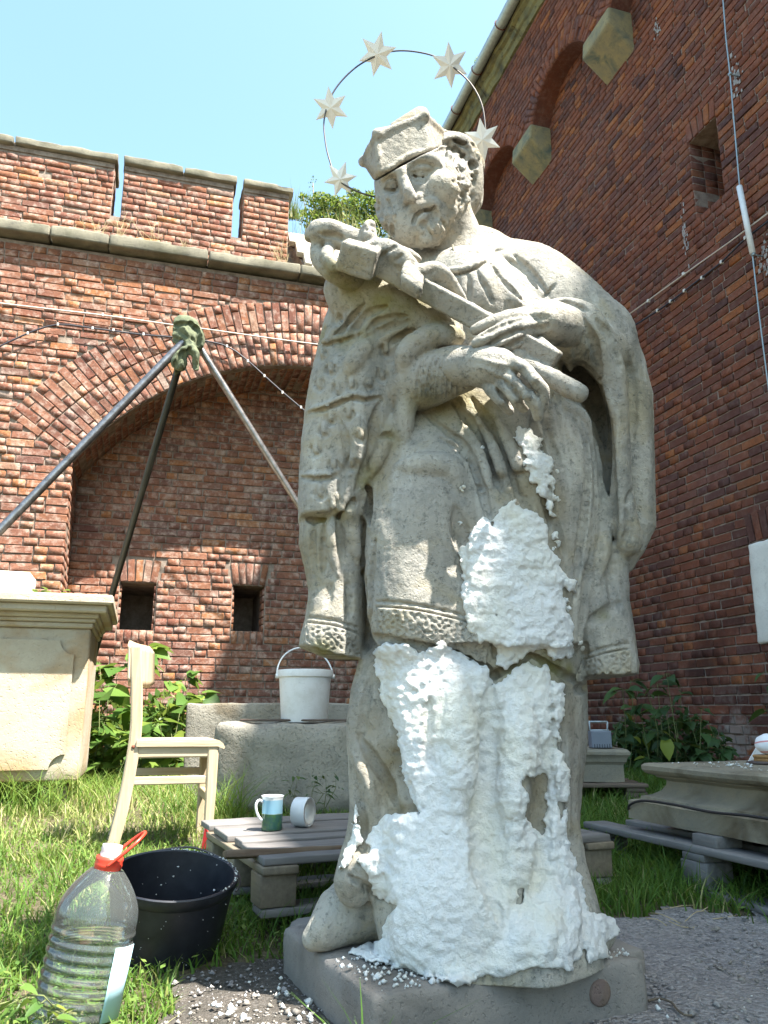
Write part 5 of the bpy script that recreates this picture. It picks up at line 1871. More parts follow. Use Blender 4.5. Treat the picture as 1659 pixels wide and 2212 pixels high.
def scatter(n, x0, x1, y0, y1, f):
    X = rng.uniform(x0, x1, n); Y = y0 * (y1 / y0) ** rng.uniform(0, 1, n)
    keep = f(X, Y)
    return X[keep], Y[keep]
ND = lambda x, y, s=2.2, o=0: np.array([mnoise.noise(Vector((a * s, b_ * s, o))) for a, b_ in zip(x, y)])
def lawn_mask(X, Y):
    ratio = X / Y
    m = (np.abs(ratio) < .75) & ~in_gravel(X, Y) & ~in_soil(X, Y)
    m &= (X * NV[0] + Y * NV[1] < 4.5) & (X * BV[0] + Y * BV[1] < 8.7)
    lx = (X - K0[0]) * KX[0] + (Y - K0[1]) * KX[1]; ly = (X - K0[0]) * KY[0] + (Y - K0[1]) * KY[1]
    m &= ~((lx > -.02) & (lx < KW + .02) & (ly > -.02) & (ly < KD + .02))
    # bald, sunburnt spots near the chair
    bald = ((X + 1.35) / .55) ** 2 + ((Y - 4.4) / .8) ** 2 < 1
    m &= ~(bald & (rng.random(len(X)) < .6))
    bk_ = (X + .545) ** 2 + (Y - 2.13) ** 2 < .13 ** 2
    return m & ~bk_
X, Y = scatter(270000, -5.2, 4.6, 1.25, 8.2, lawn_mask)
dn = ND(X, Y)
keep = rng.random(len(X)) < np.clip(.85 + dn * .9, .25, 1)
X, Y, dn = X[keep], Y[keep], dn[keep]
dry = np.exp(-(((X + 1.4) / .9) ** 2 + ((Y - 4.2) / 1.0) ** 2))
shade_paint = (X * NV[0] + Y * NV[1] > .45)  # beyond the eave shadow line the grass is painted darker as shade
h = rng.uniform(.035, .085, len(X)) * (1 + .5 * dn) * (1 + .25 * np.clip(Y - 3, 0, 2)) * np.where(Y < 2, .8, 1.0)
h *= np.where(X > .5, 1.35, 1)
gv = rng.normal(.42, .16, len(X)) + dry * .45 - shade_paint * .16 + dn * .1
gv = np.where(rng.random(len(X)) < .05, .9, gv)
blades('lawn_grass', X, Y, gz(X, Y) - .01, h, rng.uniform(.0014, .0034, len(X)) * (1 + .3 * Y / 3), rng.uniform(.2, 1.1, len(X)), gv, M['grass'], 'uneven yard grass, sunburnt on the left and painted darker green where the building casts shade', 'grass')
# clumps of taller grass and stalks
TX = []; TY = []; TH = []; TG = []
for (cx, cy, n, r, hh, g0) in [(-1.9, 4.2, 260, .30, .30, .5), (-1.55, 4.25, 160, .2, .28, .6), (-1.2, 4.7, 120, .25, .22, .6), (-.98, 4.05, 140, .16, .22, .35), (-.62, 2.9, 110, .18, .14, .3), (-.75, 3.9, 160, .12, .30, .55), (.95, 2.95, 260, .3, .17, .28), (1.35, 2.75, 260, .3, .18, .25), (.62, 3.1, 200, .22, .14, .3), (.75, 3.5, 120, .12, .2, .4),
                               (-.02, 1.36, 26, .03, .17, .3), (-.33, 1.52, 60, .05, .07, .38), (-.36, 1.50, 40, .04, .06, .5), (1.7, 2.72, 200, .3, .16, .3), (1.02, 2.86, 260, .12, .17, .25), (1.18, 2.80, 260, .12, .17, .25), (.88, 2.80, 200, .12, .13, .25), (-.35, 2.35, 300, .25, .12, .2), (-.1, 2.35, 160, .15, .12, .22), (-.9, 2.6, 300, .3, .10, .4), (1.05, 2.62, 120, .25, .12, .3)]:
    a = rng.uniform(0, 2 * PI, n); q = r * np.sqrt(rng.uniform(0, 1, n))
    TX.append(cx + q * np.cos(a)); TY.append(cy + q * np.sin(a)); TH.append(hh * rng.uniform(.5, 1.15, n)); TG.append(rng.normal(g0, .14, n))
TX, TY, TH, TG = map(np.concatenate, (TX, TY, TH, TG))
blades('tall_grass', TX, TY, gz(TX, TY) - .01, TH, rng.uniform(.0018, .0038, len(TX)), rng.uniform(.3, 1.2, len(TX)), TG, M['grass'], 'taller grass clumps and bleached stalks round the stones and pallets', 'grass', segs=4)
# broad little weeds (clover, chickweed) in the lawn
M['weed'] = mat_leafy('weed_leaf', [(0, (.05, .11, .02)), (.5, (.10, .17, .035)), (1, (.16, .22, .05))], trans=.3)
X, Y = scatter(60000, -3.5, 3.0, 1.25, 5.5, lambda x, y: lawn_mask(x, y))
k_ = rng.random(len(X)) < np.where(X < -.3, .9, .35) * np.clip(.5 + 1.2 * ND(X, Y, 3, 8), 0, 1)
X, Y = X[k_], Y[k_]
n = len(X)
Z = gz(X, Y) + rng.uniform(.0, .05, n)
a = rng.uniform(0, 2 * PI, n); s = rng.uniform(.004, .012, n); tl = rng.uniform(-.5, .9, n)
ux, uy = np.cos(a), np.sin(a)
C = np.stack([X, Y, Z], 1)
U = np.stack([ux, uy, tl * .6], 1) * s[:, None]; Wv = np.stack([-uy, ux, rng.uniform(-.4, .4, n)], 1) * (s * .55)[:, None]
V = np.stack([C, C + U * .9 + Wv, C + U * 2, C + U * .9 - Wv], 1).reshape(-1, 3)
o = mk('lawn_weeds', V, (np.arange(n) * 4)[:, None] + np.array([0, 1, 2, 3]), M['weed'], None, False, 'stuff')
tag(o, 'low broad-leaved weeds mixed into the yard grass', 'weeds')
at_ = o.data.attributes.new('gv', 'FLOAT', 'POINT'); at_.data.foreach_set('value', np.repeat(rng.random(n), 4).astype(np.float32))

# crumbs, pebbles
def pebbles(name, P_, r, mat, label, cat, parent=None, flat=.6):
    n = len(P_)
    base = np.array([(1, 0, 0), (0, 1, 0), (-1, 0, 0), (0, -1, 0), (0, 0, 1), (0, 0, -1)], float)
    F8 = np.array([(0, 1, 4), (1, 2, 4), (2, 3, 4), (3, 0, 4), (1, 0, 5), (2, 1, 5), (3, 2, 5), (0, 3, 5)])
    V = base[None] * (r[:, None, None] * rng.uniform(.6, 1.3, (n, 6, 1)))
    V[:, :, 2] *= flat
    a = rng.uniform(0, 2 * PI, n); c, s_ = np.cos(a)[:, None], np.sin(a)[:, None]
    x, y = V[:, :, 0] * c - V[:, :, 1] * s_, V[:, :, 0] * s_ + V[:, :, 1] * c
    V = np.stack([x, y, V[:, :, 2]], 2) + P_[:, None, :]
    V += rng.normal(0, 1, V.shape) * (r * .15)[:, None, None]
    o = mk(name, V.reshape(-1, 3), ((np.arange(n) * 6)[:, None, None] + F8[None]).reshape(-1, 3), mat, parent, False, 'stuff')
    if label: tag(o, label, cat)
    return o
X, Y = scatter(16000, -.6, 2.6, 1.15, 2.6, lambda x, y: in_gravel(x, y) | in_soil(x, y))
P_ = np.stack([X, Y, gz(X, Y) + .008], 1)
pebbles('gravel_stones', P_, rng.lognormal(-5.9, .6, len(X)).clip(.001, .011), mat_stone('pebble', (.30, .28, .27), (.17, .16, .16), dark_amt=.3), 'loose grey gravel and grit trodden into the yard', 'gravel')
CX = np.concatenate([rng.normal(-.22, .10, 130), rng.normal(-.08, .07, 420), rng.uniform(.45, 1.0, 60)])
CY = np.concatenate([rng.normal(1.72, .14, 130), rng.normal(1.50, .07, 420), rng.uniform(1.2, 1.9, 60)])
ok = in_soil(CX, CY) | in_gravel(CX, CY)
lx = (CX - K0[0]) * KX[0] + (CY - K0[1]) * KX[1]; ly = (CX - K0[0]) * KY[0] + (CY - K0[1]) * KY[1]
ok &= ~((lx > -.01) & (ly > -.01) & (lx < KW))
CX, CY = CX[ok], CY[ok]
pebbles('ground_crumbs', np.stack([CX, CY, gz(CX, CY) + .012], 1), rng.lognormal(-5.6, .55, len(CX)).clip(.0015, .013), M['pulp'], 'white pulp crumbs fallen on the soil by the stone block', 'crumbs', flat=.8)
# crumbs on the block top
a_ = []
for _ in range(2600):
    u, v = rng.uniform(690, 1395), rng.uniform(1990, 2160)
    p = atz(u, v, BZ + .002)
    lx = (p - K0) @ KX; ly = (p - K0) @ KY
    if not (.006 < lx < KW - .006 and .006 < ly < KD): continue
    left = u < 1000
    prob = math.exp(-((lx - .10) / .13) ** 2 - ((ly - .10) / .10) ** 2) * .75 if left else math.exp(-((u - 1335) / 40) ** 2 - ((v - 2055) / 30) ** 2) * .9
    if rng.random() < prob: a_.append(p + UP * .002)
a_ = np.array(a_)
pebbles('block_crumbs', a_, rng.lognormal(-5.75, .45, len(a_)).clip(.0015, .010), M['pulp'], None, None, bl, .9)

# dry straws and a twig on the edge of the gravel
mb = MB()
for (u0, v0, u1, v1) in [(1395, 1985, 1440, 2000), (1430, 1965, 1520, 1955), (1480, 1990, 1530, 1968), (1515, 1968, 1570, 1960), (1590, 1962, 1640, 1958), (1630, 1958, 1659, 1970), (1405, 1972, 1470, 1995), (1340, 1945, 1352, 1985), (1540, 1985, 1600, 1975), (1445, 1990, 1500, 2003)]:
    a, b_ = atz(u0, v0, .02), atz(u1, v1, .016)
    mb.tube(spline([a, (a + b_) / 2 + rng.normal(0, .006, 3) + UP * .008, b_], .02), .0012, 4)
o = mb.build('dry_straw', mat_plain('straw', (.42, .34, .20), .8, .2), None); tag(o, 'dry straws lying along the edge between grass and gravel', 'straw', kind='stuff')
mb = MB()
mb.tube(spline([atz(u, v, .012) for u, v in [(1400, 2162), (1425, 2157), (1450, 2165), (1460, 2178), (1478, 2192), (1495, 2193)]], .01), .0022, 5)
o = mb.build('dry_twig', mat_plain('twig', (.12, .095, .07), .8, .2), None); tag(o, 'thin bent twig lying on the gravel right of the statue block', 'twig')

# ================================================================== small stones round the block
rough_b = lambda name, c, X_, Z_, hx, hy, hz, mat, **k: rough_block(name, c, X_, np.cross(Z_, X_), Z_, hx, hy, hz, mat, None, **k)
q0 = atz(651, 2000, BZ); q0[2] = 0
o = rough_b('support_stone', (q0[0] + .16, q0[1] + .02, .035), np.array([.92, .39, 0]), UP, .16, .14, .062, M['block'], r=.02, amp=.008, res=.03)
tag(o, 'squared grey stone tucked behind the left corner of the statue block', 'stone')
q0 = atz(1385, 2040, .07)
o = rough_b('support_stone', (q0[0] - .09, q0[1] + .06, .012), np.array([.9, .42, 0]), UP, .09, .07, .045, M['block'], r=.012, amp=.006, res=.03)
tag(o, 'dark grey stone just behind the right corner of the statue block', 'stone')

# ================================================================== pallets
WD = {}
def wood(key, c1, c2, axis, **k):
    if key not in WD: WD[key] = mat_wood('wood_' + key, c1, c2, axis, **k)
    return WD[key]
def plank(name, c, X_, hx, hy, hz, mat, parent, tilt=0, **k):
    Y_ = np.array([-X_[1], X_[0], 0])
    Z_ = UP * math.cos(tilt) + Y_ * math.sin(tilt)
    Y_ = np.cross(Z_, X_)
    return rough_block(name, c, X_, Y_, Z_, hx, hy, hz, mat, parent, r=.004, amp=.0025, fr=12, res=.05, **k)
PT = .20
pA, pB = atz(450, 1781, PT), atz(569, 1872, PT - .022)
pY = pB - pA; pY[2] = 0; pl_ = np.linalg.norm(pY); pY /= pl_
pX = np.array([-pY[1], pY[0], 0])
LP = 1.12
M['wgrey'] = mat_wood('weathered_board', (.22, .205, .195), (.13, .12, .115), pX)
M['wgrey2'] = mat_wood('weathered_bearer', (.22, .18, .13), (.14, .115, .085), pY)
pal = empty('wooden_pallet', pA + pX * LP / 2 + pY * .3 - UP * PT, 'grey wooden pallet with gaps between its boards, carrying a mug and a tape roll', 'pallet')
def edge_u(v): return 450 + (v - 1779) * (539 - 450) / (1842 - 1779)
def along(v): return float((atz(edge_u(v), v, PT) - pA) @ pY)
for v0, v1, x0 in ((1771, 1781.5, 0), (1786.5, 1804, .004), (1808.5, 1818, .016), (1823, 1841, .004)):
    a0, a1 = along(v0), along(v1)
    plank('board', pA + pY * (a0 + a1) / 2 + pX * (x0 + LP) / 2 - UP * .011, pX, (LP - x0) / 2, (a1 - a0) / 2, .0105, M['wgrey'], pal, tilt=rng.normal(0, .012))
for x in (.045, LP / 2, LP - .045):                     # cross boards and blocks below
    plank('bearer', pA + pY * (pl_ / 2) + pX * x - UP * .0335, pY, pl_ / 2 + .01, .05, .0105, M['wgrey2'], pal)
    for y in (.05, .36, pl_ - .055):
        rough_block('block', pA + pY * y + pX * x - UP * .086, pX, pY * -1, UP, .05, .05, .041, M['wgrey2'], pal, r=.004, amp=.002)
plank('bearer', pA + pY * (pl_ - .05) + pX * (LP / 2) - UP * .0335 + UP * .0215, pX, LP / 2, .05, .0105, M['wgrey'], pal)
for y in (.05, .36, pl_ - .055):
    plank('bottom_board', pA + pY * y + pX * LP / 2 - UP * .139, pX, LP / 2, .05, .010, M['wgrey'], pal)
o = plank('broken_board', atz(640, 1840, PT - .004) + pX * .04, (pX + np.array([0, 0, -.02])) / np.linalg.norm(pX + np.array([0, 0, -.02])), .24, .022, .010, mat_wood('dark_rotten_board', (.10, .06, .04), (.22, .16, .11), pX), None, tilt=.25)
tag(o, 'dark splintered length of board lying along the front of the pallet with the mug', 'broken board')
mb = MB()
rc = atz(447, 1818, .12)
mb.add([rc + (-.01, 0, .05), rc + (.03, -.02, 0), rc + (.012, -.01, -.03), rc + (-.02, 0, -.03), rc + (-.01, .01, .05), rc + (.03, -.01, 0), rc + (.012, 0, -.03), rc + (-.02, .01, -.03)], [(0, 1, 2, 3), (7, 6, 5, 4), (0, 4, 5, 1), (1, 5, 6, 2), (2, 6, 7, 3), (3, 7, 4, 0)])
o = mb.build('red_rag', mat_plain('red_rag', (.45, .03, .03), .8, .2), None)
tag(o, 'small scrap of red cloth at the back left corner of the mug pallet', 'rag')

# mug
mc = atz(587, 1793, PT)
M['mug_w'] = mat_plain('glazed_white', (.75, .78, .80), .18, .5)
mug = empty('mug', mc, 'tall mug, pale blue above and dark green below, standing on the grey pallet', 'mug')
R1 = .0345
prof = [(0, .002), (.030, .002), (.0335, .0), (.0345, .004), (.0335, .012), (.0335, .095), (.0365, .1035), (.0372, .1055), (.036, .107), (.0338, .104), (.031, .095), (.031, .008), (0, .007)]
mb = MB(); mb.lathe(mc, UP, prof, 40)
o = mb.build('cup', None, mug, True)
t = NT('mug_glaze', .15, .5)
sp_ = t.n('ShaderNodeSeparateXYZ'); t.L(t.pos(), sp_.inputs[0])
zr = t.math('MULTIPLY', t.math('SUBTRACT', sp_.outputs[2], float(mc[2])), 10.0)
zr = t.math('ADD', zr, t.math('MULTIPLY', t.math('SUBTRACT', t.noise(60, 3, .6), .5), .05))
c = t.ramp(zr, [(0, (.02, .06, .055)), (.50, (.03, .085, .065)), (.505, (.20, .26, .15)), (.53, (.25, .48, .62)), (.93, (.30, .52, .66)), (.95, (.75, .78, .80)), (1, (.75, .78, .80))], 'LINEAR')
c = t.mix(t.math('MULTIPLY', t.ramp(zr, [(.0, 1.0), (.49, 1.0), (.50, 0.0)]), t.ramp(t.noise(30, 4, .7), [(.45, 0.0), (.6, .6)])), c, (.06, .14, .03))
t.color(c)
o.data.materials.clear(); o.data.materials.append(t.m)
mb = MB()
hdl = -pX * .85 + np.array([-.25, -.3, 0]); hdl[2] = 0; hdl /= np.linalg.norm(hdl)
mb.tube([mc + hdl * r + UP * z for r, z in spline([(.032, .088), (.048, .094), (.058, .082), (.056, .062), (.046, .042), (.033, .030)], .006)], .0042, 8)
mb.build('handle', M['mug_w'], mug, True)
# tape roll standing on edge
tc = atz(654, 1786, PT)
d = np.array([.93, -.36, 0]); d /= np.linalg.norm(d)
W_ = .025
mb = MB()
tape = empty('tape_roll', tc, 'roll of white adhesive tape standing on its edge beside the mug', 'tape roll')
cc = tc + UP * .047
mb.lathe(cc, d, [(.0465, -W_), (.0470, -W_ + .001), (.0470, W_ - .001), (.0465, W_), (.040, W_), (.040, -W_), (.0465, -W_)], 48)
mb.build('tape', mat_plain('tape_white', (.66, .68, .70), .35, .5), tape, True)
mb = MB()
mb.lathe(cc, d, [(.0398, -W_ + .0004), (.0398, W_ - .0004), (.037, W_ - .0004), (.037, -W_ + .0004), (.0398, -W_ + .0004)], 48)
mb.build('paper_core', mat_plain('tape_core', (.70, .68, .64), .8, .2), tape, True)

# ================================================================== stone trough, slab, white bucket
M['trough'] = mat_stone('trough_sandstone', (.31, .285, .235), (.22, .205, .175), stain=(.12, .095, .06), stain_amt=.8, dark=(.12, .12, .11), dark_amt=.45, sc=.9, bump=.9)
TYd = 4.25
t0 = at(459, 1562, TYd); t1 = at(1000, 1590, TYd - .35)
tX = t1 - t0; tX[2] = 0; tl_ = np.linalg.norm(tX); tX /= tl_
tY = np.array([-tX[1], tX[0], 0])
zt = t0[2]
o = rough_block('stone_trough', t0 + tX * tl_ / 2 + tY * .25 - UP * (zt - .10) / 2, tX, tY, UP, tl_ / 2, .25, (zt - .10) / 2, M['trough'], None, r=.03, amp=.012, fr=7, res=.035, chip=.015)
tag(o, 'massive pitted grey stone block lying behind the pallet, the white bucket on top', 'stone trough')
s0 = at(402, 1519, 4.95)
o = rough_block('stone_slab', (s0[0] + .75, s0[1] + .06, s0[2] / 2), np.array([1, -.02, 0]), np.array([.02, 1, 0]), UP, .75, .06, s0[2] / 2, M['trough'], None, r=.012, amp=.008, res=.05)
tag(o, 'upright grey stone slab standing behind the long stone block', 'stone slab')
o = plank('hollow_shade_strip', t0 + tX * .65 + tY * .12 + UP * .014, tX, .55, .018, .006, mat_wood('hollow_shade_dark', (.07, .05, .04), (.13, .10, .08), tX), None)  # added dark strip standing in for the shaded hollow of the trough
tag(o, 'thin dark lath standing in for the shaded hollow in the long stone block', 'lath')
bc = at(657, 1566, 4.35); bc[2] = zt + .004
bc = bc * np.array([1, 1, 1])
buc = empty('white_bucket', bc, 'white plastic bucket with its handle raised, standing on the long stone block', 'bucket')
t = NT('white_plastic', .42, .4)
c = t.mix(t.ramp(t.noise(14, 5, .7), [(.45, 0.0), (.7, 1.0)]), (.70, .71, .71), (.60, .60, .58))
c = t.mix(t.ramp(t.noise(38, 5, .8, src=t.mapped((1, 1, 2.2))), [(.63, 0.0), (.68, .55)]), c, (.25, .25, .25))
t.color(c); t.bump(t.noise(30, 4, .6), .15, .004)
M['whiteplastic'] = t.m
prof = [(0, .003), (.115, .003), (.119, .0), (.121, .004), (.137, .228), (.146, .230), (.147, .236), (.1475, .262), (.146, .266), (.139, .267), (.137, .262), (.117, .010), (0, .010)]
mb = MB(); mb.lathe(bc, UP, prof, 48); mb.build('shell', M['whiteplastic'], buc, True)
edge_smooth(buc.children[0], 30)
hx_ = np.array([.98, .2, 0])
mb = MB()
ths = np.linspace(0, PI, 25)
mb.tube([bc + hx_ * .149 * math.cos(a) + UP * (.235 + .155 * math.sin(a)) + np.array([-.02, .05, 0]) * math.sin(a) for a in ths], .0042, 8)
mb.build('handle', M['whiteplastic'], buc, True)
for sg in (-1, 1):
    mb = MB(); mb.lathe(bc + hx_ * sg * .142 + UP * .235, hx_ * sg, [(0, .014), (.011, .014), (.012, .012), (.012, -.002)], 14)
    mb.build('handle_lug', M['whiteplastic'], buc, True)

# ================================================================== chair
chd = np.array([.955, .296, 0]); chl = np.array([-.296, .955, 0])          # front direction, sideways (away)
c0 = at(447, 1819, 3.3)
gzc = .07
c0[2] = gzc
M['chairwood'] = mat_wood('bare_chair_wood', (.55, .45, .32), (.34, .26, .16), (0, 0, 1), 1.0, 40, .6)
M['chairwood_h'] = mat_wood('bare_chair_wood_rail', (.57, .47, .34), (.37, .28, .18), chd, 1.0, 40, .6)
ch = empty('wooden_chair', c0 - chd * .2 + chl * .18, 'old bare wooden chair seen from the side, standing in the sunlit grass', 'chair')
def cpt(f, z, s=0.0): return c0 + chd * f + chl * s + UP * (z - gzc)
def bar(name, pts, hw, hd, mat=None, bev=.004):
    """squared bar swept along points (front offset, height, side)"""
    P_ = [cpt(*p) for p in pts]
    mb = MB(); n = len(P_)
    V = []
    for i, p in enumerate(P_):
        d = (P_[min(i + 1, n - 1)] - P_[max(i - 1, 0)]); d /= np.linalg.norm(d)
        e = np.cross(chl, d); e /= np.linalg.norm(e)
        w_ = hw[i] if hasattr(hw, '__len__') else hw
        b_ = w_ * .75
        for (x, y) in ((w_, b_ * hd / w_), (b_, hd), (-b_, hd), (-w_, b_ * hd / w_), (-w_, -b_ * hd / w_), (-b_, -hd), (b_, -hd), (w_, -b_ * hd / w_)):
            V.append(p + e * x + chl * y)
    Fc = [tuple(range(8))[::-1], tuple((n - 1) * 8 + k for k in range(8))]
    for i in range(n - 1):
        for k in range(8):
            Fc.append((i * 8 + k, i * 8 + (k + 1) % 8, i * 8 + 8 + (k + 1) % 8, i * 8 + 8 + k))
    mb.add(V, Fc)
    return mb.build(name, mat or M['chairwood'], ch)
SW = .34
for s in (0, SW):
    bar('front_leg', [(0, gzc - .02, s), (.004, .25, s), (.006, .445, s)], [.016, .019, .021], .017)
    bar('back_post', spline([(-.352, gzc - .02, s), (-.318, .22, s), (-.298, .38, s), (-.290, .50, s), (-.296, .63, s), (-.308, .76, s), (-.314, .82, s)], .05), .0215, .013)
    bar('side_rail', [(-.29, .425, s), (.0, .425, s)], .022, .011, M['chairwood_h'])
    bar('stretcher', [(-.305, .32 + (.0 if s == 0 else .012), s), (.0, .32 + (.0 if s == 0 else .012), s)], .015, .009, M['chairwood_h'])
bar('front_rail', [(.0, .425, .0), (.0, .425, 0.001)], .02, .01) if False else None
for f_, z_ in ((.0, .425), (-.29, .425), (.0, .25)):
    mb = MB(); mb.box(cpt(f_, z_, SW / 2), chl, chd, UP, SW / 2 - .012, .010, .018, .003)
    mb.build('cross_rail', M['chairwood'], ch)
# seat: slab with a rolled front edge
prof = [(-.285, .446), (-.285, .470), (.01, .470), (.028, .466), (.042, .455), (.050, .440), (.046, .434), (.02, .444)]
mb = MB()
mb.prism([cpt(f_, z_, -.022) for f_, z_ in prof], chl * (SW + .044))
mb.build('seat', M['chairwood_h'], ch)
# curved backrest board between the posts
V = []; n1 = 9; n2 = 7
for side in (0, 1):
    for i in range(n1):
        s = -.035 + (SW + .07) * i / (n1 - 1)
        bow = -.060 * (1 - (2 * (i / (n1 - 1)) - 1) ** 2)
        for j in range(n2):
            tj = j / (n2 - 1)
            z = .675 + .175 * tj
            cut = .022 * max(0, abs(2 * i / (n1 - 1) - 1) - .75) * 4
            z = z - (cut if j == n2 - 1 else -cut if j == 0 else 0)
            V.append(cpt(-.352 - .01 * tj + bow * .35 + .018 + side * .010 + .085 * (s + .03) / SW, z, s * .86 + .02))
Fc = []
nn_ = n1 * n2
for i in range(n1 - 1):
    for j in range(n2 - 1):
        a = i * n2 + j
        Fc.append((a, a + n2, a + n2 + 1, a + 1)); Fc.append((nn_ + a, nn_ + a + 1, nn_ + a + n2 + 1, nn_ + a + n2))
for i in range(n1 - 1):
    Fc.append((i * n2, nn_ + i * n2, nn_ + (i + 1) * n2, (i + 1) * n2)); Fc.append((i * n2 + n2 - 1, (i + 1) * n2 + n2 - 1, nn_ + (i + 1) * n2 + n2 - 1, nn_ + i * n2 + n2 - 1))
for j in range(n2 - 1):
    Fc.append((j, j + 1, nn_ + j + 1, nn_ + j)); a = (n1 - 1) * n2 + j; Fc.append((a, nn_ + a, nn_ + a + 1, a + 1))
mb = MB(); mb.add(V, Fc); mb.build('backrest', M['chairwood'], ch, True); 
mb = MB(); mb.lathe(cpt(-.296, .445, -.014), -chl, [(0, .003), (.005, .003), (.007, 0)], 12); mb.build('bolt', M['rust'], ch, True)

# ================================================================== black bucket
bkc = at(352, 2100, 2.13)
ax_ = np.array([.10, -.20, 1.0]); ax_ /= np.linalg.norm(ax_)
bkc[2] = -.035
bb = empty('black_bucket', bkc, 'black rubber builders bucket splashed with white pulp, between the water bottle and the statue', 'bucket')
M['blackrubber'] = NT('black_rubber', .42, .5)
t = M['blackrubber']; t.color(t.mix(t.ramp(t.noise(30, 4, .7), [(.4, 0.0), (.7, 1.0)]), (.010, .011, .016), (.020, .021, .028))); M['blackrubber'] = t.m
HB, RB, RT = .235, .112, .150
prof = [(0, .004), (RB - .006, .004), (RB, .0), (RB + .002, .006), (RT - .006, HB - .03), (RT - .002, HB - .026), (RT + .004, HB - .012), (RT + .004, HB - .002), (RT, HB), (RT - .006, HB - .002), (RT - .008, HB - .02), (RB - .004, .012), (0, .010)]
mb = MB(); mb.lathe(bkc, ax_, prof, 56); o = mb.build('shell', M['blackrubber'], bb, True); edge_smooth(o, 35)
bx = np.cross(np.array([0, 1.0, 0]), ax_); bx /= np.linalg.norm(bx); by = np.cross(ax_, bx)
mb = MB()                                               # wire bail lying along the far rim
mb.tube([bkc + ax_ * (HB + .004 - .02 * abs(math.cos(a))) + bx * (RT + .009) * math.cos(a) + by * (RT + .012) * math.sin(a) for a in np.linspace(-.15, PI + .15, 30)], .0028, 6)
mb.build('wire_handle', M['wire'], bb, True)
Pp = []; Rr = []
for _ in range(70):
    a = rng.uniform(0, 2 * PI); hh = HB * rng.uniform(.25, .95)
    r_ = RB + (RT - RB) * hh / HB
    ins = math.sin(a) > 0
    Pp.append(bkc + ax_ * hh + (bx * math.cos(a) + by * math.sin(a)) * (r_ - .010 if ins else r_ + .001)); Rr.append(rng.uniform(.0012, .0045) if ins else rng.uniform(.0006, .0018))
for _ in range(80):
    a = rng.uniform(-.5, 1.9)
    Pp.append(bkc + ax_ * (HB + .001) + (bx * math.cos(a) + by * math.sin(a)) * (RT - .001 + rng.normal(0, .002))); Rr.append(rng.uniform(.001, .003))
pebbles('pulp_splash', np.array(Pp), np.array(Rr), M['pulp'], None, None, bb, .8)

# ================================================================== water bottle
bo = at(150, 2212, 1.62); bo[2] = -.005
axb = np.array([.155, .02, 1.0]); axb /= np.linalg.norm(axb)
btl = empty('water_bottle', bo, 'big clear plastic water bottle half full, leaning, with a red carrying ring', 'bottle')
def rib(h):
    r = .0745
    if h > .205:
        t_ = (h - .205) / (.290 - .205)
        r = .0745 * math.cos(t_ * 1.18) if t_ < 1 else .028
        r = max(r, .0215)
    elif h < .19:
        r += .0017 * math.cos(h * 2 * PI / .0185)
    if h < .012: r *= .93 + .07 * h / .012
    return r
Hs = np.concatenate([np.linspace(0, .19, 72), np.linspace(.193, .288, 22)])
op = [(0, .004), (.05, .0)] + [(rib(h), h + .002) for h in Hs] + [(.0212, .292), (.0212, .296)]
t = NT('clear_plastic', .05, .5)
fr = t.n('ShaderNodeFresnel'); fr.inputs[0].default_value = 1.42
gl = t.n('ShaderNodeBsdfGlossy'); gl.inputs['Roughness'].default_value = .04
tp = t.n('ShaderNodeBsdfTransparent'); tp.inputs[0].default_value = (.98, .99, .985, 1)
mx = t.n('ShaderNodeMixShader')
t.L(t.math('ADD', fr.outputs[0], .03), mx.inputs[0]); t.L(tp.outputs[0], mx.inputs[1]); t.L(gl.outputs[0], mx.inputs[2])
out = [n for n in t.t.nodes if n.type == 'OUTPUT_MATERIAL'][0]; df = t.n('ShaderNodeBsdfDiffuse'); df.inputs[0].default_value = (.9, .95, .93, 1)
mx2 = t.n('ShaderNodeMixShader'); mx2.inputs[0].default_value = .045  # thin white diffuse mixed in to imitate a cloudy highlight
t.L(mx.outputs[0], mx2.inputs[1]); t.L(df.outputs[0], mx2.inputs[2]); t.L(mx2.outputs[0], out.inputs[0])
bmp = t.n('ShaderNodeBump'); bmp.inputs['Strength'].default_value = .35; bmp.inputs['Distance'].default_value = .003
t.L(t.noise(26, 3, .6), bmp.inputs['Height']); t.L(bmp.outputs[0], gl.inputs['Normal'])
M['clear'] = t.m
mb = MB(); mb.lathe(bo, axb, op, 48, sy=.92); mb.build('shell', M['clear'], btl, True)
# water: cut level in world z
t = NT('water', .02, .5); t.b.inputs['Transmission Weight'].default_value = 1; t.b.inputs['IOR'].default_value = 1.26; t.color((.97, .99, 1)); M['water'] = t.m
mb = MB(); wl_ = .178
wp = [(0, .006)] + [(.0718 + .35 * (rib(h) - .0745), h + .003) for h in Hs if h < wl_ - .02]
nL = 48
xdir = np.array([1.0, 0, 0]); xdir = xdir - axb * (xdir @ axb); xdir /= np.linalg.norm(xdir); ydir = np.cross(axb, xdir)
V = []
zl = bo[2] + wl_ * axb[2]
for (r, h) in wp[1:]:
    for k in range(nL):
        a = 2 * PI * k / nL
        V.append(bo + axb * h + xdir * r * math.cos(a) + ydir * r * .92 * math.sin(a))
rings = len(wp) - 1
for k in range(nL):                                     # last ring lies on the level water surface
    a = 2 * PI * k / nL
    rr = xdir * .0722 * math.cos(a) + ydir * .0722 * .92 * math.sin(a)
    h = (zl - bo[2] - rr[2]) / axb[2]
    V.append(bo + axb * h + rr)
Fc = [(i * nL + k, i * nL + (k + 1) % nL, (i + 1) * nL + (k + 1) % nL, (i + 1) * nL + k) for i in range(rings) for k in range(nL)]
Fc.append(tuple(range(nL))[::-1]); Fc.append(tuple(rings * nL + k for k in range(nL)))
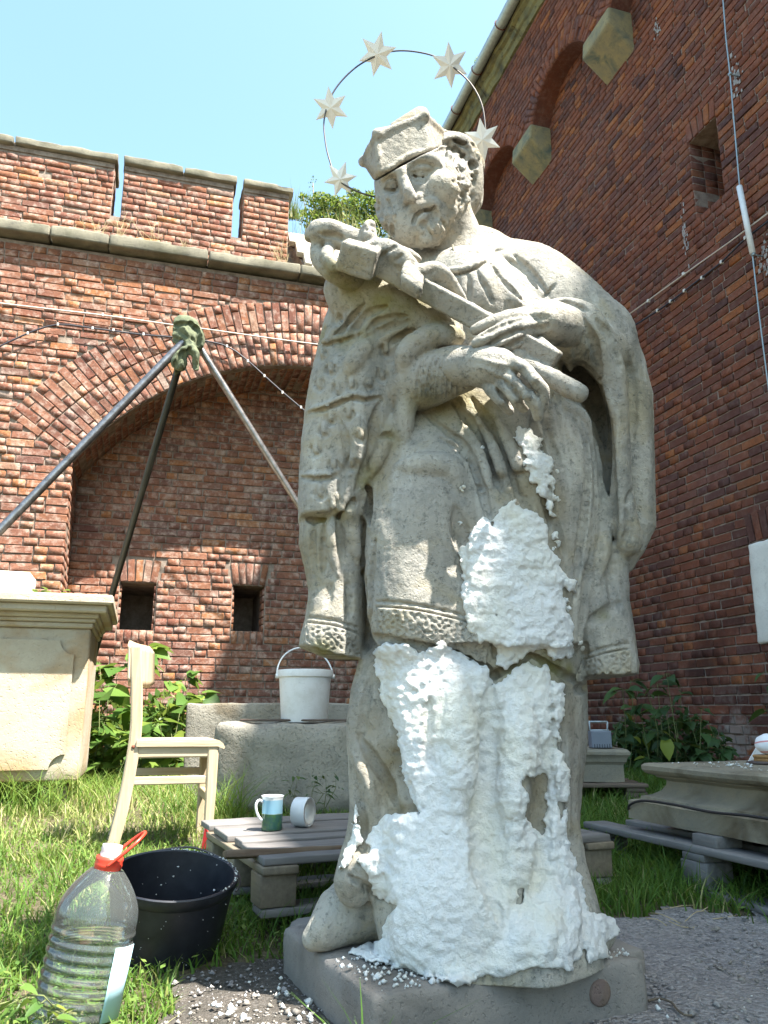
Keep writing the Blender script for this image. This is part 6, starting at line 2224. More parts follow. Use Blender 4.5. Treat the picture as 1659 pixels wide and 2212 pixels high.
mb.add(V, Fc); o = mb.build('water', M['water'], btl, True); edge_smooth(o, 60)
M['redplastic'] = mat_plain('red_plastic', (.62, .05, .025), .3, .5)
mb = MB(); mb.lathe(bo, axb, [(.0205, .290), (.0245, .291), (.0255, .300), (.0245, .304), (.0255, .308), (.0245, .313), (.0215, .314), (.0205, .290)], 32)
mb.build('collar', M['redplastic'], btl, True)
mb = MB(); mb.lathe(bo, axb, [(.0195, .308), (.0195, .318), (.0185, .322), (.0195, .326), (.0185, .330), (.0185, .333), (0, .334)], 32)
mb.build('cap', mat_plain('milky_cap', (.62, .52, .52), .35, .4), btl, True)
top = bo + axb * .302
hv_ = np.array([.72, .30, .62]); hv_ /= np.linalg.norm(hv_); hu_ = np.array([-.35, .9, 0]); hu_ /= np.linalg.norm(hu_)
lp = [(-.006, -.024), (.03, -.030), (.060, -.027), (.080, -.012), (.084, .0), (.080, .014), (.060, .027), (.03, .030), (-.006, .024)]
mb = MB(); mb.tube([top + hv_ * a * .95 + hu_ * b_ for a, b_ in spline(lp, .006)], .0032, 8)
mb.build('carry_ring', M['redplastic'], btl, True)
mb = MB()                                               # pale blue label on the right flank
V = []
for i in range(9):
    a = rad(-40 + i * 5)
    for h in (.055, .175):
        V.append(bo + axb * h + (xdir * math.cos(a) + ydir * .92 * math.sin(a)) * .0785)
mb.add(V, [(2 * i, 2 * i + 2, 2 * i + 3, 2 * i + 1) for i in range(8)])
o = mb.build('label', mat_plain('label_blue', (.45, .68, .80), .5, .4), btl, True)
md = o.modifiers.new('thick', 'SOLIDIFY'); md.thickness = .0004

# ================================================================== left pedestal with cornice
M['ped'] = mat_stone('pale_sandstone', (.46, .41, .32), (.38, .33, .25), stain=(.34, .20, .08), stain_amt=.8, dark=(.22, .20, .17), dark_amt=.25, sc=.7, bump=.45)
YP = 4.4
ped = empty('stone_pedestal', at(100, 1700, YP + .4) * np.array([1, 1, 0]) + UP * .05, 'pale sandstone pedestal with a moulded cornice and sunk panel, at the left edge', 'pedestal')
def D2(x, y): return x / 4.31, y / 4.31 + 1215
def lay(name, xr, ytop, ybot, dep, bev=.006, L_=2.2):
    u, v1 = D2(xr, ytop); _, v2 = D2(xr, ybot)
    a = at(u, v1, YP - dep); z2 = at(u, v2, YP - dep)[2]
    c_ = a - NV * (L_ + dep) / 2 + BV * (.8 + 2 * dep) / 2
    mb = MB(); mb.box((c_[0], c_[1], (a[2] + z2) / 2), NV, BV, UP, (L_ + dep) / 2, (.8 + 2 * dep) / 2, (a[2] - z2) / 2, bev)
    return mb.build(name, M['ped'], ped)
lay('cornice', 1060, 303, 392, .125, .01)
lay('cornice_band', 1003, 393, 468, .095, .008)
lay('cornice_ogee', 925, 469, 520, .055, .018)
lay('cornice_fillet', 895, 521, 560, .035, .006)
lay('cornice_bead', 875, 561, 615, .02, .018)
u, v = D2(852, 616); ca = at(u, v, YP)
u, v = D2(835, 2035); zb = at(u, v, YP)[2]
za = ca[2]
c_ = ca - NV * 1.1 + BV * .4
rough_block('shaft', (c_[0], c_[1], (za + zb) / 2), NV, BV, UP, 1.1, .4, (za - zb) / 2, M['ped'], ped, r=.012, amp=.004, fr=4, res=.06)
def pp(s_, z_): return np.array([ca[0], ca[1], 0]) - NV * s_ - BV * .004 + UP * z_
def zat(y): u, v = D2(700, y); return at(u, v, YP - .02)[2]
zt_, zb_, sr_, sl_, nr = zat(730), zat(1925), .075, 1.9, .075
poly = []
def notch(cs, cz, a0, a1):
    return [pp(cs - nr * math.cos(a), cz + nr * math.sin(a)) for a in np.linspace(a0, a1, 8)]
poly += notch(sr_, zt_, PI, 1.5 * PI)[::1]
poly += notch(sr_, zb_, .5 * PI, PI)
poly += notch(sl_, zb_, 0, .5 * PI)
poly += notch(sl_, zt_, -.5 * PI, 0)
mb = MB(); mb.prism(poly, -BV * .014); mb.build('panel', M['ped'], ped)
for x in (.12, .9, 1.8):
    q_ = pp(x, .12) + BV * .25
    o = rough_b('support_stone', q_, NV, UP, .07, .12, .075, M['block'], r=.02, amp=.01, res=.04)
    attach(o, ped)
wb = at(66, 1240, YP + .05)
M['whitestone'] = mat_stone('white_stone', (.72, .70, .66), (.62, .60, .55), stain_amt=.1, dark_amt=.15)
zc_ = at(100, 1286, YP)[2]
z_t = at(30, 1233, YP - .02)[2]
q_ = wb - NV * .5 + BV * .12
o = rough_block('white_block', (q_[0], q_[1], (zc_ + z_t) / 2 + .0), NV, BV, UP, .5, .14, (z_t - zc_) / 2 + .002, M['whitestone'], None, r=.006, amp=.002, res=.05)
tag(o, 'white stone block lying on top of the left pedestal', 'stone block')
# ================================================================== tripod of steel poles
M['pole'] = NT('steel_pole', .32, .5); t = M['pole']; t.b.inputs['Metallic'].default_value = .85
t.color(t.mix(t.ramp(t.noise(25, 5, .7), [(.4, 0.0), (.7, 1.0)]), (.26, .25, .25), (.11, .10, .095))); M['pole'] = t.m
ap = at(402, 735, 5.0)
tri = empty('pole_tripod', ap * np.array([1, 1, 0]), 'tripod of three long steel poles tied at the top with green cloth', 'tripod')
def pole(a, b_, r, mat=None):
    mb = MB(); d = (b_ - a); mb.tube([a, a + d * .3, a + d * .31, b_], [r, r, r * .93, r * .93], 14)
    o = mb.build('pole', mat or M['pole'], tri, True); edge_smooth(o, 50)
pole(at(408, 728, 4.96), at(-560, 1718, 4.15), .0285)
pole(at(400, 745, 5.02), at(113, 1722, 5.9), .024, mat_plain('painted_dark_pole', (.045, .042, .03), .4, .5, .4, .3))
pole(at(405, 708, 5.03), at(1040, 1722, 5.75), .024)
M['cloth'] = NT('green_cloth', .85, .2); t = M['cloth']; t.color(t.mix(t.ramp(t.noise(30, 4, .7), [(.4, 0.0), (.65, 1.0)]), (.14, .155, .09), (.085, .10, .065))); t.bump(t.noise(140, 4, .7), .4, .003); M['cloth'] = t.m
cl = empty('green_cloth', ap, 'crumpled olive green cloth wrapped over the top of the pole tripod', 'cloth')
def C2(x, y): return x / 10.24 + 324, y / 10.24 + 675
cv_ = Vol(at(345, 835, 4.6) + np.array([-.05, -.15, -.05]), at(450, 670, 5.3) + np.array([.06, .12, .08]), .009)
def cchain(pts, k=.02, mode=1):
    p = spline(np.array(pts, float), 5)
    q = [at(*C2(a, b_), 5.0 - c) for a, b_, c, r in p]; R = [r / 10.24 * 5.0 / FPX for _, _, _, r in p]
    for i in range(len(q) - 1): cv_.cap(q[i], q[i + 1], R[i], R[i + 1], k, mode)
cchain([(620, 330, .02, 150), (800, 330, .03, 180), (950, 480, .02, 160), (1050, 680, .0, 90)], .03)
cchain([(430, 420, .06, 60), (560, 300, .07, 70), (750, 270, .08, 70), (880, 420, .09, 60), (960, 620, .09, 50), (990, 760, .08, 30)], .015)
cchain([(450, 560, .05, 70), (600, 560, .06, 90), (760, 650, .06, 80), (900, 740, .07, 70)], .02)
cchain([(860, 760, .09, 60), (760, 860, .10, 90), (680, 1000, .10, 120), (640, 1120, .10, 150)], .015)
cchain([(930, 760, .09, 60), (960, 900, .10, 80), (1000, 1050, .10, 90), (1020, 1190, .09, 80)], .015)
cchain([(430, 700, .0, 90), (380, 1000, -.02, 70), (380, 1300, -.02, 80), (350, 1450, -.02, 40)], .02)
cchain([(520, 1000, -.04, 120), (520, 1250, -.05, 110), (480, 1330, -.05, 70)], .02)
cchain([(560, 430, .10, 60), (680, 420, .12, 90), (800, 560, .12, 80), (880, 660, .11, 50)], .01, -1)
for pts in ([(900, 250), (1000, 450), (1020, 700)], [(780, 230), (900, 400), (960, 600)], [(1010, 330), (1070, 520), (1060, 700)], [(560, 260), (700, 240)], [(700, 900), (640, 1050), (560, 1180)], [(770, 880), (800, 1050), (790, 1200)], [(900, 900), (930, 1050), (1000, 1200)], [(860, 820), (880, 1000), (890, 1250)], [(400, 900), (380, 1200)]):
    cv_.stroke([C2(*p) for p in pts], 2.6, .8, -1, k=.006) if False else None
def cgro(pts, r, dp):
    p = spline(np.array([C2(*q) for q in pts], float), 3)
    H, ok = cv_.hit(p[:, 0], p[:, 1])
    for i in range(len(p) - 1):
        if ok[i] and ok[i + 1] and np.linalg.norm(H[i] - H[i + 1]) < .08:
            d = rays(*p[i]); d /= np.linalg.norm(d)
            cv_.cap(H[i] - d * r * (1 - 2 * dp), H[i + 1] - d * r * (1 - 2 * dp), r, r, .012, -1)
for pts in ([(900, 250), (1000, 450), (1020, 700)], [(780, 230), (900, 400), (960, 600)], [(1010, 330), (1080, 520), (1070, 700)], [(560, 290), (700, 250)], [(700, 880), (640, 1050), (560, 1180)], [(770, 880), (800, 1050), (790, 1200)], [(930, 900), (940, 1050), (1000, 1200)], [(870, 820), (880, 1000), (890, 1250)], [(400, 900), (380, 1200)], [(520, 560), (640, 620), (760, 720)]):
    cgro(pts, .016, .75)
V, Fq = cv_.mesh(); V = roughen(V, vnormals(V, Fq), [(14, .010), (35, .005)])
mk('wrapped_cloth', V, Fq, M['cloth'], cl, True)

# ================================================================== right: moulded bases, pallets
M['base'] = mat_stone('moulded_sandstone', (.27, .235, .17), (.21, .19, .15), stain=(.10, .075, .045), stain_amt=.85, dark=(.14, .13, .12), dark_amt=.35, sc=1.1)
PZ = .165
e0, e1 = atz(1266, 1776, PZ), atz(1659, 1862, PZ)
eX = e1 - e0; eX[2] = 0; eL = np.linalg.norm(eX); eX /= eL
eY = np.array([-eX[1], eX[0], 0])
eY = eY if eY[1] > 0 else -eY
M['wR'] = mat_wood('weathered_board_right', (.20, .19, .185), (.12, .115, .11), eX)
pr = empty('wooden_pallet', e0 + eX * .6 + eY * .4 - UP * PZ, 'low weathered pallet under the big moulded stone base, its long edge in the grass', 'pallet')
for k, (a, b_) in enumerate(((0, .10), (.19, .29), (.35, .49), (.55, .65), (.70, .80))):
    plank('board', e0 + eX * .6 + eY * (a + b_) / 2 - UP * .011, eX, .62, (b_ - a) / 2, .011, M['wR'], pr, tilt=rng.normal(0, .01))
for x in (.06, .6, 1.14):
    plank('bearer', e0 + eX * x + eY * .4 - UP * .034, eY, .40, .05, .011, M['wR'], pr)
    for y in (.05, .40, .75):
        rough_block('block', e0 + eX * x + eY * y - UP * .084, eX, eY, UP, .06, .05, .038, M['wR'], pr, r=.004, amp=.002)
for y in (.05, .40, .75):
    plank('bottom_board', e0 + eX * .6 + eY * y - UP * .134, eX, .6, .05, .010, M['wR'], pr)
def moulding(name, c, X_, Y_, hx, hy, z0, prof, parent, mat, n=0):
    """stepped stone: rings of rounded rectangles, prof = [(inset, height)]"""
    V = []; Fc = []; m = 0
    def ring(ins, z):
        P_ = []
        ax_, ay_ = hx - ins, hy - ins
        for (sx, sy) in ((1, 1), (-1, 1), (-1, -1), (1, -1)):
            P_.append((sx * ax_, sy * ay_))
        out = []
        for i in range(4):
            a, b_ = P_[i], P_[(i + 1) % 4]
            for t_ in np.linspace(0, 1, 25)[:-1]:
                out.append((a[0] + (b_[0] - a[0]) * t_, a[1] + (b_[1] - a[1]) * t_))
        return out
    for ins, z in prof:
        for x, y in ring(ins, z):
            p = c + X_ * x + Y_ * y + UP * (z0 + z)
            v = Vector(p)
            p = p + (X_ * mnoise.noise(v * 9) + Y_ * mnoise.noise(v * 9 + Vector((4, 4, 4)))) * .005 + UP * mnoise.noise(v * 6 + Vector((9, 1, 2))) * .004
            V.append(p)
    m = 96
    for i in range(len(prof) - 1):
        for k in range(m):
            Fc.append((i * m + k, i * m + (k + 1) % m, (i + 1) * m + (k + 1) % m, (i + 1) * m + k))
    Fc.append(tuple(range(m))[::-1]); Fc.append(tuple((len(prof) - 1) * m + k for k in range(m)))
    mb = MB(); mb.add(V, Fc); o = mb.build(name, mat, parent, True)
    return edge_smooth(o, 28)
ms0 = at(1357, 1768, 1.0); 
zS = PZ + .035
ms = atz(1359, 1768, zS)
sX = eX * 1.0
sc_ = ms + sX * .62 + eY * .42
sc_[2] = 0
big = [(.0, 0), (.0, .062), (.012, .066), (.03, .068), (.032, .078), (.06, .085), (.085, .10), (.098, .12), (.10, .135), (.092, .142), (.075, .146), (.070, .152), (.055, .155), (.045, .160), (.038, .17), (.038, .184), (.048, .192), (.06, .194)]
o = moulding('moulded_base', sc_, sX, eY, .62, .42, zS, big, None, M['base'])
tag(o, 'big pale moulded stone base with a rounded rim, raised on blocks over the low pallet', 'stone base')
o.name = 'moulded_stone'
for (x, y, wh) in ((.42, -.005, 'left front'), (1.05, .0, 'right front')):
    o = rough_b('support_block', (*(ms + sX * x + eY * (.03 + y))[:2], PZ + .016), eX, UP, .055, .05, .0175, M['wR'], r=.004, amp=.002)
    tag(o, wh + ' wooden block wedged between the low pallet and the big moulded stone', 'block', 'blocks under the big moulded stone')
# splash of dry plaster crumbs along its top
n = 260
q = ms + sX[None] * rng.uniform(.12, 1.1, n)[:, None] + eY[None] * rng.uniform(.10, .6, n)[:, None]; q[:, 2] = zS + .197
pebbles('plaster_crumbs', q, rng.lognormal(-5.3, .5, n).clip(.002, .014), M['pulp'], 'dry white plaster crumbs on top of the big moulded stone', 'crumbs', flat=.5)
# second moulded piece farther back, on a stack of pallets
f0 = at(1356, 1690, 4.6); f0z = f0[2]
f1 = at(1356, 1618, 4.6)[2]
fX = np.array([1.0, -.02, 0]); fY = np.array([.02, 1.0, 0])
hz_ = f1 - f0z
o = moulding('small_moulded_stone', np.array([f0[0] - .36, f0[1] + .25, 0]), fX, fY, .375, .25, f0z, [(.02, 0), (.02, hz_ * .52), (.014, hz_ * .58), (.012, hz_ * .60), (.006, hz_ * .62), (.004, hz_ * .70), (.0, hz_ * .76), (-.012, hz_ * .84), (-.012, hz_ * .92), (.0, hz_), (.01, hz_ * 1.0)], None, M['base'])
tag(o, 'smaller moulded grey stone behind the statue, resting on a pallet', 'stone')
pg = empty('wooden_pallet', (f0[0] - .3, f0[1] + .3, .05), 'dark pallet carrying the smaller moulded stone behind the statue', 'pallet')
M['wR2'] = mat_wood('brown_board', (.17, .125, .09), (.10, .075, .06), fX)
for k in range(4):
    plank('board', (f0[0] - .33, f0[1] - .02 + k * .18, f0z - .012), fX, .42, .05, .010, M['wR2'], pg)
for x in (.03, -.33, -.70):
    plank('bearer', (f0[0] + x, f0[1] + .25, f0z - .034), fY, .32, .05, .011, M['wR2'], pg)
    for y in (-.01, .5):
        rough_block('block', (f0[0] + x, f0[1] + y, f0z - .09), fX, fY, UP, .055, .05, .044, M['wR2'], pg, r=.004)
plank('bottom_board', (f0[0] - .33, f0[1] - .01, f0z - .146), fX, .42, .05, .011, M['wR'], pg)
pg2 = empty('wooden_pallet', (f0[0] - .3, f0[1] - .2, .03), 'grey pallet lying flat in the grass in front of the smaller moulded stone', 'pallet')
zz = f0z - .165
for k in range(3):
    plank('board', (f0[0] - .42, f0[1] - .28 + k * .13, zz), fX, .40, .05, .010, M['wR'], pg2)
for x in (-.06, -.42, -.78):
    plank('bearer', (f0[0] + x, f0[1] - .15, zz - .022), fY, .19, .045, .010, M['wR'], pg2)
# grey metal case on the smaller stone
gc = at(1297, 1612, 4.7)
M['case'] = mat_plain('grey_case', (.16, .18, .22), .5, .4, .1)
M['caselight'] = mat_plain('case_rim', (.38, .42, .44), .5, .4)
cs = empty('metal_case', (gc[0], gc[1] + .05, f1), 'grey metal case with an open pale frame, on the smaller moulded stone', 'case')
mb = MB(); mb.box((gc[0], gc[1], f1 + .048), (1, 0, 0), (0, 1, 0), UP, .056, .04, .046, .004); mb.build('case_body', M['case'], cs)
for k in range(7):
    mb = MB(); mb.box((gc[0] - .042 + k * .014, gc[1] - .041, f1 + .014), (1, 0, 0), (0, 1, 0), UP, .0012, .0015, .010); mb.build('slot', M['dark'], cs)  # near-black bars painting the shade inside the case slots
mb = MB()
for (a, b_) in (((-.052, .098), (.052, .098)), ((-.052, .145), (.048, .145)), ((.048, .145), (.044, .098)), ((-.054, .098), (-.054, .150))):
    mb.tube([(gc[0] + a[0], gc[1], f1 + a[1]), (gc[0] + b_[0], gc[1], f1 + b_[1])], .0045, 6)
mb.build('case_frame', M['caselight'], cs, True)
# black cable over the big stone
cb = [(-.02, .02, .02), (.02, -.012, .045), (.10, -.014, .070), (.25, -.012, .074), (.45, -.013, .069), (.62, -.012, .075), (.80, -.012, .072), (.92, -.013, .062), (.99, -.016, .03), (1.01, -.03, -.03), (1.02, -.05, -.12)]
mb = MB(); mb.tube(spline([ms + sX * x + eY * y + UP * z for x, y, z in cb], .03), .0045, 7)
o = mb.build('black_cable', mat_plain('cable_black', (.015, .015, .018), .5, .4), None, True)
tag(o, 'black power cable draped along the step of the big moulded stone', 'cable')
# things on top of the big stone at the frame edge
wc = at(1655, 1662, 3.0); zt2 = zS + .196
Yt = 2.95
dk = at(1650, 1668, Yt)
M['ring'] = mat_wood('turned_wood', (.42, .24, .10), (.28, .15, .06), (1, 0, 0))
o_ = MB(); o_.lathe((dk[0] + .025, Yt + .02, zt2), UP, [(0, 0), (.066, 0), (.068, .003), (.068, .007), (.05, .010), (0, .010)], 36)
o = o_.build('dark_dish', mat_plain('dark_dish', (.07, .05, .045), .5, .4), None, True); tag(o, 'flat dark dish under the wooden disc on the big moulded stone', 'dish')
o_ = MB(); o_.lathe((dk[0] + .035, Yt + .02, zt2 + .010), UP, [(0, 0), (.052, 0), (.053, .004), (.050, .008), (.053, .011), (.055, .014), (.055, .018), (.052, .020), (0, .020)], 36)
o = o_.build('wooden_disc', M['ring'], None, True); edge_smooth(o, 30); tag(o, 'turned orange wooden disc at the right edge, on the big moulded stone', 'disc')
t = NT('red_striped_cloth', .85, .2)
w_ = t.n('ShaderNodeTexWave'); w_.bands_direction = 'Z'; w_.inputs['Scale'].default_value = 9; w_.inputs['Distortion'].default_value = 2.5; w_.inputs['Detail'].default_value = 1
t.L(t.pos(), w_.inputs['Vector'])
t.color(t.mix(t.ramp(w_.outputs['Fac'], [(.93, 0.0), (.97, 1.0)]), (.74, .74, .76), (.62, .25, .25)))
c_ = np.array([dk[0] + .040, Yt + .02, zt2 + .030 + .036])
th1 = np.linspace(0, PI, 19); V = []; n2 = 36
for a in th1:
    for k in range(n2):
        b_ = 2 * PI * k / n2
        p = np.array([math.sin(a) * math.cos(b_), math.sin(a) * math.sin(b_), math.cos(a)])
        r_ = .046 * (1 + .05 * mnoise.noise(Vector(p * 2.5)) + .02 * mnoise.noise(Vector(p * 7)))
        V.append(c_ + p * r_ * np.array([1.05, 1.05, .80]))
o_ = MB(); o_.add(V, [(i * n2 + k, i * n2 + (k + 1) % n2, (i + 1) * n2 + (k + 1) % n2, (i + 1) * n2 + k) for i in range(18) for k in range(n2)])
o = o_.build('cloth_bundle', t.m, None, True); tag(o, 'round white cloth bundle with thin red stripes, on the wooden disc', 'cloth bundle')
o_ = MB(); q = at(1636, 1640, Yt + .14)
o_.prism([(q[0] - .035, Yt + .14, zt2), (q[0] + .10, Yt + .14, zt2), (q[0] + .09, Yt + .15, zt2 + .11), (q[0] + .03, Yt + .15, zt2 + .085)], (0, .006, 0))
o = o_.build('paper_sheet', M['whiteplastic'], None); tag(o, 'folded white sheet propped behind the striped bundle', 'sheet')
# ================================================================== plants
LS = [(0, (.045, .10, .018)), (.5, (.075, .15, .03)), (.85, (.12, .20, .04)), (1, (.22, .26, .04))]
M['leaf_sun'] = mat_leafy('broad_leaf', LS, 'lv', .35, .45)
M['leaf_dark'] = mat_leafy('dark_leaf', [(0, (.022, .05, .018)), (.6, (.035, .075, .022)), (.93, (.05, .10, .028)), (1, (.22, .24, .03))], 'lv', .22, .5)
M['stem'] = mat_plain('green_stem', (.12, .14, .05), .7, .3)
M['drystem'] = mat_plain('dry_stem', (.40, .31, .18), .9, .2)
def leaf_mesh(name, mat, w=.42, heart=.0, fold=.18, droop=.25):
    outl = [(0.0, 0), (-.04 - heart, .28 * w / .42), (.12, w * .93), (.34, w), (.6, w * .72), (.82, w * .34), (1.0, 0)]
    V = []; mid = []
    for x, y in outl:
        z0 = -droop * x * x
        mid.append(len(V)); V.append((max(x, 0) if x < 0 else x, 0, z0))
        for s in (1, -1):
            V.append((x, s * y, z0 + fold * y))
    Fc = []
    for i in range(len(outl) - 1):
        a, b_ = 3 * i, 3 * (i + 1)
        Fc.append((a, b_, b_ + 1, a + 1)); Fc.append((a, a + 2, b_ + 2, b_))
    me = bpy.data.meshes.new(name); me.from_pydata(V, [], Fc); me.materials.append(mat)
    me.validate(); me.polygons.foreach_set('use_smooth', np.ones(len(me.polygons), dtype=bool))
    return me
def put_leaf(me, p, d, size, parent, name='leaf', up=None):
    d = Vector(d).normalized()
    u = Vector(up if up is not None else (rng.normal(0, .35), rng.normal(0, .35), 1)).normalized()
    y = u.cross(d).normalized(); z = d.cross(y)
    o = bpy.data.objects.new(name, me); COL.objects.link(o); attach(o, parent)
    o.matrix_basis = Matrix(((d.x * size, y.x * size, z.x * size, p[0]), (d.y * size, y.y * size, z.y * size, p[1]), (d.z * size, y.z * size, z.z * size, p[2]), (0, 0, 0, 1)))
    return o
def shrub(root, stems, me, lsz, per, parent_mat, facing, leafn='leaf', bias=.5):
    mb = MB(); cnt = 0
    for (b0, b1, r) in stems:
        b0, b1 = np.array(b0, float), np.array(b1, float)
        mid = (b0 + b1) / 2 + rng.normal(0, .03, 3)
        pts = spline([b0, mid, b1], .06)
        mb.tube(pts, np.linspace(r, r * .4, len(pts)), 5)
        for k in range(per):
            t = rng.uniform(.15, 1.02); i = min(len(pts) - 1, int(t * len(pts)))
            p = pts[i] + rng.normal(0, .01, 3)
            a = rng.uniform(0, 2 * PI)
            d = np.array([math.cos(a), math.sin(a) - bias, rng.uniform(-.55, .25)])
            s_ = lsz * rng.uniform(.65, 1.2)
            mb.tube([p, p + d / np.linalg.norm(d) * s_ * .35], .0012, 4)
            put_leaf(me, p + d / np.linalg.norm(d) * s_ * .33, d, s_, root, leafn); cnt += 1
    mb.build('stem', parent_mat, root, True)
    return cnt
# sunlit knotweed-like bush against the fort wall, between pedestal and stone slab
LB = leaf_mesh('leaf', M['leaf_sun'], .44, .06)
def bx_(u, v, Y): return at(u, v, Y)
sb = empty('leafy_bush', bx_(290, 1700, 6.4) * np.array([1, 1, 0]) + UP * .08, 'bright green broad-leaved bush against the sunlit wall behind the chair', 'bush')
st = []
for (u, v, Y) in [(215, 1430, 6.3), (235, 1480, 6.1), (255, 1440, 6.6), (300, 1425, 6.7), (318, 1402, 6.9), (290, 1530, 6.2), (330, 1520, 6.4), (355, 1500, 6.6), (375, 1478, 6.8), (400, 1465, 6.9), (425, 1448, 7.0), (345, 1560, 6.0), (390, 1530, 6.3), (405, 1510, 6.6), (225, 1560, 5.9), (260, 1580, 5.9), (310, 1590, 5.8), (215, 1500, 5.9), (370, 1585, 5.9)]:
    tp_ = bx_(u, v, Y); b0 = np.array([tp_[0] + rng.normal(0, .10), Y + rng.uniform(-.1, .25), .06]); st.append((b0, tp_, .006))
print('bush leaves', shrub(sb, st, LB, .165, 15, M['stem'], None))
cs_ = []
for (u, v, r, w_) in [(225, 1620, .22, .16), (270, 1610, .25, .18), (320, 1600, .25, .16), (370, 1600, .25, .14), (240, 1540, .2, .1), (350, 1540, .18, .08), (390, 1560, .15, .06), (215, 1480, .15, .06), (300, 1660, .2, .1), (380, 1650, .2, .1)]:
    cs_.append((bx_(u, v, 6.5), (r, r * .6, r), w_))
LEAFFILL = cs_
# dark nettle-like plants in the shade by the right building
LN = leaf_mesh('leaf', M['leaf_dark'], .34, .02, .15, .4)
sr = empty('shade_shrub', bx_(1450, 1700, 6.0) * np.array([1, 1, 0]) + UP * .08, 'dark green nettle-like plants growing at the foot of the shaded brick building', 'shrub')
st = []
for (u, v) in [(1345, 1490), (1362, 1470), (1380, 1520), (1400, 1500), (1420, 1478), (1440, 1455), (1440, 1530), (1470, 1500), (1460, 1560), (1490, 1550), (1515, 1530), (1530, 1560), (1545, 1590), (1560, 1620), (1400, 1580), (1365, 1590), (1420, 1620), (1480, 1610), (1520, 1620), (1335, 1560), (1500, 1590), (1390, 1640)]:
    Y = rng.uniform(5.6, 6.3); tp_ = bx_(u, v, Y); b0 = np.array([tp_[0] + rng.normal(0, .06), Y + rng.uniform(-.05, .1), .06]); st.append((b0, tp_, .005))
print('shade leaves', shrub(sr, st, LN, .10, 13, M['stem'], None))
pyel = bx_(1438, 1600, 5.5)
yl = leaf_mesh('yellow_leaf', mat_plain('yellowing_leaf', (.17, .20, .03), .5, .3), .36, .02, .15, .1)
put_leaf(yl, pyel, (.1, -.1, -1), .13, sr, 'yellow_leaf', up=(0, -1, .1))['label'] = 'hanging yellowing leaf'
# leaves that reach in at the right edge
se = empty('edge_vine', bx_(1690, 1540, 4.4) * np.array([1, 1, 0]) + UP * .05, 'green vine leaves poking in from the right edge of the picture', 'vine')
st = []
for (u, v) in [(1655, 1450), (1660, 1535), (1662, 1560), (1665, 1590), (1690, 1500), (1700, 1470)]:
    tp_ = bx_(u, v, 4.3); st.append((bx_(1720 + rng.normal(0, 8), v + 120, 4.4), tp_, .004))
shrub(se, st, LN, .085, 5, M['stem'], None)
# tiny plants on top of the pedestal
for (u, v, n, lab) in ((85, 1282, 5, 'tiny round-leaved seedling on the pedestal top beside the white block'), (152, 1284, 2, 'single small sprout near the right end of the pedestal top')):
    p = at(u, v, YP + .1); p[2] = at(100, 1286, YP)[2] - .0
    e_ = empty('seedling', p, lab, 'seedling')
    mb = MB()
    for k in range(n):
        q = p + np.array([rng.normal(0, .025), rng.normal(0, .02), rng.uniform(.02, .05)])
        mb.tube([p, q], .0012, 4)
        put_leaf(LB, q, (rng.normal(0, 1), -.5, .3), .04, e_)
    mb.build('stem', M['stem'], e_)
# leafy sprigs before the stone trough
LM = leaf_mesh('leaf', M['leaf_dark'], .22)
for (u, v, lab) in ((640, 1725, 'thin dark weed left of the other two, in front of the long stone block'), (680, 1722, 'thin dark weed in the middle of three, in front of the long stone block'), (712, 1725, 'thin dark weed right of the other two, in front of the long stone block')):
    e_ = empty('weed', at(u, 1740, 3.9) * np.array([1, 1, 0]) + UP * .09, lab, 'weed', 'thin weeds before the long stone block')
    st = [(at(u + rng.normal(0, 6), 1745, 3.9), at(u + rng.normal(0, 10), v - 40 + rng.normal(0, 8), 3.9), .002) for _ in range(2)]
    shrub(e_, st, LM, .035, 9, M['stem'], None)
# foreground sprig across the bottle foot
LF = leaf_mesh('leaf', M['leaf_sun'], .20)
fs = empty('foreground_sprig', (-.66, 1.42, 0), 'pale green sprig with narrow leaves crossing the foot of the bottle', 'sprig')
st = [(at(-40, 2180, 1.42), at(60, 2150, 1.42), .0022), (at(60, 2150, 1.42), at(120, 2180, 1.44), .0018), (at(-30, 2120, 1.45), at(40, 2160, 1.42), .002), (at(20, 2212, 1.40), at(100, 2205, 1.40), .002)]
shrub(fs, st, LF, .034, 8, M['stem'], None, bias=0)

leaf_cloud_late = True
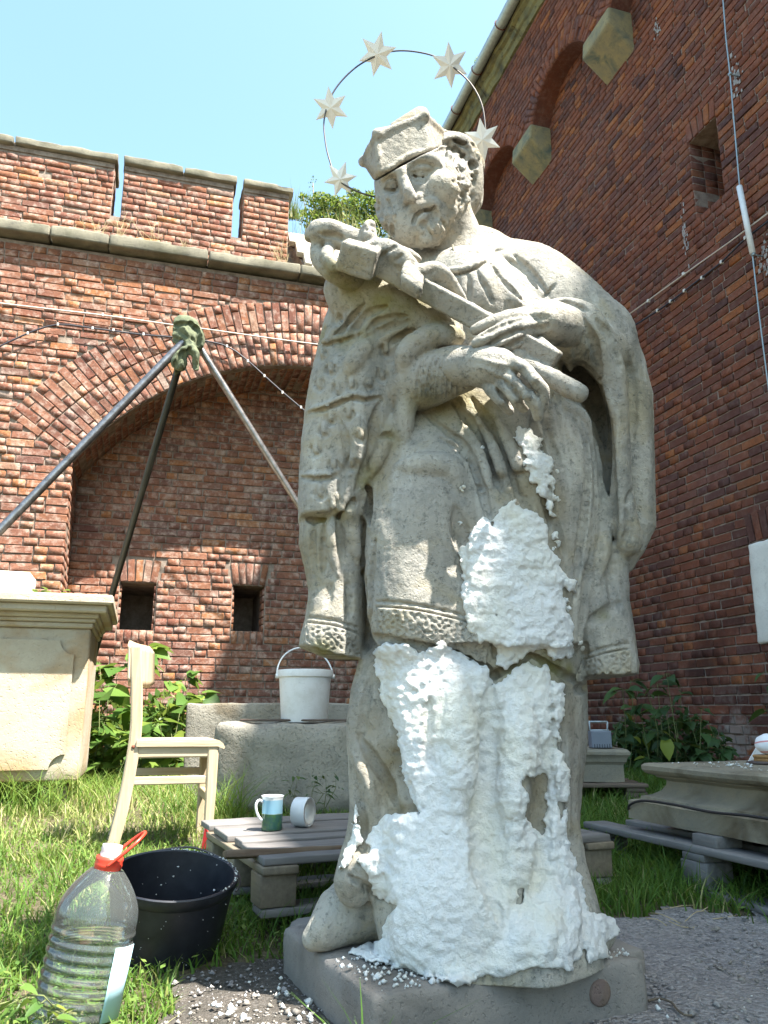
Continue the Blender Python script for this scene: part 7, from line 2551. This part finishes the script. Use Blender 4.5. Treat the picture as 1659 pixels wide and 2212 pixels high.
# bush and earth bank on top of the fort wall
E0 = PF(0, 0)
def PW(s, z, d): return NV * s + BV * d + UP * z
xs_ = np.linspace(-8.1, 4.6, 60); ys_ = np.linspace(8.95, 14, 24)
V = []
for s in xs_:
    for d in ys_:
        z = 5.35 + .45 * math.exp(-((s - 2.1) / .9) ** 2) * min(1, (d - 8.9) / .5) + .05 * mnoise.noise(Vector((s * 2, d * 2, 0)))
        V.append(PW(s, z, d))
Fc = []
for i in range(59):
    for j in range(23):
        a = i * 24 + j; Fc.append((a, a + 24, a + 25, a + 1))
mk('rampart_terrain', V, Fc, M['ground'], None, True, 'structure')
def leaf_cloud(name, centres, n, size, mat, parent, seed, flat=1.0):
    g = np.random.default_rng(seed)
    V = []; 
    C = []
    for (c, r, w_) in centres:
        m = int(n * w_); q = g.normal(0, 1, (m, 3)); q /= np.linalg.norm(q, axis=1)[:, None]
        q *= (g.uniform(.25, 1, (m, 1)) ** .5)
        C.append(np.asarray(c) + q * np.asarray(r))
    C = np.vstack(C); m = len(C)
    d = g.normal(0, 1, (m, 3)); d /= np.linalg.norm(d, axis=1)[:, None]
    e = np.cross(d, g.normal(0, 1, (m, 3))); e /= np.linalg.norm(e, axis=1)[:, None]
    s = size * g.uniform(.6, 1.3, (m, 1))
    V = np.stack([C - d * s, C + e * s * .45, C + d * s, C - e * s * .45], 1).reshape(-1, 3)
    o = mk(name, V, (np.arange(m) * 4)[:, None] + np.array([0, 1, 2, 3]), mat, parent, False, 'stuff')
    a = o.data.attributes.new('gv', 'FLOAT', 'POINT'); a.data.foreach_set('value', np.repeat(g.random(m), 4).astype(np.float32))
    return o
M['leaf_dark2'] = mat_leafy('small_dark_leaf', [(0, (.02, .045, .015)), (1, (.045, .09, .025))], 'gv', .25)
M['cloud'] = mat_leafy('small_leaf', [(0, (.05, .10, .02)), (.5, (.10, .17, .03)), (.85, (.17, .22, .05)), (1, (.33, .30, .13))], 'gv', .4)
leaf_cloud('undergrowth', LEAFFILL, 1500, .045, M['cloud'], sb, 33)
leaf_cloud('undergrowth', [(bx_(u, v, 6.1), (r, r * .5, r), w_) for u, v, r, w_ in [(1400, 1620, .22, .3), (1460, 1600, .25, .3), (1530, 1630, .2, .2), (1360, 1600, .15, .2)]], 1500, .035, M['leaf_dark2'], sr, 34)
tb = empty('wall_top_bush', PW(2.1, 5.7, 9.3), 'sunlit green bush on top of the fort wall beside the saint\'s head', 'bush')
def W_at(u, v, d): return atplane(u, v, BV, d)
cs_ = []
for (u, v, r, w_) in [(665, 470, .16, .05), (690, 440, .20, .08), (715, 450, .24, .14), (750, 455, .26, .14), (785, 450, .26, .14), (815, 460, .24, .12), (740, 490, .25, .10), (790, 495, .26, .1), (830, 490, .2, .06), (655, 425, .07, .012), (764, 418, .10, .03), (800, 425, .12, .03), (700, 480, .2, .06)]:
    c = W_at(u, v, 9.2); cs_.append((c, (r, r * .8, r * .75), w_))
leaf_cloud('foliage', cs_, 5200, .028, M['cloud'], tb, 21)
mb = MB()
for (u, v, r, w_) in [(665, 470, 0, 0), (715, 440, 0, 0), (764, 415, 0, 0), (800, 430, 0, 0), (740, 470, 0, 0), (676, 395, 0, 0), (655, 425, 0, 0)]:
    a = W_at(u + rng.normal(0, 8), 540, 9.2); b_ = W_at(u, v, 9.2)
    mb.tube(spline([a, (a + b_) / 2 + rng.normal(0, .04, 3), b_], .1), .006, 5)
mb.build('branch', M['drystem'], tb)
cs_ = [(W_at(676 + rng.normal(0, 4), v, 9.2), (.05, .05, .05), .04) for v in (385, 400, 415, 430)]
leaf_cloud('twig_leaves', cs_, 300, .018, M['cloud'], tb, 5)
# grasses on the wall top and dry weeds on the ledge
def tuft(name, base, n, h, spread, lab, cat, gvm, group=None, w=.003, heads=False):
    X = base[0] + rng.normal(0, spread, n); Y = base[1] + rng.normal(0, spread * .5, n)
    o = blades(name, X, Y, np.full(n, base[2]) - .02, h * rng.uniform(.4, 1.1, n), np.full(n, w), rng.uniform(.1, .7, n), rng.normal(gvm, .12, n), M['grass'], lab, cat, 4)
    if group: o['group'] = group
    return o
tuft('grass_tuft', W_at(632, 470, 8.75), 160, .42, .05, 'thin grass tuft just right of the last battlement on the wall top', 'grass', .7)
tuft('dry_grass', W_at(735, 520, 8.95), 260, .5, .35, 'dry straw grass in front of the bush on top of the wall', 'grass', .85)
def dry_weed(u, v, hh, n, lab):
    b0 = W_at(u, v, 8.30); b0[2] = 5.44
    mb = MB()
    for k in range(n):
        tip = b0 + np.array([rng.normal(0, .18) * hh, rng.normal(0, .05), hh * rng.uniform(.5, 1.0)])
        pts = spline([b0 + rng.normal(0, .01, 3) * [1, 1, 0], (b0 + tip) / 2 + rng.normal(0, .03, 3), tip], .05)
        mb.tube(pts, np.linspace(.0035, .0015, len(pts)), 4)
        for j in range(5):
            q = pts[int(rng.uniform(.4, 1) * (len(pts) - 1))]
            mb.tube([q, q + rng.normal(0, .05, 3) + UP * .05], .0014, 3)
    o = mb.build('dry_weed', M['drystem'], None, kind=None)
    tag(o, lab, 'dry weed')
dry_weed(208, 500, .42, 9, 'spindly dry weed on the ledge below the first battlement slot')
dry_weed(182, 500, .30, 6, 'short dry weed on the ledge, leftmost of the dry weeds')
dry_weed(258, 505, .50, 7, 'tall thin dry weed on the ledge right of the first battlement slot')
dry_weed(325, 520, .52, 8, 'tall dry weed on the ledge under the middle battlement')
dry_weed(400, 535, .35, 6, 'dry weed on the ledge under the right part of the middle battlement')
dry_weed(490, 545, .25, 6, 'small dry weed on the ledge under the second battlement slot')
dry_weed(612, 560, .55, 16, 'bushy brown dried plant on the ledge at the foot of the stone ramp')
# sprig in the gutter
gs = PR(9.05, EZ + .35, UPN - .25)
o = leaf_cloud('gutter_sprig', [(gs, (.06, .12, .14), 1)], 120, .022, M['cloud'], None, 4); o['kind'] = 'stuff'; del o['kind']
tag(o, 'little sprig growing out of the roof gutter', 'sprig')

# ================================================================== cables and fittings on the walls
M['cable_w'] = mat_plain('pale_cable', (.55, .47, .40), .6, .3)
M['cable_b'] = mat_plain('dark_cable', (.035, .035, .045), .5, .4)
def wallcable(name, pts, d, r, mat, lab, nv=BV):
    P_ = spline([atplane(u, v, nv, d) for u, v in pts], .12)
    mb = MB(); mb.tube(P_, r, 6)
    o = mb.build(name, mat, None, True); tag(o, lab, 'cable')
    return o
wallcable('wall_cable', [(-60, 645), (0, 655), (110, 668), (230, 682), (360, 700), (480, 716), (600, 733), (720, 748), (860, 762), (1010, 770)], DB - .05, .008, M['cable_w'], 'thin pale cable running nearly level across the sunlit wall above the arch')
wallcable('wall_cable', [(-60, 772), (0, 748), (60, 720), (125, 701), (200, 709), (300, 722), (370, 728), (440, 736), (490, 748), (530, 775), (600, 838), (665, 893), (760, 970), (900, 1050)], DB - .06, .0085, M['cable_b'], 'dark cable looping across the sunlit wall and down over the arch mouth')
M['clip'] = mat_plain('white_clip', (.62, .60, .56), .6, .3)
for (u, v, wh) in ((60, 720, 'leftmost on the dark cable'), (125, 701, 'at the crest of the dark cable loop'), (200, 709, 'on the dark cable just right of its crest'), (245, 713, 'on the dark cable midway between its crest and the tripod top'), (310, 722, 'on the dark cable just left of the tripod top'), (490, 748, 'where the dark cable starts to drop right of the tripod top'), (535, 780, 'on the falling dark cable above the arch edge'), (571, 812, 'on the falling dark cable just below the arch edge'), (610, 848, 'midway down the cable span inside the arch'), (650, 880, 'lowest on the dark cable, next to the statue'), (222, 680, 'on the pale upper cable left of the tripod')):
    p = atplane(u, v, BV, DB - .06)
    mb = MB(); mb.box(p + BV * .0, NV, BV, UP, .010, .010, .016, .003)
    o = mb.build('cable_clip', M['clip'], None); tag(o, 'small pale clip ' + wh, 'cable clip', 'clips on the sunlit wall cables')
wallcable('wall_cable', [(1280, 735), (1345, 689), (1420, 635), (1500, 577), (1580, 520), (1659, 461), (1740, 400)], DN - .05, .007, M['cable_w'], 'thin pale cable slanting up the shaded building, upper of the two', NV)
wallcable('wall_cable', [(1280, 762), (1350, 716), (1430, 665), (1500, 612), (1560, 565), (1600, 525), (1659, 478), (1740, 415)], DN - .05, .009, M['cable_b'], 'black cable slanting up the shaded building, lower of the two', NV)
for (u, v, wh) in ((1352, 714, 'on the black cable nearest the statue'), (1420, 671, 'on the black cable, second from the statue'), (1448, 651, 'on the black cable, third from the statue'), (1478, 628, 'on the black cable below the window slit, fourth from the statue'), (1516, 600, 'on the black cable just left of the conductor tube'), (1558, 566, 'on the black cable between slit and conductor tube'), (1476, 592, 'on the pale cable under the window slit'), (1400, 650, 'on the pale cable nearest the statue'), (1610, 514, 'on the black cable right beside the white tube')):
    p = atplane(u, v, NV, DN - .05)
    mb = MB(); mb.box(p + NV * .005, BV, NV, UP, .012, .015, .016, .003)
    o = mb.build('cable_clip', M['clip'], None); tag(o, 'small clip ' + wh, 'cable clip', 'clips on the shaded building cables')
# lightning conductor: steel wire with a white tube and two stand-offs
M['steelwire'] = mat_plain('conductor_wire', (.30, .36, .38), .45, .5, 0, .6)
lw = empty('lightning_conductor', PR(4.82, .1, DN - .12), 'grey lightning conductor wire with a white plastic tube down the shaded building', 'lightning conductor')
dl_ = DN - .10
def lwp(u, v): return atplane(u, v, NV, dl_)
pw_ = [lwp(1556, -60), lwp(1562, 0), lwp(1568, 80), lwp(1577, 160), lwp(1588, 290), lwp(1598, 405), lwp(1625, 545), lwp(1640, 680), lwp(1659, 830), lwp(1675, 960)]
mb = MB(); mb.tube(pw_, .0065, 8); mb.build('wire', M['steelwire'], lw, True)
mb = MB(); mb.tube([lwp(1597, 403), lwp(1626, 548)], .024, 12); mb.build('plastic_tube', M['whiteplastic'], lw, True)
for (u, v) in ((1577, 160), (1627, 550)):
    p = lwp(u, v)
    mb = MB(); mb.tube([p - NV * .01, p + NV * .12], .006, 6); mb.box(p, BV, NV, UP, .016, .012, .012, .003)
    mb.build('stand_off', M['steelwire'], lw, True)
# plaster smears round the stand-offs and bird lime under the slit
for (u, v, s_, lab) in ((1590, 172, .10, 'white mortar smear by the upper stand-off of the conductor'), (1652, 560, .10, 'white mortar smear by the lower stand-off of the conductor'), (1478, 505, .06, 'white streak running down the bricks under the window slit'), (1420, 65, .07, 'pale patch of old mortar high on the shaded building')):
    base = atplane(u, v, NV, DN - .004)
    mb = MB()
    for k in range(34):
        q = base + BV * rng.normal(0, s_ * .35) + UP * rng.normal(0, s_ * (2.2 if u == 1478 else .8))
        r_ = s_ * rng.uniform(.05, .22)
        mb.box(q, BV, NV, UP, r_ * .6, .002, r_ * (2 if u == 1478 else 1), .002)
    o = mb.build('mortar_smear', mat_plain('lime_smear', (.33, .31, .30), .9, .1) if 'ls' not in M else M['ls'], None); tag(o, lab, 'mortar smear', kind='stuff')
